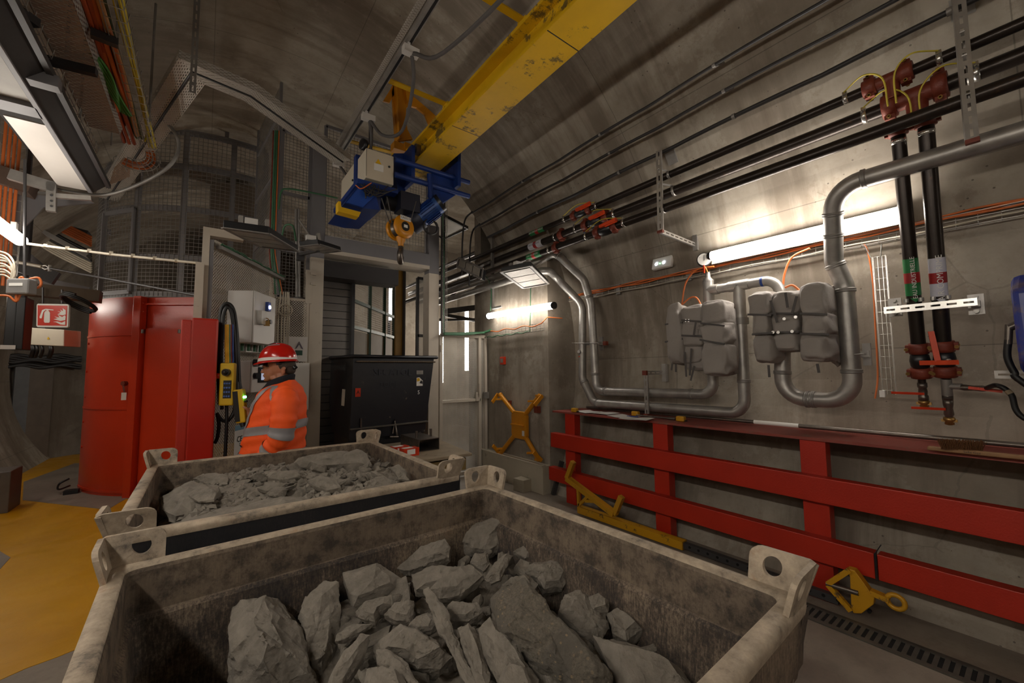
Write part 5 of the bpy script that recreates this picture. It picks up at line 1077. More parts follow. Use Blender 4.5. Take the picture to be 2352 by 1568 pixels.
solo('cable_bundle', MB().tube([PY(1020,766,5.42), PY(1060,766,5.42), PY(1110,764,5.45), PX(1128,758,3.62)], .02, 7).tube([PY(1020,768,5.4), PY(1060,769,5.4), PY(1115,764,5.43)], .012, 6), CABGN, 'green cable bundle lying along the top of the perforated door', 'cable')
t = Thing('wire_cable_tray', 'wire cable tray on the flat wall below the short tube lamp', 'cable tray'); z_ = 2.18
t.add('basket', wire_tray(V(3.64,5.45,z_), V(3.64,4.08,z_+.02), (-1,0,0), .1, .08), GALV); t.add('cable', MB().tube([V(3.61,5.45-1.35*i/20,z_+.05+.015*math.sin(i)) for i in range(21)]+[V(3.64,4.02,z_+.14),V(3.9,4.0,z_+.14)], .008, 6), CABO, label='orange cable'); t.add('cable', MB().tube([V(3.61,5.45-1.1*i/20,z_-.03+.01*math.sin(i*1.4)) for i in range(21)]+[V(3.62,4.35,z_+.2),V(3.62,4.33,z_+.7)], .007, 6), CABGN, label='green cable'); t.done()
sx = PX(1130,620,3.55)
t = Thing('conduit_post', 'slim upright post with a green cable rising from the short tube lamp', 'conduit'); cy = PX(1130,640,3.55).y; t.add('post', MB().bx(3.54,3.58,cy-.02,cy+.02,PX(1130,708,3.55).z,PX(1130,540,3.55).z), GALVD); t.add('foot', MB().bx(3.54,3.57,cy-.25,cy,PX(1130,708,3.55).z-.015,PX(1130,708,3.55).z+.015), GALV); t.add('cable', MB().tube(spline([V(3.53,cy+.02,2.55), V(3.53,cy,2.9), V(3.5,cy+.1,3.1), V(3.4,cy+.2,3.15)]), .008, 6), CABGN); t.done()
# ================================================================ floodlights
def flood(A, B, C, th, label, glow=0.0, cells=3, flip=1, arm=None):
    """panel floodlight: A-B one short edge, B-C the long edge, housing th thick above the lens face"""
    A, B, C = Vector(A), Vector(B), Vector(C); u = B-A; v = C-B; n = u.cross(v).normalized(); n = -n if n.dot(V(0,0,1.6)-A) < 0 else n; t = Thing('floodlight', label, 'lamp')
    t.add('housing', MB().prism([A, B, C, A+v], -n*th), BLKP, bev=.006, label='black housing')
    e = .05; i0 = A+u*e+v*.03+n*.002; k = t.add('bezel', MB().frame(A+n*.004, u, v, .03, .008), GALVD); lm = emis('flood_lens', (1,.93,.85), glow) if glow else plain('lens_off', (176,170,160), .18, .35, .05, 30, .6, 120)
    for j in range(cells):
        p = A+u*.07+v*(.06+.88*j/cells)+n*.003; t.add('lens_cell', MB().prism([p, p+u*.86, p+u*.86+v*(.80/cells), p+v*(.80/cells)], n*.004), lm)
    t.add('junction_box', MB().box(A+u*.5+v*.12-n*(th+.03), (.09,.06,.05)), CABG); t.add('bracket', MB().beam(A+u*.2+v*.2-n*(th), A+u*.2+v*.2-n*(th+.08), .03, .05).beam(A+u*.8+v*.2-n*th, A+u*.8+v*.2-n*(th+.08), .03, .05), GALV)
    if arm: t.add('support_arm', MB().beam(A+u*.5+v*.5-n*(th), Vector(arm), .03, .03), GALVD)
    return t.done()
A_, B_ = PY(520,527,3.9), PY(640,572,4.35); C2 = PY(684,578,4.45)
flood(PY(512,522,3.85), PY(618,536,3.85), PY(684,576,4.45), .06, 'long floodlight panel on top of the white frame, black edged', flip=1, cells=3)
flood(PY(688,565,4.6), PY(732,560,4.5), PY(784,576,4.85), .05, 'small floodlight panel beside the left gate post, on a slim stand', flip=1)
flood(PX(1054,592,3.1), PX(1050,612,3.05), PX(1106,640,3.05), .07, 'tilted floodlight seen edge-on in front of the passage, three lens cells', arm=(3.54, PX(1130,640,3.55).y, PX(1130,600,3.55).z))
flood(PZ(1151,624,2.7), PZ(1219,610,2.72), PZ(1260,651,2.72), .05, 'square floodlight facing down near the short tube lamp, right of the edge-on one', cells=3, arm=(3.68, 4.3, 2.85))
t = Thing('lamp_stand', 'slim grey upright rods carrying the small floodlight by the lift gate', 'stand')
for px in (681, 687): t.add('rod', MB().cyl(PY(px,682,5.4), PY(px-1,480,5.4), .014, 8), GALVD)
t.add('clamp', MB().box(PY(690,590,5.35), (.08,.06,.09)).beam(PY(686,585,5.35), PY(732,575,4.8), .03, .03), DGREY); t.add('stay', MB().beam(PY(684,500,5.4), PY(718,552,5.1), .008, .02), GALV); t.add('cable', MB().tube(spline([PY(648,500+40,5.3), PY(655,518,5.2), PY(672,518,5.1), PY(678,540,4.8), PY(680,552,4.7)]), .01, 8), CABGN, label='green cable loop'); t.done()
# ================================================================ crane
zb = 4.0; XL = PZ(1326,0,zb).x; XR = PZ(1464,0,zb).x; ztp = PX(1241,0,XL).z; xc = (XL+XR)/2
ye = PX(930,437,XL).y
t = Thing('crane_beam', 'long yellow overhead crane runway beam crossing the ceiling, scuffed below', 'crane beam')
t.add('bottom_flange', MB().bx(XL,XR,-1.6,ye,zb,zb+.03), YBEAM); t.add('top_flange', MB().bx(XL,XR,-1.6,ye,ztp-.03,ztp), YBEAM); t.add('web', MB().bx(xc-.06,xc+.02,-1.6,ye,zb+.03,ztp-.03), YBEAM)
for px, py in ((1258,70),(1035,287)): y = PZ(px,py,zb).y; t.add('joint_line', MB().bx(XL,XR,y-.004,y+.004,zb-.001,zb), BLKP)
y = PX(1165,155,xc-.06).y; t.add('warning_tape', MB().bx(xc-.063,xc-.06,y-.25,y+.25,zb+.05,zb+.09), WHITE); t.add('tape_mark', MB().bx(xc-.065,xc-.063,y-.22,y-.08,zb+.05,zb+.09).bx(xc-.065,xc-.063,y+.05,y+.2,zb+.05,zb+.09), RUSTR); t.done()
yB = PX(930,338,XL).y
def b_(x, y, Y=None): return PY(x, y, Y or yB)
t = Thing('beam_hanger', 'ochre arched bracket hanging the crane beam from the vault', 'bracket')
arch = [(905,190),(1020,240),(1008,262),(990,290),(982,280),(975,262),(955,247),(938,242),(933,262),(935,294),(951,314),(945,324),(914,324),(906,262),(900,215)]
pm = MB(); O_ = [(914,324),(909,290),(904,250),(900,212),(905,190),(960,214),(1000,231),(1020,240),(1010,264)]; I_ = [(948,320),(936,297),(932,268),(933,248),(940,242),(957,247),(976,262),(984,282),(990,290)]
OO = [b_(*p) for p in O_]; II = [b_(*p) for p in I_]; n = len(OO); D_ = V(0,.03,0)
pm.add(OO+II+[p+D_ for p in OO]+[p+D_ for p in II], [(i,i+1,n+i+1,n+i) for i in range(n-1)]+[(3*n+i,3*n+i+1,2*n+i+1,2*n+i) for i in range(n-1)]+[(2*n+i,2*n+i+1,i+1,i) for i in range(n-1)]+[(n+i,n+i+1,3*n+i+1,3*n+i) for i in range(n-1)])
t.add('plate', pm, OCHRE); t.add('flange', MB().beam(b_(905,192)+V(0,.01,0), b_(914,322)+V(0,.01,0), .16, .015, (1,0,0)), OCHRE)
t.add('wing', MB().prism([b_(906,190), b_(880,232), b_(895,236), b_(908,212)], (0,.02,0)), OCHRE); t.add('stiffener', MB().prism([b_(925,196),b_(942,205),b_(932,240)], (0,-.05,0)), OCHRE)
t.add('foot', MB().box(b_(925,338)+V(.05,.02,-.02), (.34,.12,.09)).box(V(xc,yB+.02,ztp+.04), (XR-XL+.05,.16,.08)), OCHRE); t.add('ceiling_rods', MB().cyl(b_(925,196), b_(925,196)+V(0,0,.5), .012, 8).cyl(b_(1000,230), b_(1000,230)+V(0,0,.35), .012, 8), DGREY); t.done()
# conductor rail with its trailing cable
zr_ = ztp; ra, rbp = PZ(1005,-8,zr_), PZ(770,372,zr_); rx = (ra.x+rbp.x)/2
t = Thing('festoon_rail', 'slotted galvanised rail beside the crane beam with cable carriers and trailing cable', 'rail')
t.add('rail', MB().bx(rx-.03,rx+.03,-.5,rbp.y,zr_,zr_+.05), GALV); t.add('slot_strip', MB().sheet(V(rx-.09,-.5,zr_+.03), V(.05,0,0), V(0,rbp.y+.5,0)), P_TRAY); t.add('groove', MB().bx(rx+.0,rx+.02,-.5,rbp.y,zr_-.002,zr_), BLKP)
cars = [PZ(936,112,zr_-.05), PZ(836,265,zr_-.05), PZ(765,372,zr_-.05)]
for c in cars: t.add('carrier', MB().box(V(rx+.02,c.y,zr_-.06), (.13,.06,.06)).bx(rx-.01,rx+.01,c.y-.02,c.y+.02,zr_-.04,zr_), CABG)
ends = [V(rx,-.2,zr_-.06)]+[V(rx+.03,c.y,zr_-.07) for c in cars]
for a, b in zip(ends, ends[1:]):
    c1_ = (a+b)/2; t.add('trailing_cable', MB().tube(spline([a, a.lerp(b,.12)-V(-.07,0,.16), c1_-V(-.14,0,.34), a.lerp(b,.88)-V(-.1,0,.2), b]), .016, 6), STRAP)
t.done()
for (pa, pb, l) in (((886,182),(1026,240),'yellow flat bar tying the cable rail to the crane beam, above the ochre bracket'),((1112,-8),(1202,48),'yellow flat bar tying the cable rail to the crane beam, nearest the camera'),((795,322),(906,352),'yellow flat bar tying the cable rail to the crane beam, above the beige boxes')):
    p, q = PZ(pa[0],pa[1],zr_+.05), PZ(pb[0],pb[1],zr_+.05); t = Thing('tie_bar', l, 'bar'); t.add('bar', MB().beam(p, q, .06, .012), YBEAM); t.add('clamp', MB().box(q+V(.02,0,-.03), (.08,.1,.07)).cyl(q+V(-.02,-.0,-.05), q+V(-.04,-.0,-.05), .02, 8), YBEAM); t.done()
# trolley and hoist
HY = ye-.45
def hh(x, y, Y=None): return PY(x, y, HY if Y is None else Y)
t = Thing('hoist_trolley', 'blue electric hoist trolley with two beige boxes under the end of the crane beam', 'hoist')
a, b = hh(841,339), hh(904,421)
k = t.add('control_box', MB().bx(a.x,b.x,HY,HY+.3,b.z-.02,a.z), BEIGE, bev=.006, label='beige control box with hinged door'); 
c = hh(868,384); t.add('warning_label', MB().prism([hh(862,374,HY-.004),hh(876,378,HY-.004),hh(869,365,HY-.004)], (0,-.002,0)), YBEAM, par=k, label='yellow warning triangle'); t.add('data_plate', MB().box(hh(870,385,HY-.003), (.10,.003,.075)), WHITE, par=k); t.add('lock', MB().cyl(hh(894,383,HY), hh(894,383,HY-.01), .012, 12), BLKP, par=k); t.add('door_gap', MB().bx(a.x+.004,a.x+.008,HY-.001,HY,b.z,a.z), DGREY, par=k)
k = t.add('control_box', MB().bx(a.x-.0,a.x+.3,HY+.38,HY+.95,b.z-.04,a.z+.02), BEIGE, bev=.006, label='second beige box behind'); t.add('lock', MB().cyl(V(a.x,HY+.45,c.z), V(a.x-.012,HY+.45,c.z), .012, 10), BLKP, par=k)
t.add('shelf_bracket', MB().bx(a.x-.02,b.x+.05,HY+.28,HY+.36,b.z-.06,a.z+.05).bx(a.x-.08,b.x+.05,HY+.0,HY+.95,b.z-.1,b.z-.05), BLUE); t.add('cable_reel', MB().lathe([(.03,-.02),(.06,-.02),(.06,.02),(.03,.02)], hh(835,332,HY+.2), (1,.3,0), 16), BLKP)
t.add('housing', MB().prism([hh(792,466), hh(820,429), hh(864,449), hh(872,482), hh(834,478)], (0,.7,0)), BLUE, label='blue housing'); t.add('cover_panel', MB().prism([hh(795,465,HY-.01),hh(822,432,HY-.01),hh(860,451,HY-.01),hh(833,476,HY-.01)], (0,-.004,0)), plain('hoist_blue_bright', (30,74,160), .4, 0, .08, 3))
t.add('bumper', MB().prism([hh(777,462), hh(783,462), hh(784,475), hh(829,487), hh(824,498), hh(777,485)], (0,.1,0)), YBEAM, label='yellow bumper'); t.add('end_plate', MB().prism([hh(905,352,HY+.25),hh(932,352,HY+.25),hh(936,380,HY+.25),hh(930,445,HY+.25),hh(915,450,HY+.25),hh(908,400,HY+.25)], (0,.5,0)), BLUE)
t.add('end_plate', MB().prism([hh(990,398),hh(1044,400),hh(1046,446),hh(1012,460),hh(985,450)], (0,.04,0)).prism([hh(1012,458),hh(1045,440),hh(1046,448),hh(1016,466)], (0,.3,0)), BLUE, label='blue side plate'); t.add('end_plate', MB().bx(XL-.10,XL-.06,HY+.02,HY+.3,zb-.30,zb+.12).bx(XR+.1,XR+.14,HY-.1,HY+.5,zb-.25,zb+.25), BLUE)
for zz_, r_ in ((zb-.13,.028),(zb-.30,.03)): t.add('tie_shaft', MB().cyl(V(XL-.3,HY-.02,zz_), V(XR+.3,HY-.02,zz_), r_, 12), BLUE)
t.add('upright', MB().cyl(hh(986,400,HY-.04), hh(990,458,HY-.04), .028, 12), BLUE)
for x in (XL-.05, XR+.05):
    for y in (HY+.05, HY+.4): t.add('wheel', MB().cyl(V(x,y,zb+.1), V(x+(.05 if x < xc else -.05),y,zb+.1), .06, 18), STEEL)
mc, md = hh(968,500,HY+.1), hh(1010,468,HY-.05); k = t.add('motor', MB().cyl(mc, md, .10, 20), plain('motor_blue', (44,84,150), .45, .1, .1, 6)); dm = (md-mc).normalized(); fm = MB(); oo = dm.orthogonal().normalized(); o2 = dm.cross(oo)
for i in range(22): a_ = 2*PI*i/22; e = oo*math.cos(a_)+o2*math.sin(a_); fm.beam(mc+e*.108+dm*.02, md+e*.108-dm*.05, .006, .02, e)
t.add('cooling_fins', fm, BLUE, par=k); t.add('fan_cover', MB().cyl(md-dm*.01, md+dm*.03, .105, 20), BLKP, par=k, label='dark fan cover'); t.add('gearbox', MB().cyl(mc-dm*.15, mc, .12, 16).box(hh(935,470,HY+.1), (.22,.2,.2)), plain('gear_dark', (38,42,58), .5, .2)); t.add('drum', MB().cyl(hh(880,462,HY+.2), hh(960,480,HY+.2), .09, 16), plain('drum', (44,44,48), .5, .4))
cb = MB(); rr = random.Random(9)
for i in range(9):
    s = hh(825+rr.random()*75, 420+rr.random()*8, HY-.02); e = hh(830+rr.random()*90, 432+rr.random()*20, HY-.03); cb.tube(spline([s, s.lerp(e,.5)-V(0,.03,rr.uniform(.02,.12)), e]), .006, 6)
t.add('cables', cb, CABB); t.add('cable_loop', MB().tube(helix(hh(990,520,HY), .085, .02, 2.2, 20, (0,1,0)), .009, 6), CABB); t.add('orange_lead', MB().tube(spline([hh(817,425,HY-.04), hh(830,433,HY-.06), hh(853,420,HY-.04)]), .006, 6), CABO); t.done()
# hook block
KY = HY-.05; hc_ = PY(925,522,KY); t = Thing('hook_block', 'round yellow hook block numbered 51 hanging from the hoist', 'hook block'); ax = V(.25,-1,0).normalized()
t.add('cheek', MB().lathe([(.02,-.02),(.115,-.02),(.125,-.0),(.115,.02),(.07,.028)], hc_+ax*.02, ax, 28), OCHRE); t.add('cheek', MB().lathe([(.02,-.02),(.115,-.02),(.12,0),(.115,.02)], hc_-ax*.12, ax, 28), OCHRE); t.add('sheave', MB().lathe([(.10,-.03),(.085,0),(.10,.03)], hc_-ax*.05, ax, 24), STEEL)
t.add('hub', MB().cyl(hc_+ax*.03, hc_+ax*.052, .05, 20), BLKP, label='black hub with a small blue sticker'); sd = V(1,.25,0).normalized()
t.add('sticker', MB().box(hc_+ax*.054, (.045,.003,.03), Matrix.Rotation(.245,3,'Z')), WHITE); t.add('number_plate', MB().box(hc_+ax*.05+V(0,0,.085), (.13,.003,.045), Matrix.Rotation(.245,3,'Z')), WHITE); t.add('number', MB().text('CADS 51', hc_+ax*.053+V(0,0,.085), sd, (0,0,1), .034, .003), BLKP)
t.add('shank', MB().lathe([(.05,.0),(.045,-.04),(.03,-.07),(.03,-.1)], hc_+V(0,-.0,-.10)-ax*.03, (0,0,1), 16), OCHRE)
hk = hc_-ax*.03+V(0,0,-.2); vd = V(.5,.87,0)
t.add('hook', MB().tube((lambda S: S)(spline([hk+V(0,0,.05), hk+V(0,0,-.03), hk-vd*.05+V(0,0,-.09), hk-vd*.02+V(0,0,-.165), hk+vd*.05+V(0,0,-.15), hk+vd*.08+V(0,0,-.09)])), [.022+.010*math.sin(PI*i/30) for i in range(31)], 12), STEEL)
for px, py, dx in ((876,455,-.11),(889,452,-.08),(956,462,.1)): t.add('rope', MB().cyl(PY(px,py,KY+.05), hc_-ax*.05+V(dx,0,.03), .006, 6), STRAP)
t.done()
# ================================================================ round cage and red cylinder
CC = V(.25, 8.75, 0)
def CY(px, py, r):
    d = ray((px, py)); a = d.x**2+d.y**2; ox, oy = -CC.x, -CC.y; b = 2*(ox*d.x+oy*d.y); c = ox*ox+oy*oy-r*r; D = b*b-4*a*c
    t = (-b-math.sqrt(max(D,0)))/(2*a); return CAM+d*t
def ang(p): return math.atan2(p.y-CC.y, p.x-CC.x)
def cp(a, r, z): return V(CC.x+r*math.cos(a), CC.y+r*math.sin(a), z)
RC = 1.62; zr0 = CY(421,682,RC).z; ztop = min(CY(421,278,RC).z, 5.05)
A0, A1 = -PI*1.08, ang(CY(606,500,RC)); posts = [-PI*1.02, ang(CY(243,500,RC)), ang(CY(315,500,RC)), ang(CY(421,500,RC)), ang(CY(532,500,RC)), A1]
rings = [zr0+.03, CY(421,592,RC).z, CY(421,480,RC).z, CY(421,382,RC).z, ztop]
t = Thing('round_mesh_cage', 'tall round wire mesh cage with grey frames standing on the red cylinder', 'cage')
def arc(a, b, r, z, n=40): return [cp(a+(b-a)*i/n, r, z) for i in range(n+1)]
for z in rings:
    m = MB(); P = arc(A0, A1, RC, z)
    for p, q in zip(P, P[1:]): m.beam(p, q, .03, .08)
    t.add('ring_rail', m, GREYP)
for a in posts: t.add('post', MB().beam(cp(a,RC,zr0), cp(a,RC,ztop), .07, .03, (math.cos(a),math.sin(a),0)), GREYP)
m = MB(); n_ = int((A1-A0)*RC/.055)
for i in range(n_+1): a = A0+(A1-A0)*i/n_; m.tube([cp(a,RC+.02,zr0), cp(a,RC+.02,ztop)], .0036, 4, cap=False)
k_ = int((ztop-zr0)/.055)
for j in range(k_+1): m.tube(arc(A0, A1, RC+.02, zr0+(ztop-zr0)*j/k_), .0036, 4, cap=False)
t.add('wire_mesh', m, GALVD)
for px in (414, 522, 608): 
    a = ang(CY(px,290,RC)); t.add('wall_stay', MB().beam(cp(a,RC,ztop-.02), cp(a,RC-.1,ztop+.3), .05, .02), GREYP)
dA, dB = ang(CY(246,560,RC)), ang(CY(312,560,RC)); zA, zB = zr0+.06, CY(280,487,RC).z; m = MB()
for z in (zA, zB): m.beam(cp(dA,RC+.04,z), cp(dB,RC+.04,z), .03, .06)
for a in (dA, dB): m.beam(cp(a,RC+.04,zA), cp(a,RC+.04,zB), .03, .06, (math.cos(a),math.sin(a),0))
t.add('hatch_frame', m, GREYP); t.done()
t = Thing('stair_core', 'dark inner drum of the shaft inside the round mesh cage', 'drum'); t.add('drum', MB().cyl(V(CC.x+.2,CC.y+.3,2.6), V(CC.x+.2,CC.y+.3,5.0), .5, 20), plain('core', (116,104,90), .8)); t.done()
# red cylinder
RR = 1.66; zc1 = CY(300,682,RR).z; aE = ang(CY(300,1000,RR)); aL = -PI*1.1
t = Thing('red_cylinder', 'large glossy red steel cylinder with a flat sliding door standing on the bare floor patch', 'enclosure')
m = MB(); P0 = arc(aL, aE, RR, 0, 48); P1 = arc(aL, aE, RR, zc1, 48); m.add(P0+P1, [(i, i+1, 49+i+1, 49+i) for i in range(48)], True); Q0 = arc(aL, aE, RR-.02, 0, 48); Q1 = arc(aL, aE, RR-.02, zc1, 48); m.add(Q0+Q1, [(49+i, 49+i+1, i+1, i) for i in range(48)], True); m.add(P1+Q1, [(i, i+1, 49+i+1, 49+i) for i in range(48)])
sh = t.add('shell', m, REDG)
for py in (938, 770, 1122): 
    z = CY(240,py,RR).z if py != 1122 else .06; mm = MB(); P = arc(ang(CY(195,900,RR)), aE-.02, RR+.008, z, 20)
    for p, q in zip(P, P[1:]): mm.beam(p, q, .012, .03)
    t.add('stiffening_band', mm, REDG, par=sh)
F0 = cp(aE, RR, 0); F1 = PY(450,1100,6.9); F1.z = 0; fu = (F1-F0).normalized()
t.add('front_wall', MB().prism([F0+V(0,.06,0), F1+V(0,.06,0), F1+V(0,.1,0), F0+V(0,.1,0)], (0,0,zc1)), REDG)
t.add('jamb', MB().beam(F0+fu*.03-V(0,.03,0), F0+fu*.03-V(0,.03,-zc1), .1, .1, fu), REDG, bev=.004)
def FP(px, py): 
    n = V(fu.y,-fu.x,0); d = ray((px,py)); o = F0-CAM; return CAM+d*(o.dot(n)/d.dot(n))
zdoor = FP(370,752).z
k = t.add('sliding_door', MB().prism([FP(321,1000)*1, FP(425,1000)*1, FP(425,1000)+V(.02,.04,0), FP(321,1000)+V(.02,.04,0)], (0,0,zdoor-FP(321,1000).z)) , REDG, label='flat sliding door')
d0, d1 = FP(321,1000), FP(425,1000); t.parts[k] = ('sliding_door', MB().prism([V(d0.x,d0.y,.02), V(d1.x,d1.y,.02), V(d1.x,d1.y+.04,.02), V(d0.x,d0.y+.04,.02)], (0,0,zdoor-.03)), REDG, None, 'flat sliding door', 0, None)
for px in (327, 414): t.add('door_hanger', MB().cyl(FP(px,757)-V(0,.03,0), FP(px,757)-V(0,.03,.05), .025, 10), STEEL)
t.add('header', MB().prism([FP(305,700)-V(0,.02,0), FP(450,700)-V(0,.02,0), FP(450,700)+V(0,.02,0), FP(305,700)+V(0,.02,0)], (0,0,.02)), REDG)
lv = MB()
for i, py in enumerate((697,716)): lv.beam(FP(312,py)-V(0,.05,0), FP(332,py)-V(0,.05,0), .02, .012)
t.add('rung', lv, REDG); bo = MB()
for py in (688,707,725): bo.cyl(FP(318,py)-V(0,.02,0), FP(318,py)-V(0,.06,0), .02, 8)
t.add('bolts', bo, GALV); lk = CY(290,880,RR); n_ = V(math.cos(ang(lk)), math.sin(ang(lk)), 0)
k = t.add('lock_case', MB().cyl(lk, lk+n_*.05, .03, 12).beam(lk+n_*.04+V(0,0,-.02), lk+n_*.04+V(.02,0,-.14), .02, .02), RUSTR, label='red lock'); t.add('key_tag', MB().box(lk+n_*.06+V(.03,-.02,-.17), (.05,.003,.1)), WHITE, par=k, label='white key tag'); rv = MB()
for z in (.6,.95,1.3,1.65,2.05): a = ang(CY(197,900,RR)); rv.cyl(cp(a,RR,z), cp(a,RR+.012,z), .016, 8)
t.add('rivets', rv, REDG)
t.done()
solo('floor_hook', MB().tube(spline([CY(176,1110,RR)*1+V(-.05,-.1,0), V(-1.52,8.2,.06), V(-1.5,8.1,.15), V(-1.42,8.15,.2)]), .012, 6).box(V(-1.38,8.1,.03), (.14,.12,.05)), BLKP, 'small dark latch with a wire loop at the foot of the red cylinder', 'latch')
# guard column
Yg = 3.95; ga_, gb_ = PY(420,900,Yg), PY(503,733,Yg); zg = PY(465,730,Yg).z
t = Thing('red_guard', 'worn red box-shaped steel guard standing in front of the white frame', 'guard'); t.add('body', MB().bx(ga_.x+.03,gb_.x,Yg,Yg+.34,0,zg), REDW, bev=.014); t.add('edge_strip', MB().bx(ga_.x-.03,ga_.x+.035,Yg+.0,Yg+.3,0,zg-.02), RED, bev=.01); t.done()
# white frame
Yf = 4.3; t = Thing('lamp_portal', 'white steel frame rising above the red guard and carrying the long floodlight', 'frame')
fa, fb = PY(463,600,Yf), PY(480,600,Yf); zf = PY(475,521,Yf).z; t.add('post', MB().bx(fa.x,fb.x,Yf,Yf+.08,0,zf), WHITEP); t.add('inner_channel', MB().bx(fb.x,fb.x+.03,Yf+.01,Yf+.12,0,zf-.1), GREYP, label='grey inner channel'); t.add('arm', MB().bx(fb.x,PY(560,535,Yf).x,Yf,Yf+.08,zf-.07,zf), WHITEP)
ff = PY(449,610,Yf-.08); t.add('lower_post', MB().bx(ff.x,PY(469,610,Yf-.08).x,Yf-.08,Yf,0,PY(455,601,Yf-.08).z), WHITEP); t.done()
# perforated screen
S0 = V(PY(480,700,Yf+.1).x, Yf+.1, 0); S1 = V(xs0-.02, 5.48, 0); dS = (S1-S0).normalized(); NS = V(dS.y,-dS.x,0); zS = 2.76
def SP(px, py, off=0): n = NS; d = ray((px,py)); o = S0+NS*off-CAM; return CAM+d*(o.dot(n)/d.dot(n))
t = Thing('perforated_screen', 'perforated steel screen carrying the grey control cabinets', 'screen'); t.add('sheet', MB().sheet(S0+V(0,0,.1), S1-S0, V(0,0,zS-.1)), P_HOLE); t.add('top_rail', MB().beam(S0+V(0,0,zS), S1+V(0,0,zS), .06, .05), WHITEP)
t.add('cable_tray', MB().beam(S0+NS*.06+V(0,0,zS-.04), S1+NS*.06+V(0,0,zS-.04), .05, .03), GALVD); m = MB(); rr = random.Random(4)
for k in range(4): m.tube([S0.lerp(S1,i/16)+NS*(.07+.02*rr.random())+V(0,0,zS-.02+.02*rr.random()) for i in range(17)], .006, 5)
t.add('cable', m, CABGN, label='green cables along the top'); 
for k in range(5): m = MB(); 
t.add('stile', MB().beam(S1+V(-.05,-.03,.1), S1+V(-.05,-.03,zS), .05, .05), WHITEP); t.done()
t = Thing('perforated_screen', 'perforated steel panel between the control cabinets and the left gate post', 'screen'); pz = g(680,688).z; t.add('sheet', MB().sheet(V(xs0-.02,5.49,.05), V(xl0-xs0,0,0), V(0,0,pz-.05)), P_HOLE); t.add('frame', MB().frame(V(xs0-.02,5.5,.05), V(xl0-xs0,0,0), V(0,0,pz-.05), .03, .03), WHITEP); t.done()
q0, q1 = g(655,772,5.47), g(705,830,5.47); t = Thing('notice_board', 'white notice with a diagram of a wagon and slings on the perforated panel', 'notice'); t.add('sheet', MB().bx(q0.x,q1.x,5.468,5.474,q1.z,q0.z), PAPER); w_ = q1.x-q0.x; h_ = q0.z-q1.z
t.add('blue_block', MB().bx(q0.x+w_*.15,q0.x+w_*.42,5.464,5.467,q1.z+h_*.3,q1.z+h_*.45), BLUE); t.add('green_block', MB().bx(q0.x+w_*.42,q0.x+w_*.78,5.464,5.467,q1.z+h_*.25,q1.z+h_*.45), plain('dark_green', (24,70,56))); m = MB()
for a, b in (((.45,.5),(.62,.8)),((.62,.8),(.8,.5)),((.5,.52),(.62,.72)),((.62,.72),(.75,.52))): m.beam(V(q0.x+w_*a[0],5.465,q1.z+h_*a[1]), V(q0.x+w_*b[0],5.465,q1.z+h_*b[1]), .008, .004)
t.add('diagram_lines', m, plain('ink', (70,60,90))); t.done()
q0, q1 = g(668,833,5.46), g(708,940,5.46); solo('white_board', MB().bx(q0.x,q1.x,5.45,5.46,q1.z,q0.z), WHITE, 'glossy white sheet hanging below the wagon notice', 'sheet')
# cabinets on the screen
def cabinet(name, label, tl, br, depth, extra):
    a, b = SP(tl[0], tl[1], depth), SP(br[0], tl[1], depth); lo = SP(tl[0], br[1], depth).z; t = Thing(name, label, 'cabinet'); u = V(b.x-a.x, b.y-a.y, 0); W = u.length; u.normalize(); A = V(a.x,a.y,lo); H = a.z-lo
    t.add('body', MB().prism([A-NS*.015, A+u*W-NS*.015, A+u*W-NS*(depth-.02), A-NS*(depth-.02)], (0,0,H)), CABG, bev=.006); k = t.add('door', MB().prism([A, A+u*W, A+u*W-NS*.012, A-NS*.012], (0,0,H)), CABG, bev=.004); extra(t, k, A, u, W, H); t.done()
def ex1(t, k, A, u, W, H):
    t.add('indicator', MB().box(A+u*W*.55+V(0,0,H*.76)+NS*.004, (.05,.05,.09), Matrix.Rotation(math.atan2(u.y,u.x),3,'Z')), BLUE, par=k); t.add('indicator_light', MB().cyl(A+u*W*.55+V(0,0,H*.75), A+u*W*.55+V(0,0,H*.75)+NS*.035, .018, 12), emis('led_blue', (.6,.7,1), 12), par=k)
    t.add('hasp', MB().box(A+u*W*.22+V(0,0,H*.5)+NS*.02, (.09,.05,.13), Matrix.Rotation(math.atan2(u.y,u.x),3,'Z')), GALV, par=k); c = A+u*W*.33+V(0,0,H*.4)+NS*.05; t.add('padlock', MB().box(c, (.05,.02,.05)).tube([c+V(.015*math.cos(q),0,.025+.025*math.sin(q)) for q in [PI*i/8 for i in range(9)]], .005, 6), BRASS, par=k, label='brass padlock')
    t.add('knob', MB().cyl(A+u*W*.55+V(0,0,H*.45), A+u*W*.55+V(0,0,H*.45)+NS*.05, .022, 10), BLKP, par=k); t.add('label_sheet', MB().prism([A+u*W*.72+V(0,0,H*.7)+NS*.002, A+u*W*.92+V(0,0,H*.7)+NS*.002, A+u*W*.92+V(0,0,H*.95)+NS*.002, A+u*W*.72+V(0,0,H*.95)+NS*.002], NS*.001), PAPER, par=k)
def ex2(t, k, A, u, W, H):
    P = lambda x, z, o=.0: A+u*W*x+V(0,0,H*z)+NS*o
    t.add('touch_panel', MB().prism([P(.2,.3,.001),P(.75,.3,.001),P(.75,.8,.001),P(.2,.8,.001)], NS*.012), BLKP, par=k, label='black touch panel'); t.add('screen_glass', MB().prism([P(.27,.38,.014),P(.68,.38,.014),P(.68,.73,.014),P(.27,.73,.014)], NS*.001), emis('panel_screen', (.25,.3,.45), .5), par=k)
    t.add('rotary_switch', MB().cyl(P(.06,.93), P(.06,.93,.04), .035, 12), BLKP, par=k); t.add('rotary_switch', MB().cyl(P(.08,.52), P(.08,.52,.03), .03, 12), BLKP, par=k)
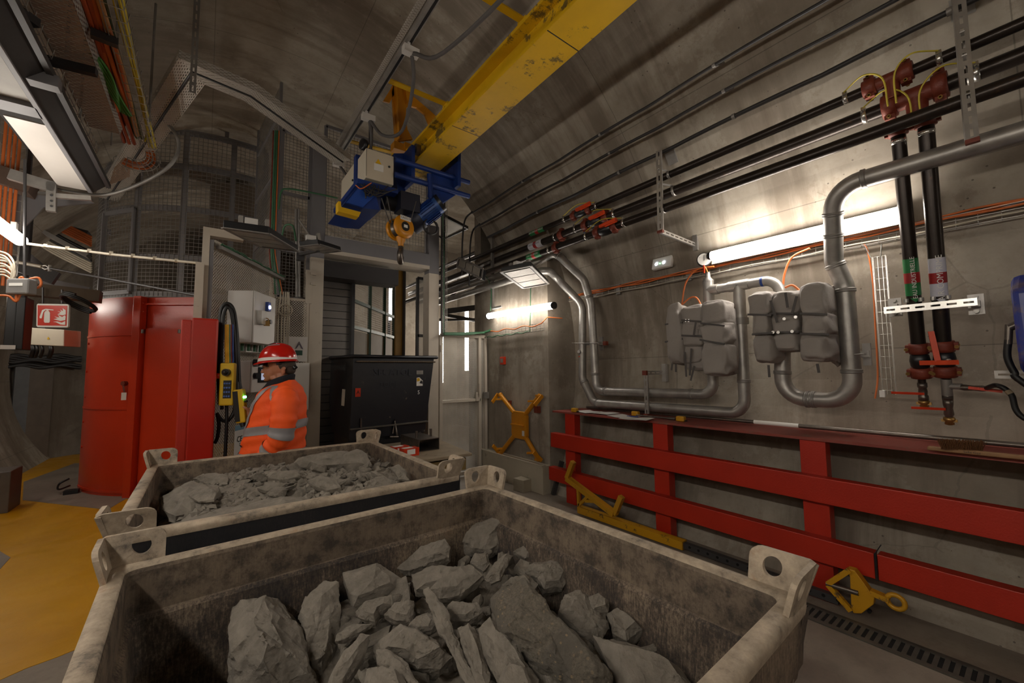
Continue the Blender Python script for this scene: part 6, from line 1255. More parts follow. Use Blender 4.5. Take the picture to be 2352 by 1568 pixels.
cabinet('control_cabinet', 'upper pale grey control cabinet with a padlocked door on the perforated screen', (586,667), (634,787), .26, ex1)
cabinet('control_cabinet', 'lower pale grey control cabinet with a black touch panel, partly behind the man', (580,828), (640,901), .26, ex2)
a, b = SP(553,786,.1), SP(612,812,.1); t = Thing('terminal_strip', 'row of green and grey cable glands on a tray between the two control cabinets', 'cable glands'); t.add('tray', MB().beam(V(a.x,a.y,b.z), V(b.x,b.y,b.z), .1,.01), GALV)
for i in range(9): p = V(a.x,a.y,b.z).lerp(V(b.x,b.y,b.z), (i+.5)/9); t.add('gland', MB().cyl(p, p+V(0,0,.1), .014, 8), GALVD if i%2 else CABGN)
t.done()
a = SP(655,690,.1); m = MB(); rr = random.Random(6)
for k in range(7): x = rr.uniform(-.05,.05); m.tube(spline([a+V(x,-.02,.1), a+V(x*1.4,-.03,-.3), a+V(x,-.02,-.9), a+V(x*.6,-.0,-1.6)]), .007, 6)
solo('hanging_cables', m, CABW, 'bunch of pale cables hanging beside the upper control cabinet', 'cable')
solo('cable_coil', MB().tube(helix(a+V(.0,-.06,-.12), .07, .02, 3.3, 20, (0,1,0)), .006, 6), CABW, 'small coil of pale cable above the wagon notice', 'cable')
# green vertical cables on the left of the gate
for k, (px, mt, l) in enumerate(((628,RUSTR,'rust-red upright cable'),(633,CABGN,'thick green upright cable'),(637,CABGN,'second thick green upright cable'),(641,CABO,'thin orange upright cable'))):
    p, q = PY(px,300,5.42), PY(px+ (0 if k < 2 else 8),676,5.42); solo('riser_cable', MB().tube(spline([p, V(p.x,p.y,3.4), V(p.x+.005,p.y,3.0), V(q.x,q.y,q.z)]), .011 if k in (1,2) else .007, 8), mt, l+' on the narrow mesh left of the lift gate', 'cable')
solo('riser_cable', MB().tube(spline([PY(640,480,5.42), PY(646,440,5.4), PY(665,434,5.4), PY(720,443,5.4), PY(775,455,5.4)]), .011, 8), CABGN, 'green cable turning off sideways across the grey gate post', 'cable')
# pendants and their cables
def pend(label, c, rot, w_, h_, dpt, lit):
    t = Thing('pendant_control', label, 'remote control'); R_ = rot; P = lambda x, y, z: Vector(c)+R_ @ V(x*w_,y*dpt,z*h_)
    k = t.add('case', MB().box(c, (w_,dpt,h_), R_), plain('pendant_yellow', (214,176,28), .4, 0, .06, 8), bev=.012)
    if not lit:
        t.add('joystick', MB().cyl(P(.05,-.5,.28), P(.05,-1.1,.28), .028, 16).ell(P(.05,-1.2,.28), .02), BLKP, par=k, label='black joystick'); t.add('emergency_stop', MB().cyl(P(-.5,-.2,.2), P(-1.0,-.4,.2), .022, 14), REDG, par=k, label='red emergency stop'); t.add('keypad', MB().box(P(.1,-.51,-.12), (w_*.55,.006,h_*.42), R_), BLKP, par=k, label='black keypad'); kk = MB()
        for i in range(4):
            for j in range(3): kk.cyl(P(-.06+.16*j,-.52,-.28+.1*i), P(-.06+.16*j,-.68,-.28+.1*i), .007, 8)
        t.add('keys', kk, plain('keys_blue', (80,110,180), .4), par=k)
    else:
        t.add('front', MB().box(P(0,0,0)+R_ @ V(-w_*.25,-dpt*.51,0), (w_*.5,.004,h_*.9), R_), BLKP, par=k, label='black front'); t.add('green_light', MB().cyl(P(.52,-.3,.25), P(.7,-.45,.25), .011, 12), emis('led_go', (.1,1,.35), 6), par=k, label='green light'); t.add('knob', MB().cyl(P(.5,-.2,.12), P(.75,-.3,.12), .01, 10), BLKP, par=k); t.add('strain_relief', MB().cyl(P(0,0,.5), P(0,0,.72), .014, 12).cyl(P(0,0,-.5), P(.1,0,-.62), .02, 12), BLKP, par=k)
    return t.done()
c1p = PY(523,882,4.0); fr_ = Matrix.Rotation(-.45,3,'Z'); pend('yellow pendant remote with a joystick and keypad hanging beside the red guard', c1p, fr_, .105, .34, .055, False)
c2p = PY(553,932,3.95); pend('yellow pendant remote with a green light held in the man\'s hand', c2p, Matrix.Rotation(-.5,3,'Z') @ Matrix.Rotation(-.12,3,'Y'), .075, .27, .06, True)
def hangc(pp, Y, r, mat, label): solo('pendant_cable', MB().tube(spline([PY(x,y,Y) for x,y in pp]), r, 8), mat, label, 'cable')
hangc([(505,928),(502,860),(504,760),(508,712),(520,697),(534,706),(541,740),(545,830),(548,900)], 4.12, .014, BLACK, 'outer black cable looped over the frame above the pendant remotes')
hangc([(510,940),(508,850),(510,760),(514,720),(522,706),(531,716),(537,760),(541,840),(540,930),(528,962),(512,966),(498,948)], 4.08, .013, BLACK, 'black cable loop drooping below the first pendant remote')
hangc([(512,780),(514,720),(524,702),(536,712),(543,745),(547,800),(550,870),(553,892)], 4.16, .012, BLACK, 'inner black cable leading to the remote in the hand')
hangc([(499,950),(503,975),(499,1005),(493,1018)], 4.08, .013, BLACK, 'black cable end curling behind the red guard')
hangc([(521,930),(520,985),(517,1050)], 4.05, .012, BLACK, 'straight black cable falling below the first pendant remote')
for k, (px, mt, l) in enumerate(((518,CABY,'first yellow wire of the striped bundle'),(521,CABY,'second yellow wire of the striped bundle'),(524.5,CABY,'third yellow wire of the striped bundle'),(528,CABGN,'green wire of the striped bundle'),(531,RUSTR,'dark red wire of the striped bundle'),(535,BLUE,'blue wire of the striped bundle'))):
    solo('striped_wire', MB().tube(spline([PY(px,745,4.05), PY(px,800,4.05), PY(px+.5,832,4.05), PY(522+(px-522)*.4,846,4.02)]), .0065, 6), plain('wire_y', (222,168,28), .5) if mt is CABY else mt, l+' above the first pendant remote', 'wire')
a, b = SP(539,978,.01), SP(572,1042,.01); t = Thing('certificate_sheet', 'laminated pale sheet marked CE on the perforated screen below the remotes', 'sheet'); A = V(a.x,a.y,.9); u = V(b.x-a.x,b.y-a.y,0); t.add('sheet', MB().prism([A+V(0,0,-.1), A+u+V(0,0,-.1), V(b.x,b.y,a.z), V(a.x,a.y,a.z)], NS*.003), PAPER); t.add('blue_header', MB().prism([V(a.x,a.y,a.z-.05)+NS*.004, V(b.x,b.y,a.z-.05)+NS*.004, V(b.x,b.y,a.z)+NS*.004, V(a.x,a.y,a.z)+NS*.004], NS*.001), plain('header_blue', (120,160,180), .5)); t.add('lettering', MB().text('CE', V(a.x,a.y,a.z-.14)+u*.3+NS*.005, dS, (0,0,1), .08, .002), BLKP); t.done()
# ================================================================ the left side
wf0 = PZ(20,1068); wf1 = PZ(172,1043); wn = V((wf1-wf0).y, -(wf1-wf0).x, 0).normalized(); wu = V(-wn.y, wn.x, 0)
def FW(px, py, off=.0): d = ray((px,py)); o = wf0+wn*off-CAM; return CAM+d*(o.dot(wn)/d.dot(wn))
if wn.dot(CAM-wf0) < 0: wn = -wn
t = Thing('wall_panel', 'grey metal cover panel standing against the far wall left of the red cylinder', 'panel'); a, b, c = FW(36,840,.12), FW(70,840,.12), FW(124,842,.06); zt2 = a.z
t.add('side', MB().prism([V(a.x,a.y,0), V(b.x,b.y,0), V(b.x,b.y,0)-wn*.03, V(a.x,a.y,0)-wn*.03], (0,0,zt2)), plain('panel_blue_grey', (96,98,100), .5)); t.add('front', MB().prism([V(b.x,b.y,0), V(c.x,c.y,0), V(c.x,c.y,0)-wn*.03, V(b.x,b.y,0)-wn*.03], (0,0,zt2)), plain('panel_brown_grey', (104,92,80), .5)); t.done()
m = MB(); rr = random.Random(8)
for k in range(7): m.tube([FW(-30+ i*12, 818+k*3+3*math.sin(i*.8+k)+ (6 if k > 4 else 0), .1) for i in range(19)], .03, 6)
solo('cable_bundle', m, CABB, 'thick dark cable bundle running along the far wall above the grey cover panel', 'cable')
def SG(px, py, Y0=7.0):                                  # plane facing the camera through the sign
    n = V(-.6,-.8,0); o = PY(120,725,Y0)-CAM; d = ray((px,py)); return CAM+d*(o.dot(n)/d.dot(n))
sgn = V(-.6,-.8,0)*.02
t = Thing('fire_extinguisher_sign', 'red sign with a white extinguisher and flames hanging left of the red cylinder', 'sign')
k = t.add('frame', MB().prism([SG(84,699),SG(87,697),SG(155,698),SG(158,701),SG(156,750),SG(153,752),SG(86,751),SG(83,748)], -sgn), WHITE, bev=.003, label='white frame'); t.add('red_face', MB().prism([SG(87,701),SG(155,702),SG(153,748),SG(87,747)], sgn*.15), plain('sign_red', (206,58,42), .35, 0, .02))
pf = lambda L: MB().prism([SG(x,y)+sgn*.2 for x,y in L], sgn*.1)
t.add('extinguisher_symbol', pf([(103,718),(106,714),(113,714),(116,718),(116,738),(114,741),(104,741),(102,738)]), WHITE, label='white extinguisher'); t.add('hose_symbol', pf([(107,713),(107,709),(124,711),(124,713),(113,712),(112,714)]), WHITE); t.add('nozzle_symbol', pf([(106,709),(98,712),(92,728),(93,731),(97,731),(101,716),(107,711)]), WHITE)
for L in ([(133,722),(140,718),(133,715),(142,716),(140,711),(146,715),(145,708),(152,712),(152,722),(145,724)], [(124,733),(134,731),(126,727),(138,729),(134,723),(144,728),(150,724),(152,727),(151,735),(140,737)], [(123,739),(133,738),(143,741),(151,737),(151,746),(140,745),(130,740)]): t.add('flame_symbol', pf(L), WHITE, label='white flame')
t.add('bracket', MB().prism([SG(98,697),SG(101,697),SG(101,660),SG(98,660)], sgn*.5).prism([SG(142,697),SG(145,697),SG(145,665),SG(142,665)], sgn*.5), DGREY); t.done()
def EN(px, py, Y0): n = V(-.6,-.8,0); o = PY(100,775,Y0)-CAM; d = ray((px,py)); return CAM+d*(o.dot(n)/d.dot(n))
t = Thing('wall_enclosure', 'beige-grey electrical enclosure below the fire extinguisher sign', 'enclosure'); dd = V(.6,.8,0)*.25
t.add('box', MB().prism([EN(66,752,9.2),EN(147,757,9.2),EN(146,795,9.2),EN(60,791,9.2)], dd), BEIGE, bev=.01); t.add('warning_label', MB().prism([EN(108,779,9.19),EN(114,779,9.19),EN(111,773,9.19)], -dd*.01), YBEAM); t.add('stay', MB().beam(EN(100,757,9.3), EN(100,700,9.3), .04,.04), DGREY); m = MB()
for x in (72,76,84,96,114,118): m.tube(spline([EN(x,793,9.25), EN(x+2,805,9.25), EN(x-3,820,9.4)]), .02, 6)
t.add('cables', m, CABB); t.done()
def LP(px, py, Y0): return PY(px, py, Y0)
t = Thing('dark_cabinet', 'tall black cabinet on the wall at the left, behind the grey junction box', 'cabinet'); a, b = LP(15,690,7.6), LP(60,690,7.6); zlo = LP(40,802,7.6).z; t.add('body', MB().bx(a.x,b.x,7.6,7.9,zlo,LP(40,680,7.6).z), BLKP, bev=.008); t.add('door_seam', MB().bx((a.x+b.x)/2-.004,(a.x+b.x)/2+.004,7.596,7.6,zlo,LP(40,690,7.6).z), BLACK); t.add('label_plate', MB().box(LP(18,797,7.59), (.12,.004,.05)), PAPER); t.add('stay', MB().bx((a.x+b.x)/2-.04,(a.x+b.x)/2+.04,7.7,7.8,LP(40,690,7.6).z,4.3), DGREY); t.done()
t = Thing('floor_unit', 'dark glass-fronted metal unit cut off by the left edge, standing on the yellow floor', 'unit'); a = PZ(18,1178); hgt = PY(12,1083,a.y).z; t.add('case', MB().bx(a.x-.5,a.x,a.y,a.y+.4,0,hgt), plain('unit_grey', (96,88,80), .5), bev=.01); t.add('glass', MB().bx(a.x-.45,a.x-.08,a.y-.006,a.y,.05,hgt-.04), BLACK); t.done()
# tie cable and rod
e1 = PY(455,604,Yf-.05); st = V(-1.24,5.08,2.70)
t = Thing('tied_cable', 'pale cable pulled straight from the left tube lamp to the white frame, tied at intervals', 'cable'); t.add('cable', MB().tube([st, st.lerp(e1,.5)-V(0,0,.01), e1], .011, 8), CABW)
for i in range(1,8): c = st.lerp(e1, i/8); t.add('cable_tie', MB().cyl(c-V(.012,0,0), c+V(.012,0,0), .017, 8), CABW)
t.done()
p, q = PY(40,602,6.0), PY(450,678,Yf); t = Thing('tension_rod', 'dark steel tension rod with a turnbuckle running to the white frame', 'rod'); t.add('rod', MB().cyl(p.lerp(q,.2), q, .010, 8), DGREY); t.add('turnbuckle', MB().tube([p.lerp(q,.15), p.lerp(q,.18)+V(0,0,.02), p.lerp(q,.21)], .01, 6).tube([p.lerp(q,.15), p.lerp(q,.18)-V(0,0,.02), p.lerp(q,.21)], .01, 6).cyl(p.lerp(q,.205)-V(0,0,.03), p.lerp(q,.205)+V(0,0,.03), .012, 8), GALV); t.add('sleeve', MB().cyl(p, p.lerp(q,.16), .016, 10), CABW); t.done()
# steel beams and clutter behind, on the left
for (a, b, w_, h_, mt, l) in (((20,600,7.5),(130,640,7.5),.1,.16,DGREY,'grey beam sloping behind the tension rod at the left'),((60,664,7.2),(232,682,7.2),.2,.14,plain('beam_brown', (88,74,58), .5, .2),'brown steel beam above the fire extinguisher sign'),((20,628,8.5),(205,668,8.5),.06,.1,GREYP,'thin grey bar just above the brown steel beam'),((30,560,8.0),(110,625,8.0),.05,.08,GREYP,'diagonal grey brace behind the left tube lamp'),((75,520,9.5),(205,590,9.5),.3,.05,GALVD,'sloping dull tray edge behind the cage at the left'),((50,500,10),(205,540,10),.3,.08,DGREY,'dark sloping duct behind the cage at the left')):
    stick('steel_beam', PY(*a), PY(*b), w_, h_, mt, l)
for k, (ya, yb, z, mt, l) in enumerate(((470,545,0,CABO,'upper rust-coloured cable run behind the cage at the left'),(500,580,0,CABB,'middle dark cable run behind the cage at the left'),(530,605,0,CABW,'lower pale cable run behind the cage at the left'))):
    m = MB()
    for j in range(5): m.tube(spline([PY(55,ya+j*5-20,9.8), PY(110,(ya+yb)/2+j*5-14,9.8), PY(210,yb+j*5,9.8)]), .022, 6)
    solo('cable_run', m, mt, l, 'cable')
t = Thing('junction_box', 'grey junction box with orange cable loops hanging at the left edge', 'junction box'); c = PY(50,659,4.6); R_ = Matrix.Rotation(-.64,3,'Z'); t.add('box', MB().box(c, (.16,.07,.12), R_), plain('box_grey', (138,136,134), .5), bev=.012); t.add('label_strip', MB().box(c+V(-.6,-.8,0)*.037+V(0,0,.012), (.1,.003,.022), R_), WHITE)
t.add('cable_loop', MB().tube(spline([PY(56,649,4.6), PY(70,640,4.6), PY(88,638,4.6), PY(95,650,4.6), PY(88,660,4.6), PY(70,662,4.6)]), .008, 8).tube(spline([PY(44,648,4.6), PY(46,638,4.6), PY(52,637,4.6), PY(54,648,4.6)]), .008, 8), CABO, label='orange cable loops'); t.add('cable_tail', MB().tube(spline([PY(48,672,4.6), PY(37,692,4.6), PY(20,680,4.6), PY(-5,678,4.6)]), .008, 8).tube(spline([PY(38,672,4.6), PY(37,692,4.6)]), .008, 8), CABO)
for px, py in ((42,648),(56,647),(38,673),(50,674)): t.add('gland', MB().cyl(PY(px,py+3,4.6), PY(px,py-3,4.6), .014, 8), RUSTR)
t.add('stay', MB().cyl(c+V(.0,.06,0), c+V(-.05,.06,1.0), .01, 6), DGREY); t.done()
m = MB(); rr = random.Random(12)
for k in range(9): m.tube(spline([PY(-10,575+k*7,4.7), PY(12+rr.random()*15,585+k*6,4.7), PY(28+rr.random()*8,610+k*5,4.65), PY(20+rr.random()*10,650,4.65)]), .007, 6)
solo('cable_tangle', m, CABW, 'tangle of thin wires at the left edge above the grey junction box', 'cable')
solo('cable_coil', MB().tube(helix(PY(178,695,6.8)+V(0,0,-.02), .16, .05, 2.6, 20, (.5,.3,1)), .014, 8), BLACK, 'black cable coil hanging beside the top of the red cylinder', 'cable')
t = Thing('wire_cable_tray', 'upright wire tray with rust-coloured cables at the left edge, above the tube lamp', 'cable tray'); a = PY(14,560,5.6); t.add('basket', wire_tray(V(a.x,5.6,2.5), V(a.x,5.6,4.4), (0,-1,0), .16, .1), GALV); m = MB()
for k in range(4): m.tube([V(a.x-.05+.03*k,5.56,2.4), V(a.x-.05+.03*k,5.57,4.5)], .012, 6)
t.add('cable', m, CABO); t.done()
# wide steel channel
zc = 3.3; xa, xb, xd = PZ(15,282,zc).x, PZ(100,283,zc).x, PZ(240,445,zc).x; yE = PZ(213,445,zc).y; y1_, y2_ = PZ(60,284,zc).y, PZ(60,262,zc).y
t = Thing('ceiling_channel', 'wide suspended steel channel with a bright underside running along the left side', 'channel')
t.add('bottom_panel', MB().bx(xa,xb,y1_,yE,zc+.02,zc+.03), plain('panel_pale', (206,200,192), .4, .1, .05, 2), label='bright end panel'); t.add('bottom_panel', MB().bx(xa-.2,xb,-1.0,y2_-.12,zc+.03,zc+.04), plain('panel_mottled', (156,150,140), .5, .1, .14, 3))
t.add('flange', MB().bx(xb,xb+.03,-1,yE,zc,zc+.02), GREYP, bev=.003); t.add('web', MB().add([V(xb+.03,-1,zc+.01),V(xb+.03,yE,zc+.01),V(xd,yE,zc+.1),V(xd,-1,zc+.1)], [(0,1,2,3)]).bx(xd-.0,xd+.03,-1,yE,zc+.08,zc+.12), DGREY); t.add('top_plate', MB().bx(xa-.2,xb,-1,yE,zc+.3,zc+.32).bx(xb+.0,xb+.02,-1,yE,zc+.02,zc+.32), DGREY)
t.add('cross_rib', MB().bx(xa-.25,xb+.01,y2_-.12,y2_+.02,zc-.0,zc+.06), GREYP); t.add('cross_rib', MB().bx(xb,xd+.05,PZ(80,200,zc).y-.04,PZ(80,200,zc).y+.04,zc+.02,zc+.09), GREYP)
for y in (0.5, 2.5, 4.6): t.add('drop_rod', MB().cyl(V(xb-.05,y,zc+.3), V(xb-.05,y,4.85), .012, 8), GALVD)
t.done()
gp = [(30,442),(115,445),(196,458),(217,466),(100,476),(78,500),(32,545),(26,500)]; Yp = 5.75
t = Thing('gusset_plate', 'big grey folded gusset plate under the end of the bright channel', 'plate'); t.add('plate', MB().prism([PY(x,y,Yp) for x,y in gp], (0,.02,0)), GREYP); t.add('top_fold', MB().beam(PY(30,440,Yp), PY(212,458,Yp), .12, .02), GALVD); t.add('stay', MB().beam(PY(60,445,Yp), PY(60,445,Yp)+V(0,0,1.0), .04,.04), DGREY); t.done()
t = Thing('hanging_strut', 'short perforated strut hanging below the bright channel end', 'strut'); a, b = PY(118,432,5.3), PY(118,486,5.3); t.add('upright', MB().beam(a+V(0,0,.05), b, .06, .05, (0,1,0)), GALV)
for py in (448,461,473): t.add('hole', MB().cyl(PY(118,py,5.27), PY(118,py,5.265), .010, 10), BLACK)
t.add('arm', MB().beam(PY(22,400,5.3), PY(128,432,5.3), .05, .09), GALV); t.add('arm', MB().beam(PY(128,450,5.3), PY(210,456,5.3), .04,.04), GALV); t.done()
stick('wood_beam', PY(-20,400,5.6), PY(80,432,5.6), .2, .16, plain('rusty_beam', (92,72,60), .6), 'brown beam end behind the arm of the hanging strut', 'beam')
# perforated trays and cable bundles overhead
def run(px, z, y0=-1.0, y1=5.0): x = PZ(px,0,z).x; return x
zt1 = 3.75; xa1, xb1 = run(62,zt1), run(166,zt1); yt = PZ(240,300,zt1).y
t = Thing('perforated_cable_tray', 'wide perforated cable tray overhead seen from below, left of the orange cables', 'cable tray'); t.add('bottom', MB().sheet(V(xa1,-.8,zt1), V(xb1-xa1,0,0), V(0,yt+.8,0)), P_TRAYD); t.add('side', MB().sheet(V(xb1,-.8,zt1), V(.0,yt+.8,0), V(.02,0,.09)), P_TRAY, label='paler slotted side'); t.add('side', MB().sheet(V(xa1,-.8,zt1), V(0,yt+.8,0), V(-.01,0,.06)), P_TRAYD)
t.add('edge_cable', MB().tube([V(xb1+.03,-.8+i*.3,zt1+.1+.01*math.sin(i)) for i in range(20)], .008, 6), RUSTR)
for y in (0.6, 2.6, 4.5): t.add('drop_rod', MB().cyl(V(xb1,y,zt1+.05), V(xb1,y,4.9), .012, 8), GALVD)
t.done()
for k, (px, z, n_, r_, mt, y1, l) in enumerate(((190,3.83,3,.016,plain('cable_rust', (168,72,28), .5),5.2,'rust-orange cable bundle overhead beside the perforated tray'),(203,3.83,4,.015,CABO,4.6,'bright orange cable bundle overhead next to the rust-orange one'),(226,3.86,3,.015,plain('cable_green_pale', (92,116,92), .5),5.1,'grey-green cable bundle overhead beside the orange cables'),(247,3.84,1,.018,plain('cable_tan', (206,150,92), .5),5.0,'tan cable overhead in the wire basket'),(273,3.84,3,.009,CABY,5.2,'thin yellow-green cable bundle at the outer edge of the wire basket'),(14,3.7,3,.014,CABB,5.4,'dark cable bundle between the steel channel and the perforated tray'))):
    x = run(px, z); m = MB()
    for j in range(n_): m.tube([V(x+(j-1)*r_*1.8+.008*math.sin(i*.7+j*2), -.8+(y1+.8)*i/24, z+.008*math.cos(i*.9+j)) for i in range(25)], r_, 7)
    solo('overhead_cable', m, mt, l, 'cable')
x = run(206,3.84); m = MB()
for j in range(6): m.tube([PZ(222,132,3.80).lerp(PZ(290,262,3.78), i/12)+V(.011*(j-3)+.01*math.sin(i*.8+j), 0, .01*math.cos(i+j)) for i in range(13)], .008, 6)
solo('overhead_cable', m, plain('cable_green', (74,140,60), .5), 'bright green cable bundle fanning out overhead towards the corner tray', 'cable')
def basket(pa, pb, z, y1, l):
    xa_, xb_ = run(pa,z), run(pb,z); t = Thing('wire_basket_tray', l, 'cable tray'); m = MB()
    for k in range(4): x = xa_+(xb_-xa_)*k/3; m.tube([V(x,-.8,z), V(x,y1,z)], .003, 5)
    for x in (xa_, xb_): m.tube([V(x,-.8,z+.07), V(x,y1,z+.07)], .003, 5)
    y = -.6
    while y < y1: m.tube([V(xa_,y,z+.07), V(xa_,y,z), V(xb_,y,z), V(xb_+.01,y,z+.07)], .003, 5); y += .12
    t.add('wires', m, GALV); t.add('drop_rod', MB().cyl(V(xb_,2.2,z), V(xb_,2.2,4.9), .010, 6).cyl(V(xb_,4.6,z), V(xb_,4.6,4.9), .010, 6), GALVD); t.done()
basket(228, 280, 3.8, 5.2, 'wire basket tray overhead at the right of the cable bundles'); basket(2, 52, 3.68, 5.3, 'wire basket tray overhead between the steel channel and the perforated tray')
for (pa, pb, z, l) in (((66,128),(222,166),3.68,'dark cross arm under the wide perforated tray'),((208,75),(272,100),3.78,'short dark cross arm under the orange cables'),((15,5),(85,55),3.66,'dark cross arm at the upper left corner')):
    stick('support_bar', PZ(pa[0],pa[1],z), PZ(pb[0],pb[1],z), .045, .05, DGREY, l, 'bracket')
# tray running round the cage
zk = 4.2; path = [PZ(222,436,zk), PZ(412,106,zk), PZ(592,186,zk), PZ(806,350,zk)]
t = Thing('corner_cable_tray', 'slotted cable tray turning corners overhead in front of the round cage', 'cable tray')
def offs(P, d):
    out = []
    for i, p in enumerate(P):
        a = (P[i]-P[i-1]).normalized() if i else (P[1]-P[0]).normalized(); b = (P[i+1]-P[i]).normalized() if i < len(P)-1 else a
        n1, n2 = V(-a.y,a.x,0), V(-b.y,b.x,0); s_ = (n1+n2).normalized(); out.append(p+s_*(d/max(.35, s_.dot(n1))))
    return out
for nm, o_, z0, z1, mt in (('a',0,-.095,-.03,P_TRAY),('b',.10,-.095,-.03,P_TRAY),('c',.125,-.095,-.03,P_TRAY),('d',.225,-.095,-.03,P_TRAY)):
    Q = offs(path, -o_ if False else o_)
    for p, q in zip(Q, Q[1:]): m = MB().sheet(p+V(0,0,z0), q-p, V(0,0,z1-z0)); t.add('side_plate', m, mt)
for i in range(3):
    for o1, o2 in ((0,.10),(.125,.225)):
        U, Q = offs(path, o1), offs(path, o2); dz_ = -.098
        a, b, c, d = U[i], U[i+1], Q[i+1], Q[i]; L = (b-a).length; m = MB(); m.add([p+V(0,0,dz_) for p in (a,b,c,d)]+[p+V(0,0,dz_+.003) for p in (a,b,c,d)], [(3,2,1,0),(4,5,6,7)], False, [[(0,.1),(L,.1),(L,0),(0,0)],[(0,0),(L,0),(L,.1),(0,.1)]]); t.add('bottom_plate', m, P_TRAY)
t.add('edge_cable', MB().tube([p+V(0,0,-.1) for p in offs(path, .112)], .010, 6), CABB)
t.done()
a = PZ(447,120,zk-.05); t = Thing('ceiling_strut', 'perforated steel strut dropping from the vault to the corner of the cable tray', 'strut'); zc_ = VZ+math.sqrt(VR**2-(a.x-VX)**2); t.add('strut', channel(V(a.x,a.y-.02,zc_), V(a.x,a.y-.02,PY(442,216,a.y).z), .038, (0,-1,0), 0), GALVD); t.add('ceiling_plate', MB().box(V(a.x,a.y,zc_-.01), (.12,.12,.02)), GALVD); t.done()
for (px, l) in ((852,'slim dark rod from the vault beside the cable tray end, above the beige boxes'),): c = PY(px,300,5.3); solo('ceiling_rod', MB().beam(V(c.x,5.3,c.z-.3), V(c.x,5.3,5.0), .05, .03), DGREY, l, 'rod')
pp = [PY(332,258,5.2), PY(385,285,5.2), PY(411,330,5.2), PY(392,378,5.2), PY(330,418,5.3), PY(245,447,5.4), PY(160,441,5.4), PY(88,424,5.4)]
solo('flexible_conduit', MB().tube(spline(pp, 8), .016, 10), GALVD, 'grey flexible conduit bowing out in a wide loop in front of the mesh cage', 'conduit')
solo('overhead_cable', MB().tube(spline([PY(320,225,5.0), PY(327,260,5.0), PY(337,300,5.0), PY(333,325,5.0)]), .008, 6), CABY, 'yellow cable end dangling from the corner tray', 'cable')
t = Thing('cable_elbow', 'wire basket elbow with orange cables curling below the corner tray', 'cable tray'); c = PY(300,340,5.5); m = MB()
for i in range(9):
    q = -.3+i*.25; e = V(math.cos(q)*.6, .35*math.cos(q), -math.sin(q)*.6)
    m.tube([c+e*.18, c+e*.36, c+e*.36+V(.0,.12,0)], .004, 5)
for r_ in (.18,.27,.36): m.tube([c+V(math.cos(q)*.6,.35*math.cos(q),-math.sin(q)*.6)*r_ for q in [-.3+j*.13 for j in range(17)]], .004, 5)
t.add('basket', m, GALV); m = MB()
for r_ in (.20,.24,.29): m.tube([c+V(0,.05,0)+V(math.cos(q)*.6,.35*math.cos(q),-math.sin(q)*.6)*r_ for q in [-.5+j*.15 for j in range(17)]], .011, 6)
t.add('cable', m, CABO, label='orange cables'); t.add('drop_rod', MB().cyl(c+V(-.15,.05,0), c+V(-.15,.05,1.25), .008, 6), GALVD); t.done()
c = [PY(250,425,6.2), PY(298,405,6.2), PY(300,375,6.2), PY(285,360,6.2), PY(262,385,6.2)]; m = MB(); L = .5
m.add([p for p in c]+[p+V(0,.01,0) for p in c], [(0,1,2,3,4),(9,8,7,6,5)], False, [[(0,0),(.35,.1),(.37,.35),(.25,.45),(.1,.25)],[(.1,.25),(.25,.45),(.37,.35),(.35,.1),(0,0)]])
solo('tray_elbow', m, P_TRAYD, 'perforated rounded tray end below the corner tray', 'cable tray')
# ================================================================ the man
MF, MS = V(-.797,.603,0), V(-.603,-.797,0); M0 = PY(635,900,3.82)
def MP(px, py, off=0.0): d = ray((px,py)); o = M0+MS*off-CAM; return CAM+d*(o.dot(MS)/d.dot(MS))
SKIN = plain('skin', (176,118,90), .5, 0, .06, 20); HAIR = plain('hair_grey', (70,58,48), .8, 0, .2, 60, .4, 200)
ORJ = plain('hi_vis_orange', (255,92,22), .7, 0, .05, 8, .3, 25); NAVY = plain('navy_fleece', (18,22,32), .9, 0, .1, 30, .3, 200); REFL = plain('reflective_tape', (150,148,150), .45, .1, .04, 30)
HELM = plain('helmet_red', (190,26,16), .18, 0, .03, 3)
def capsule(m, p, q, r1, r2, n=14):
    p, q = Vector(p), Vector(q); d = (q-p).normalized(); K = 5; prof = [(max(1e-4,r1*math.cos(a)), -r1*math.sin(a)) for a in [PI/2*(K-i)/K for i in range(K+1)]]
    L = (q-p).length; prof += [(max(1e-4,r2*math.cos(a)), L+r2*math.sin(a)) for a in [PI/2*i/K for i in range(K+1)]]; return m.lathe(prof, p, d, n)
def remesh(vox, it=3):
    def f(o):
        r = o.modifiers.new('r', 'REMESH'); r.mode = 'VOXEL'; r.voxel_size = vox; r.use_smooth_shade = True; s = o.modifiers.new('s', 'SMOOTH'); s.factor = .5; s.iterations = it
    return f
RF = Matrix((MF, MS, V(0,0,1))).transposed()                 # local x forward, y to the camera
b = MB(); hc = MP(643,838)
b.ell(hc+MF*-.005, (.098,.076,.105), RF); b.ell(MP(628,853), (.072,.062,.062), RF); b.ell(MP(625,863), (.055,.045,.036), RF); b.ell(MP(617,869), (.026,.03,.022), RF)   # skull, cheeks, jaw, chin
b.ell(MP(612,841), (.022,.05,.014), RF)                       # brow
capsule(b, MP(610,843), MP(603.5,852), .009, .012); b.ell(MP(602.5,854), (.013,.015,.011), RF); b.ell(MP(606,855,.012), (.010,.008,.008), RF); b.ell(MP(606,855,-.012), (.010,.008,.008), RF); b.ell(MP(616,850,.05), (.02,.016,.018), RF); b.ell(MP(630,868,.04), (.035,.02,.018), RF); b.ell(MP(611,872), (.014,.022,.014), RF); b.ell(MP(606,855), (.010,.017,.008), RF)
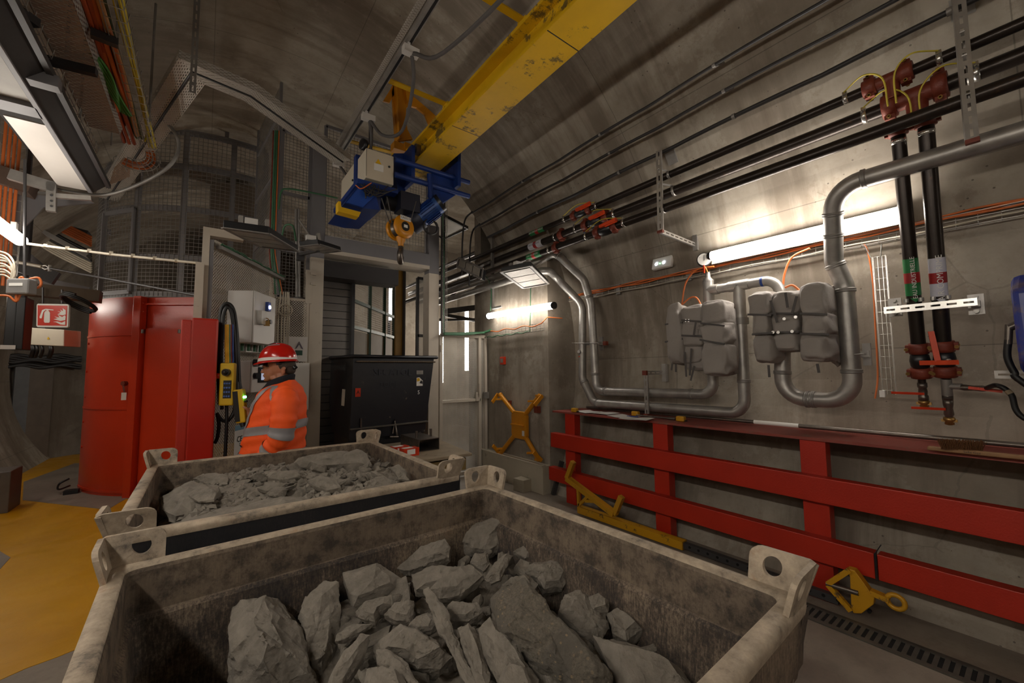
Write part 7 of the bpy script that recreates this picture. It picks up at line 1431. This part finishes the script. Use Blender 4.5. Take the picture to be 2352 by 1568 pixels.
b.ell(MP(608.5,861), (.012,.022,.007), RF); b.ell(MP(609.5,865), (.012,.021,.007), RF); b.ell(MP(618,858,.045), (.02,.012,.02), RF); b.ell(MP(618,858,-.045), (.02,.012,.02), RF)
for s_ in (1,-1): b.ell(MP(650,851,.075*s_), (.018,.012,.030), RF); b.ell(MP(652,846,.083*s_), (.016,.007,.016), RF); b.ell(MP(648,860,.078*s_), (.008,.006,.010), RF)
capsule(b, MP(648,862), MP(655,892), .060, .068)
b.ell(MP(652,935), (.11,.17,.2), RF); b.ell(MP(640,1010), (.13,.16,.2), RF); b.ell(MP(634,1060), (.12,.17,.12), RF)
zf_ = 0
hip = MP(632,1075)
for s_ in (1,-1):
    h_ = hip+MS*.09*s_; kn = V(h_.x+MF.x*.03, h_.y+MF.y*.03, .5); an = V(h_.x-MF.x*.02, h_.y-MF.y*.02, .1); capsule(b, h_, kn, .085, .058); capsule(b, kn, an, .058, .04); capsule(b, an-V(0,0,.03), an+MF*.14-V(0,0,.05), .04, .032)
ws = MP(610,1052,.22); capsule(b, MP(650,920,.19), MP(644,1000,.23), .05, .042); capsule(b, MP(644,1000,.23), ws, .042, .028)
wr = MP(584,960,-.02); capsule(b, MP(648,920,-.19), MP(618,992,-.22), .05, .042); capsule(b, MP(618,992,-.22), wr, .042, .028)
# right hand round the remote: palm, four fingers, thumb
hp_ = MP(575,947,.012); b.ell(hp_, (.026,.028,.044), RF); capsule(b, wr, hp_, .027, .026)
for i, (z_, L) in enumerate(((.030,.95),(.012,1.05),(-.007,1.0),(-.025,.85))):
    k0 = hp_+V(0,0,z_)+MF*.012-MS*.018; k1 = k0+MF*.036*L-MS*.006; k2 = k1+MF*.024*L+MS*.012-V(0,0,.003); k3 = k2+MF*.004+MS*.026*L-V(0,0,.004)
    capsule(b, k0, k1, .0095, .009, 10); capsule(b, k1, k2, .009, .008, 10); capsule(b, k2, k3, .008, .007, 10)
t0 = hp_+V(0,0,.016)+MS*.02; t1 = t0+MF*.012+MS*.016+V(0,0,.022); t2 = t1+MF*.022+MS*.006+V(0,0,.012); capsule(b, t0, t1, .013, .011, 10); capsule(b, t1, t2, .011, .009, 10)
# left hand, hanging by the hem
lh = ws+MF*.04-V(0,0,.05); b.ell(lh, (.03,.018,.045), RF); capsule(b, ws, lh, .026, .024)
for i, x_ in enumerate((.024,.008,-.008,-.024)):
    k0 = lh+MF*x_-V(0,0,.035); k1 = k0-V(0,0,.034)+MF*.006; k2 = k1-V(0,0,.022)-MS*.012+MF*.004; capsule(b, k0, k1, .009, .0085, 10); capsule(b, k1, k2, .0085, .007, 10)
capsule(b, lh+MF*.026, lh+MF*.045-V(0,0,.045), .011, .009, 10)
t = Thing('person', 'man in a red helmet and orange high-visibility jacket standing in profile, holding a yellow remote', 'person')
t.add('body', b, SKIN, mods=remesh(.0048, 1))
# jacket
rows = [(872,640,676,.062),(882,626,682,.115),(893,613,687,.175),(906,605,690,.215),(930,595,692,.228),(955,588,693,.230),(985,579,692,.232),(1012,571,691,.232),(1040,566,689,.230),(1052,568,688,.226)]
def row(y):
    for a, c in zip(rows, rows[1:]):
        if y <= c[0]: q = (y-a[0])/(c[0]-a[0]); return [a[i]+(c[i]-a[i])*q for i in range(4)]
    return rows[-1]
def J(y, th, o=0.0):
    _, x0, x1, l = row(y); c = MP((x0+x1)/2, y); p0 = MP(x0, y); rf = (p0-c).dot(MF); sg = lambda v, e: math.copysign(abs(v)**e, v)
    wv = .004*math.sin(y*.23+th*3)+.006*noise.noise(V(y*.045, th*1.6, 3)); return c+MF*(rf+o+wv)*sg(math.cos(th),.85)+MS*(l+o+wv)*sg(math.sin(th),.85)
m = MB(); N = 40; ys = [872+i*(1052-872)/44 for i in range(45)]; vs = [J(y, 2*PI*k/N) for y in ys for k in range(N)]; m.add(vs, [(i*N+k, i*N+(k+1)%N, (i+1)*N+(k+1)%N, (i+1)*N+k) for i in range(44) for k in range(N)], True); m.add(vs[:N], [tuple(range(N))])
jk = t.add('jacket', m, ORJ, label='orange jacket')
def strip(f, n=24, w_=6): # f(t, s) -> point
    vs = [f(i/n, j/w_) for i in range(n+1) for j in range(w_+1)]; return MB().add(vs, [(i*(w_+1)+j, (i+1)*(w_+1)+j, (i+1)*(w_+1)+j+1, i*(w_+1)+j+1) for i in range(n) for j in range(w_)], True)
t.add('reflective_band', strip(lambda a, s: J(970+19*s-5*math.sin(2*PI*a)*0+ -8*math.cos(2*PI*a)*-1, 2*PI*a, .005), 48), REFL, par=jk, label='grey reflective band')
t.add('reflective_band', strip(lambda a, s: J(1030+16*s, 2*PI*a, .005), 48), REFL, par=jk, label='lower grey reflective band')
def strap(tA, tB, wd): return strip(lambda a, s: J(884+(978-884)*a, (tA+(tB-tA)*math.sin(a*PI/2)**1.0)+ (s-.5)*wd, .006), 26, 4)
t.add('reflective_band', strap(1.38, .85, .26), REFL, par=jk, label='front shoulder strap'); t.add('reflective_band', strap(1.62, 2.2, .26), REFL, par=jk, label='back shoulder strap')
t.add('zip_placket', strip(lambda a, s: J(890+(990-890)*a, .12+.28*(s-.5), .006), 24, 3), NAVY, par=jk, label='dark zip placket'); t.add('pocket_slit', strip(lambda a, s: J(1008+4*s+5*a, .45+.5*a, .006), 8, 2), NAVY, par=jk, label='dark pocket slit')
m = MB(); N = 32; vs = []
for i, (yy, g_, o) in enumerate(((893,0,.012),(884,0,.012),(874,0,.010),(866,0,.012),(864,0,.004),(876,0,-.004))):
    for k in range(N):
        th = 2*PI*k/N; fwd = math.cos(th); y_ = yy+9*fwd*(1 if i > 0 else 1.0)+3; cx = 650-1.2*(yy-864)*.4; c = MP(cx-2, y_); vs.append(c+MF*(.088+.0012*(yy-864)+o)*math.cos(th)+MS*(.075+.0016*(yy-864)+o)*math.sin(th))
m.add(vs, [(i*N+k, i*N+(k+1)%N, (i+1)*N+(k+1)%N, (i+1)*N+k) for i in range(5) for k in range(N)], True); t.add('collar', m, NAVY, label='dark navy collar')
def sleeve(P, R_, par=None):
    S = spline(P, 8); n = len(S); rr_ = []
    for i in range(n):
        q = i/(n-1)*(len(R_)-1); a = int(min(q, len(R_)-2)); rr_.append(R_[a]+(R_[a+1]-R_[a])*(q-a)+.0035*math.sin(i*1.7)+.003*math.sin(i*.8+1))
    return S, rr_
S, R1 = sleeve([MP(655,905,.15), MP(655,925,.215), MP(651,965,.245), MP(644,1003,.25), MP(624,1030,.245), MP(606,1052,.23)], [.085,.098,.090,.080,.070,.058])
sl = t.add('sleeve', MB().tube(S, R1, 20), ORJ, label='orange sleeve'); t.add('reflective_band', MB().tube(S[19:25], [r+.006 for r in R1[19:25]], 20, cap=False), REFL, par=sl, label='grey sleeve band'); t.add('reflective_band', MB().tube(S[31:37], [r+.006 for r in R1[31:37]], 20, cap=False), REFL, par=sl, label='grey sleeve band')
S, R1 = sleeve([MP(652,910,-.15), MP(645,935,-.215), MP(630,970,-.24), MP(616,992,-.21), MP(598,980,-.13), MP(586,965,-.075)], [.085,.095,.085,.078,.062,.045])
t.add('sleeve', MB().tube(S, R1, 20), NAVY if False else ORJ, label='orange sleeve'); t.add('cuff', MB().tube([S[-3], S[-1], S[-1]+(S[-1]-S[-2])*1.2], [.046,.042,.036], 16), NAVY, label='dark cuff')
TR = plain('trousers', (60,62,66), .8, 0, .08, 10); m = MB()
for s_ in (1,-1):
    h_ = hip+MS*.09*s_; capsule(m, h_+V(0,0,.03), V(h_.x+MF.x*.03,h_.y+MF.y*.03,.5), .12, .085); capsule(m, V(h_.x+MF.x*.03,h_.y+MF.y*.03,.5), V(h_.x-MF.x*.02,h_.y-MF.y*.02,.14), .085, .07)
m.ell(MP(632,1062), (.15,.18,.12), RF); t.add('trousers', m, TR, mods=remesh(.014, 3), label='grey trousers')
for s_ in (1,-1): h_ = hip+MS*.09*s_; an = V(h_.x-MF.x*.02, h_.y-MF.y*.02, .07); t.add('boot', capsule(capsule(MB(), an, an+V(0,0,.08), .06, .06), an-V(0,0,.02), an+MF*.16-V(0,0,.03), .05, .04), BLACK, mods=remesh(.012, 3), label='black boot')
# hair, eyes, glasses-free face details
t.add('hair', MB().ell(MP(657,838)-MF*.0, (.072,.078,.060), RF).ell(MP(667,849), (.033,.060,.040), RF), HAIR, label='short grey hair')
for s_ in (1,-1):
    e = t.add('eye', MB().ell(MP(612.5,846.5,.032*s_), (.011,.012,.009), RF), plain('eye_white', (190,176,164), .3)); t.add('iris', MB().ell(MP(611,846.5,.032*s_), (.007,.006,.0055), RF), BLACK, par=e); t.add('eyebrow', capsule(MB(), MP(608,841,.02*s_), MP(617,841,.055*s_), .005, .004), HAIR)
t.add('lips', MB().ell(MP(607.6,863), (.010,.02,.0035), RF), plain('lips', (128,70,60), .5))
# helmet
hcn = MP(637,829); m = MB(); N, M_ = 40, 12; vs = []
def dome(th, ph, o=0): # ph 0 at rim .. pi/2 at top
    e = .9; rx = (.142 if math.cos(th) > 0 else .148)+o; c, s = math.cos(ph)**e, math.sin(ph)**.95; return hcn+MF*rx*math.cos(th)*c+MS*(.122+o)*math.sin(th)*c+V(0,0,(.148+o)*s+.012*math.cos(th)*-1*c)
for i in range(M_+1):
    for k in range(N): vs.append(dome(2*PI*k/N, PI/2*i/M_*.999))
m.add(vs, [(i*N+k, i*N+(k+1)%N, (i+1)*N+(k+1)%N, (i+1)*N+k) for i in range(M_) for k in range(N)], True)
vs = []
for i, (o, dz_) in enumerate(((0,0),(.010,-.008),(.012,-.014),(-.004,-.012))):
    for k in range(N):
        th = 2*PI*k/N; f_ = max(0, math.cos(th)); vs.append(dome(th, 0, o if i else 0)+MF*(.03*f_**2 if i in (1,2) else 0)+V(0,0,dz_*(1+.6*f_)))
m.add(vs, [(i*N+(k+1)%N, i*N+k, (i+1)*N+k, (i+1)*N+(k+1)%N) for i in range(3) for k in range(N)], True)
hk_ = t.add('helmet', m, HELM, label='glossy red helmet')
t.add('helmet_band', strip(lambda a, s: dome(2*PI*a, .02+.16*s*(.45+.55*abs(math.sin(2*PI*a*1.0+.4))), .0015), 60, 3), WHITE, par=hk_, label='white reflective rim band')
t.add('helmet_ridge', strip(lambda a, s: dome(.0+.0, .55+1.0*a, .004)+MS*(s-.5)*.05, 14, 4), REFL, par=hk_, label='grey ridge strip'); t.add('helmet_ridge', strip(lambda a, s: dome(PI/2-.6+a*1.2, .95+.1*s, .003), 14, 3), REFL, par=hk_)
t.add('helmet_harness', MB().tube([dome(PI*1.0+q, 0, -.03)+V(0,0,-.03) for q in [-1.2+i*.2 for i in range(13)]], .009, 8).cyl(MP(675,842), MP(679,846), .02, 10), BLKP, par=hk_); t.add('chin_strap', MB().tube([MP(640,832,.09), MP(650,862,.085)], .004, 6), BLKP, par=hk_) if False else None
t.add('badge', MB().box(MP(573,980,.0), (.005,.04,.10), RF).cyl(MP(573,966,.0), MP(574,972,.0), .004, 6), plain('badge', (92,78,70), .5), label='small dangling badge')
t.done(base=V(M0.x, M0.y, 0))
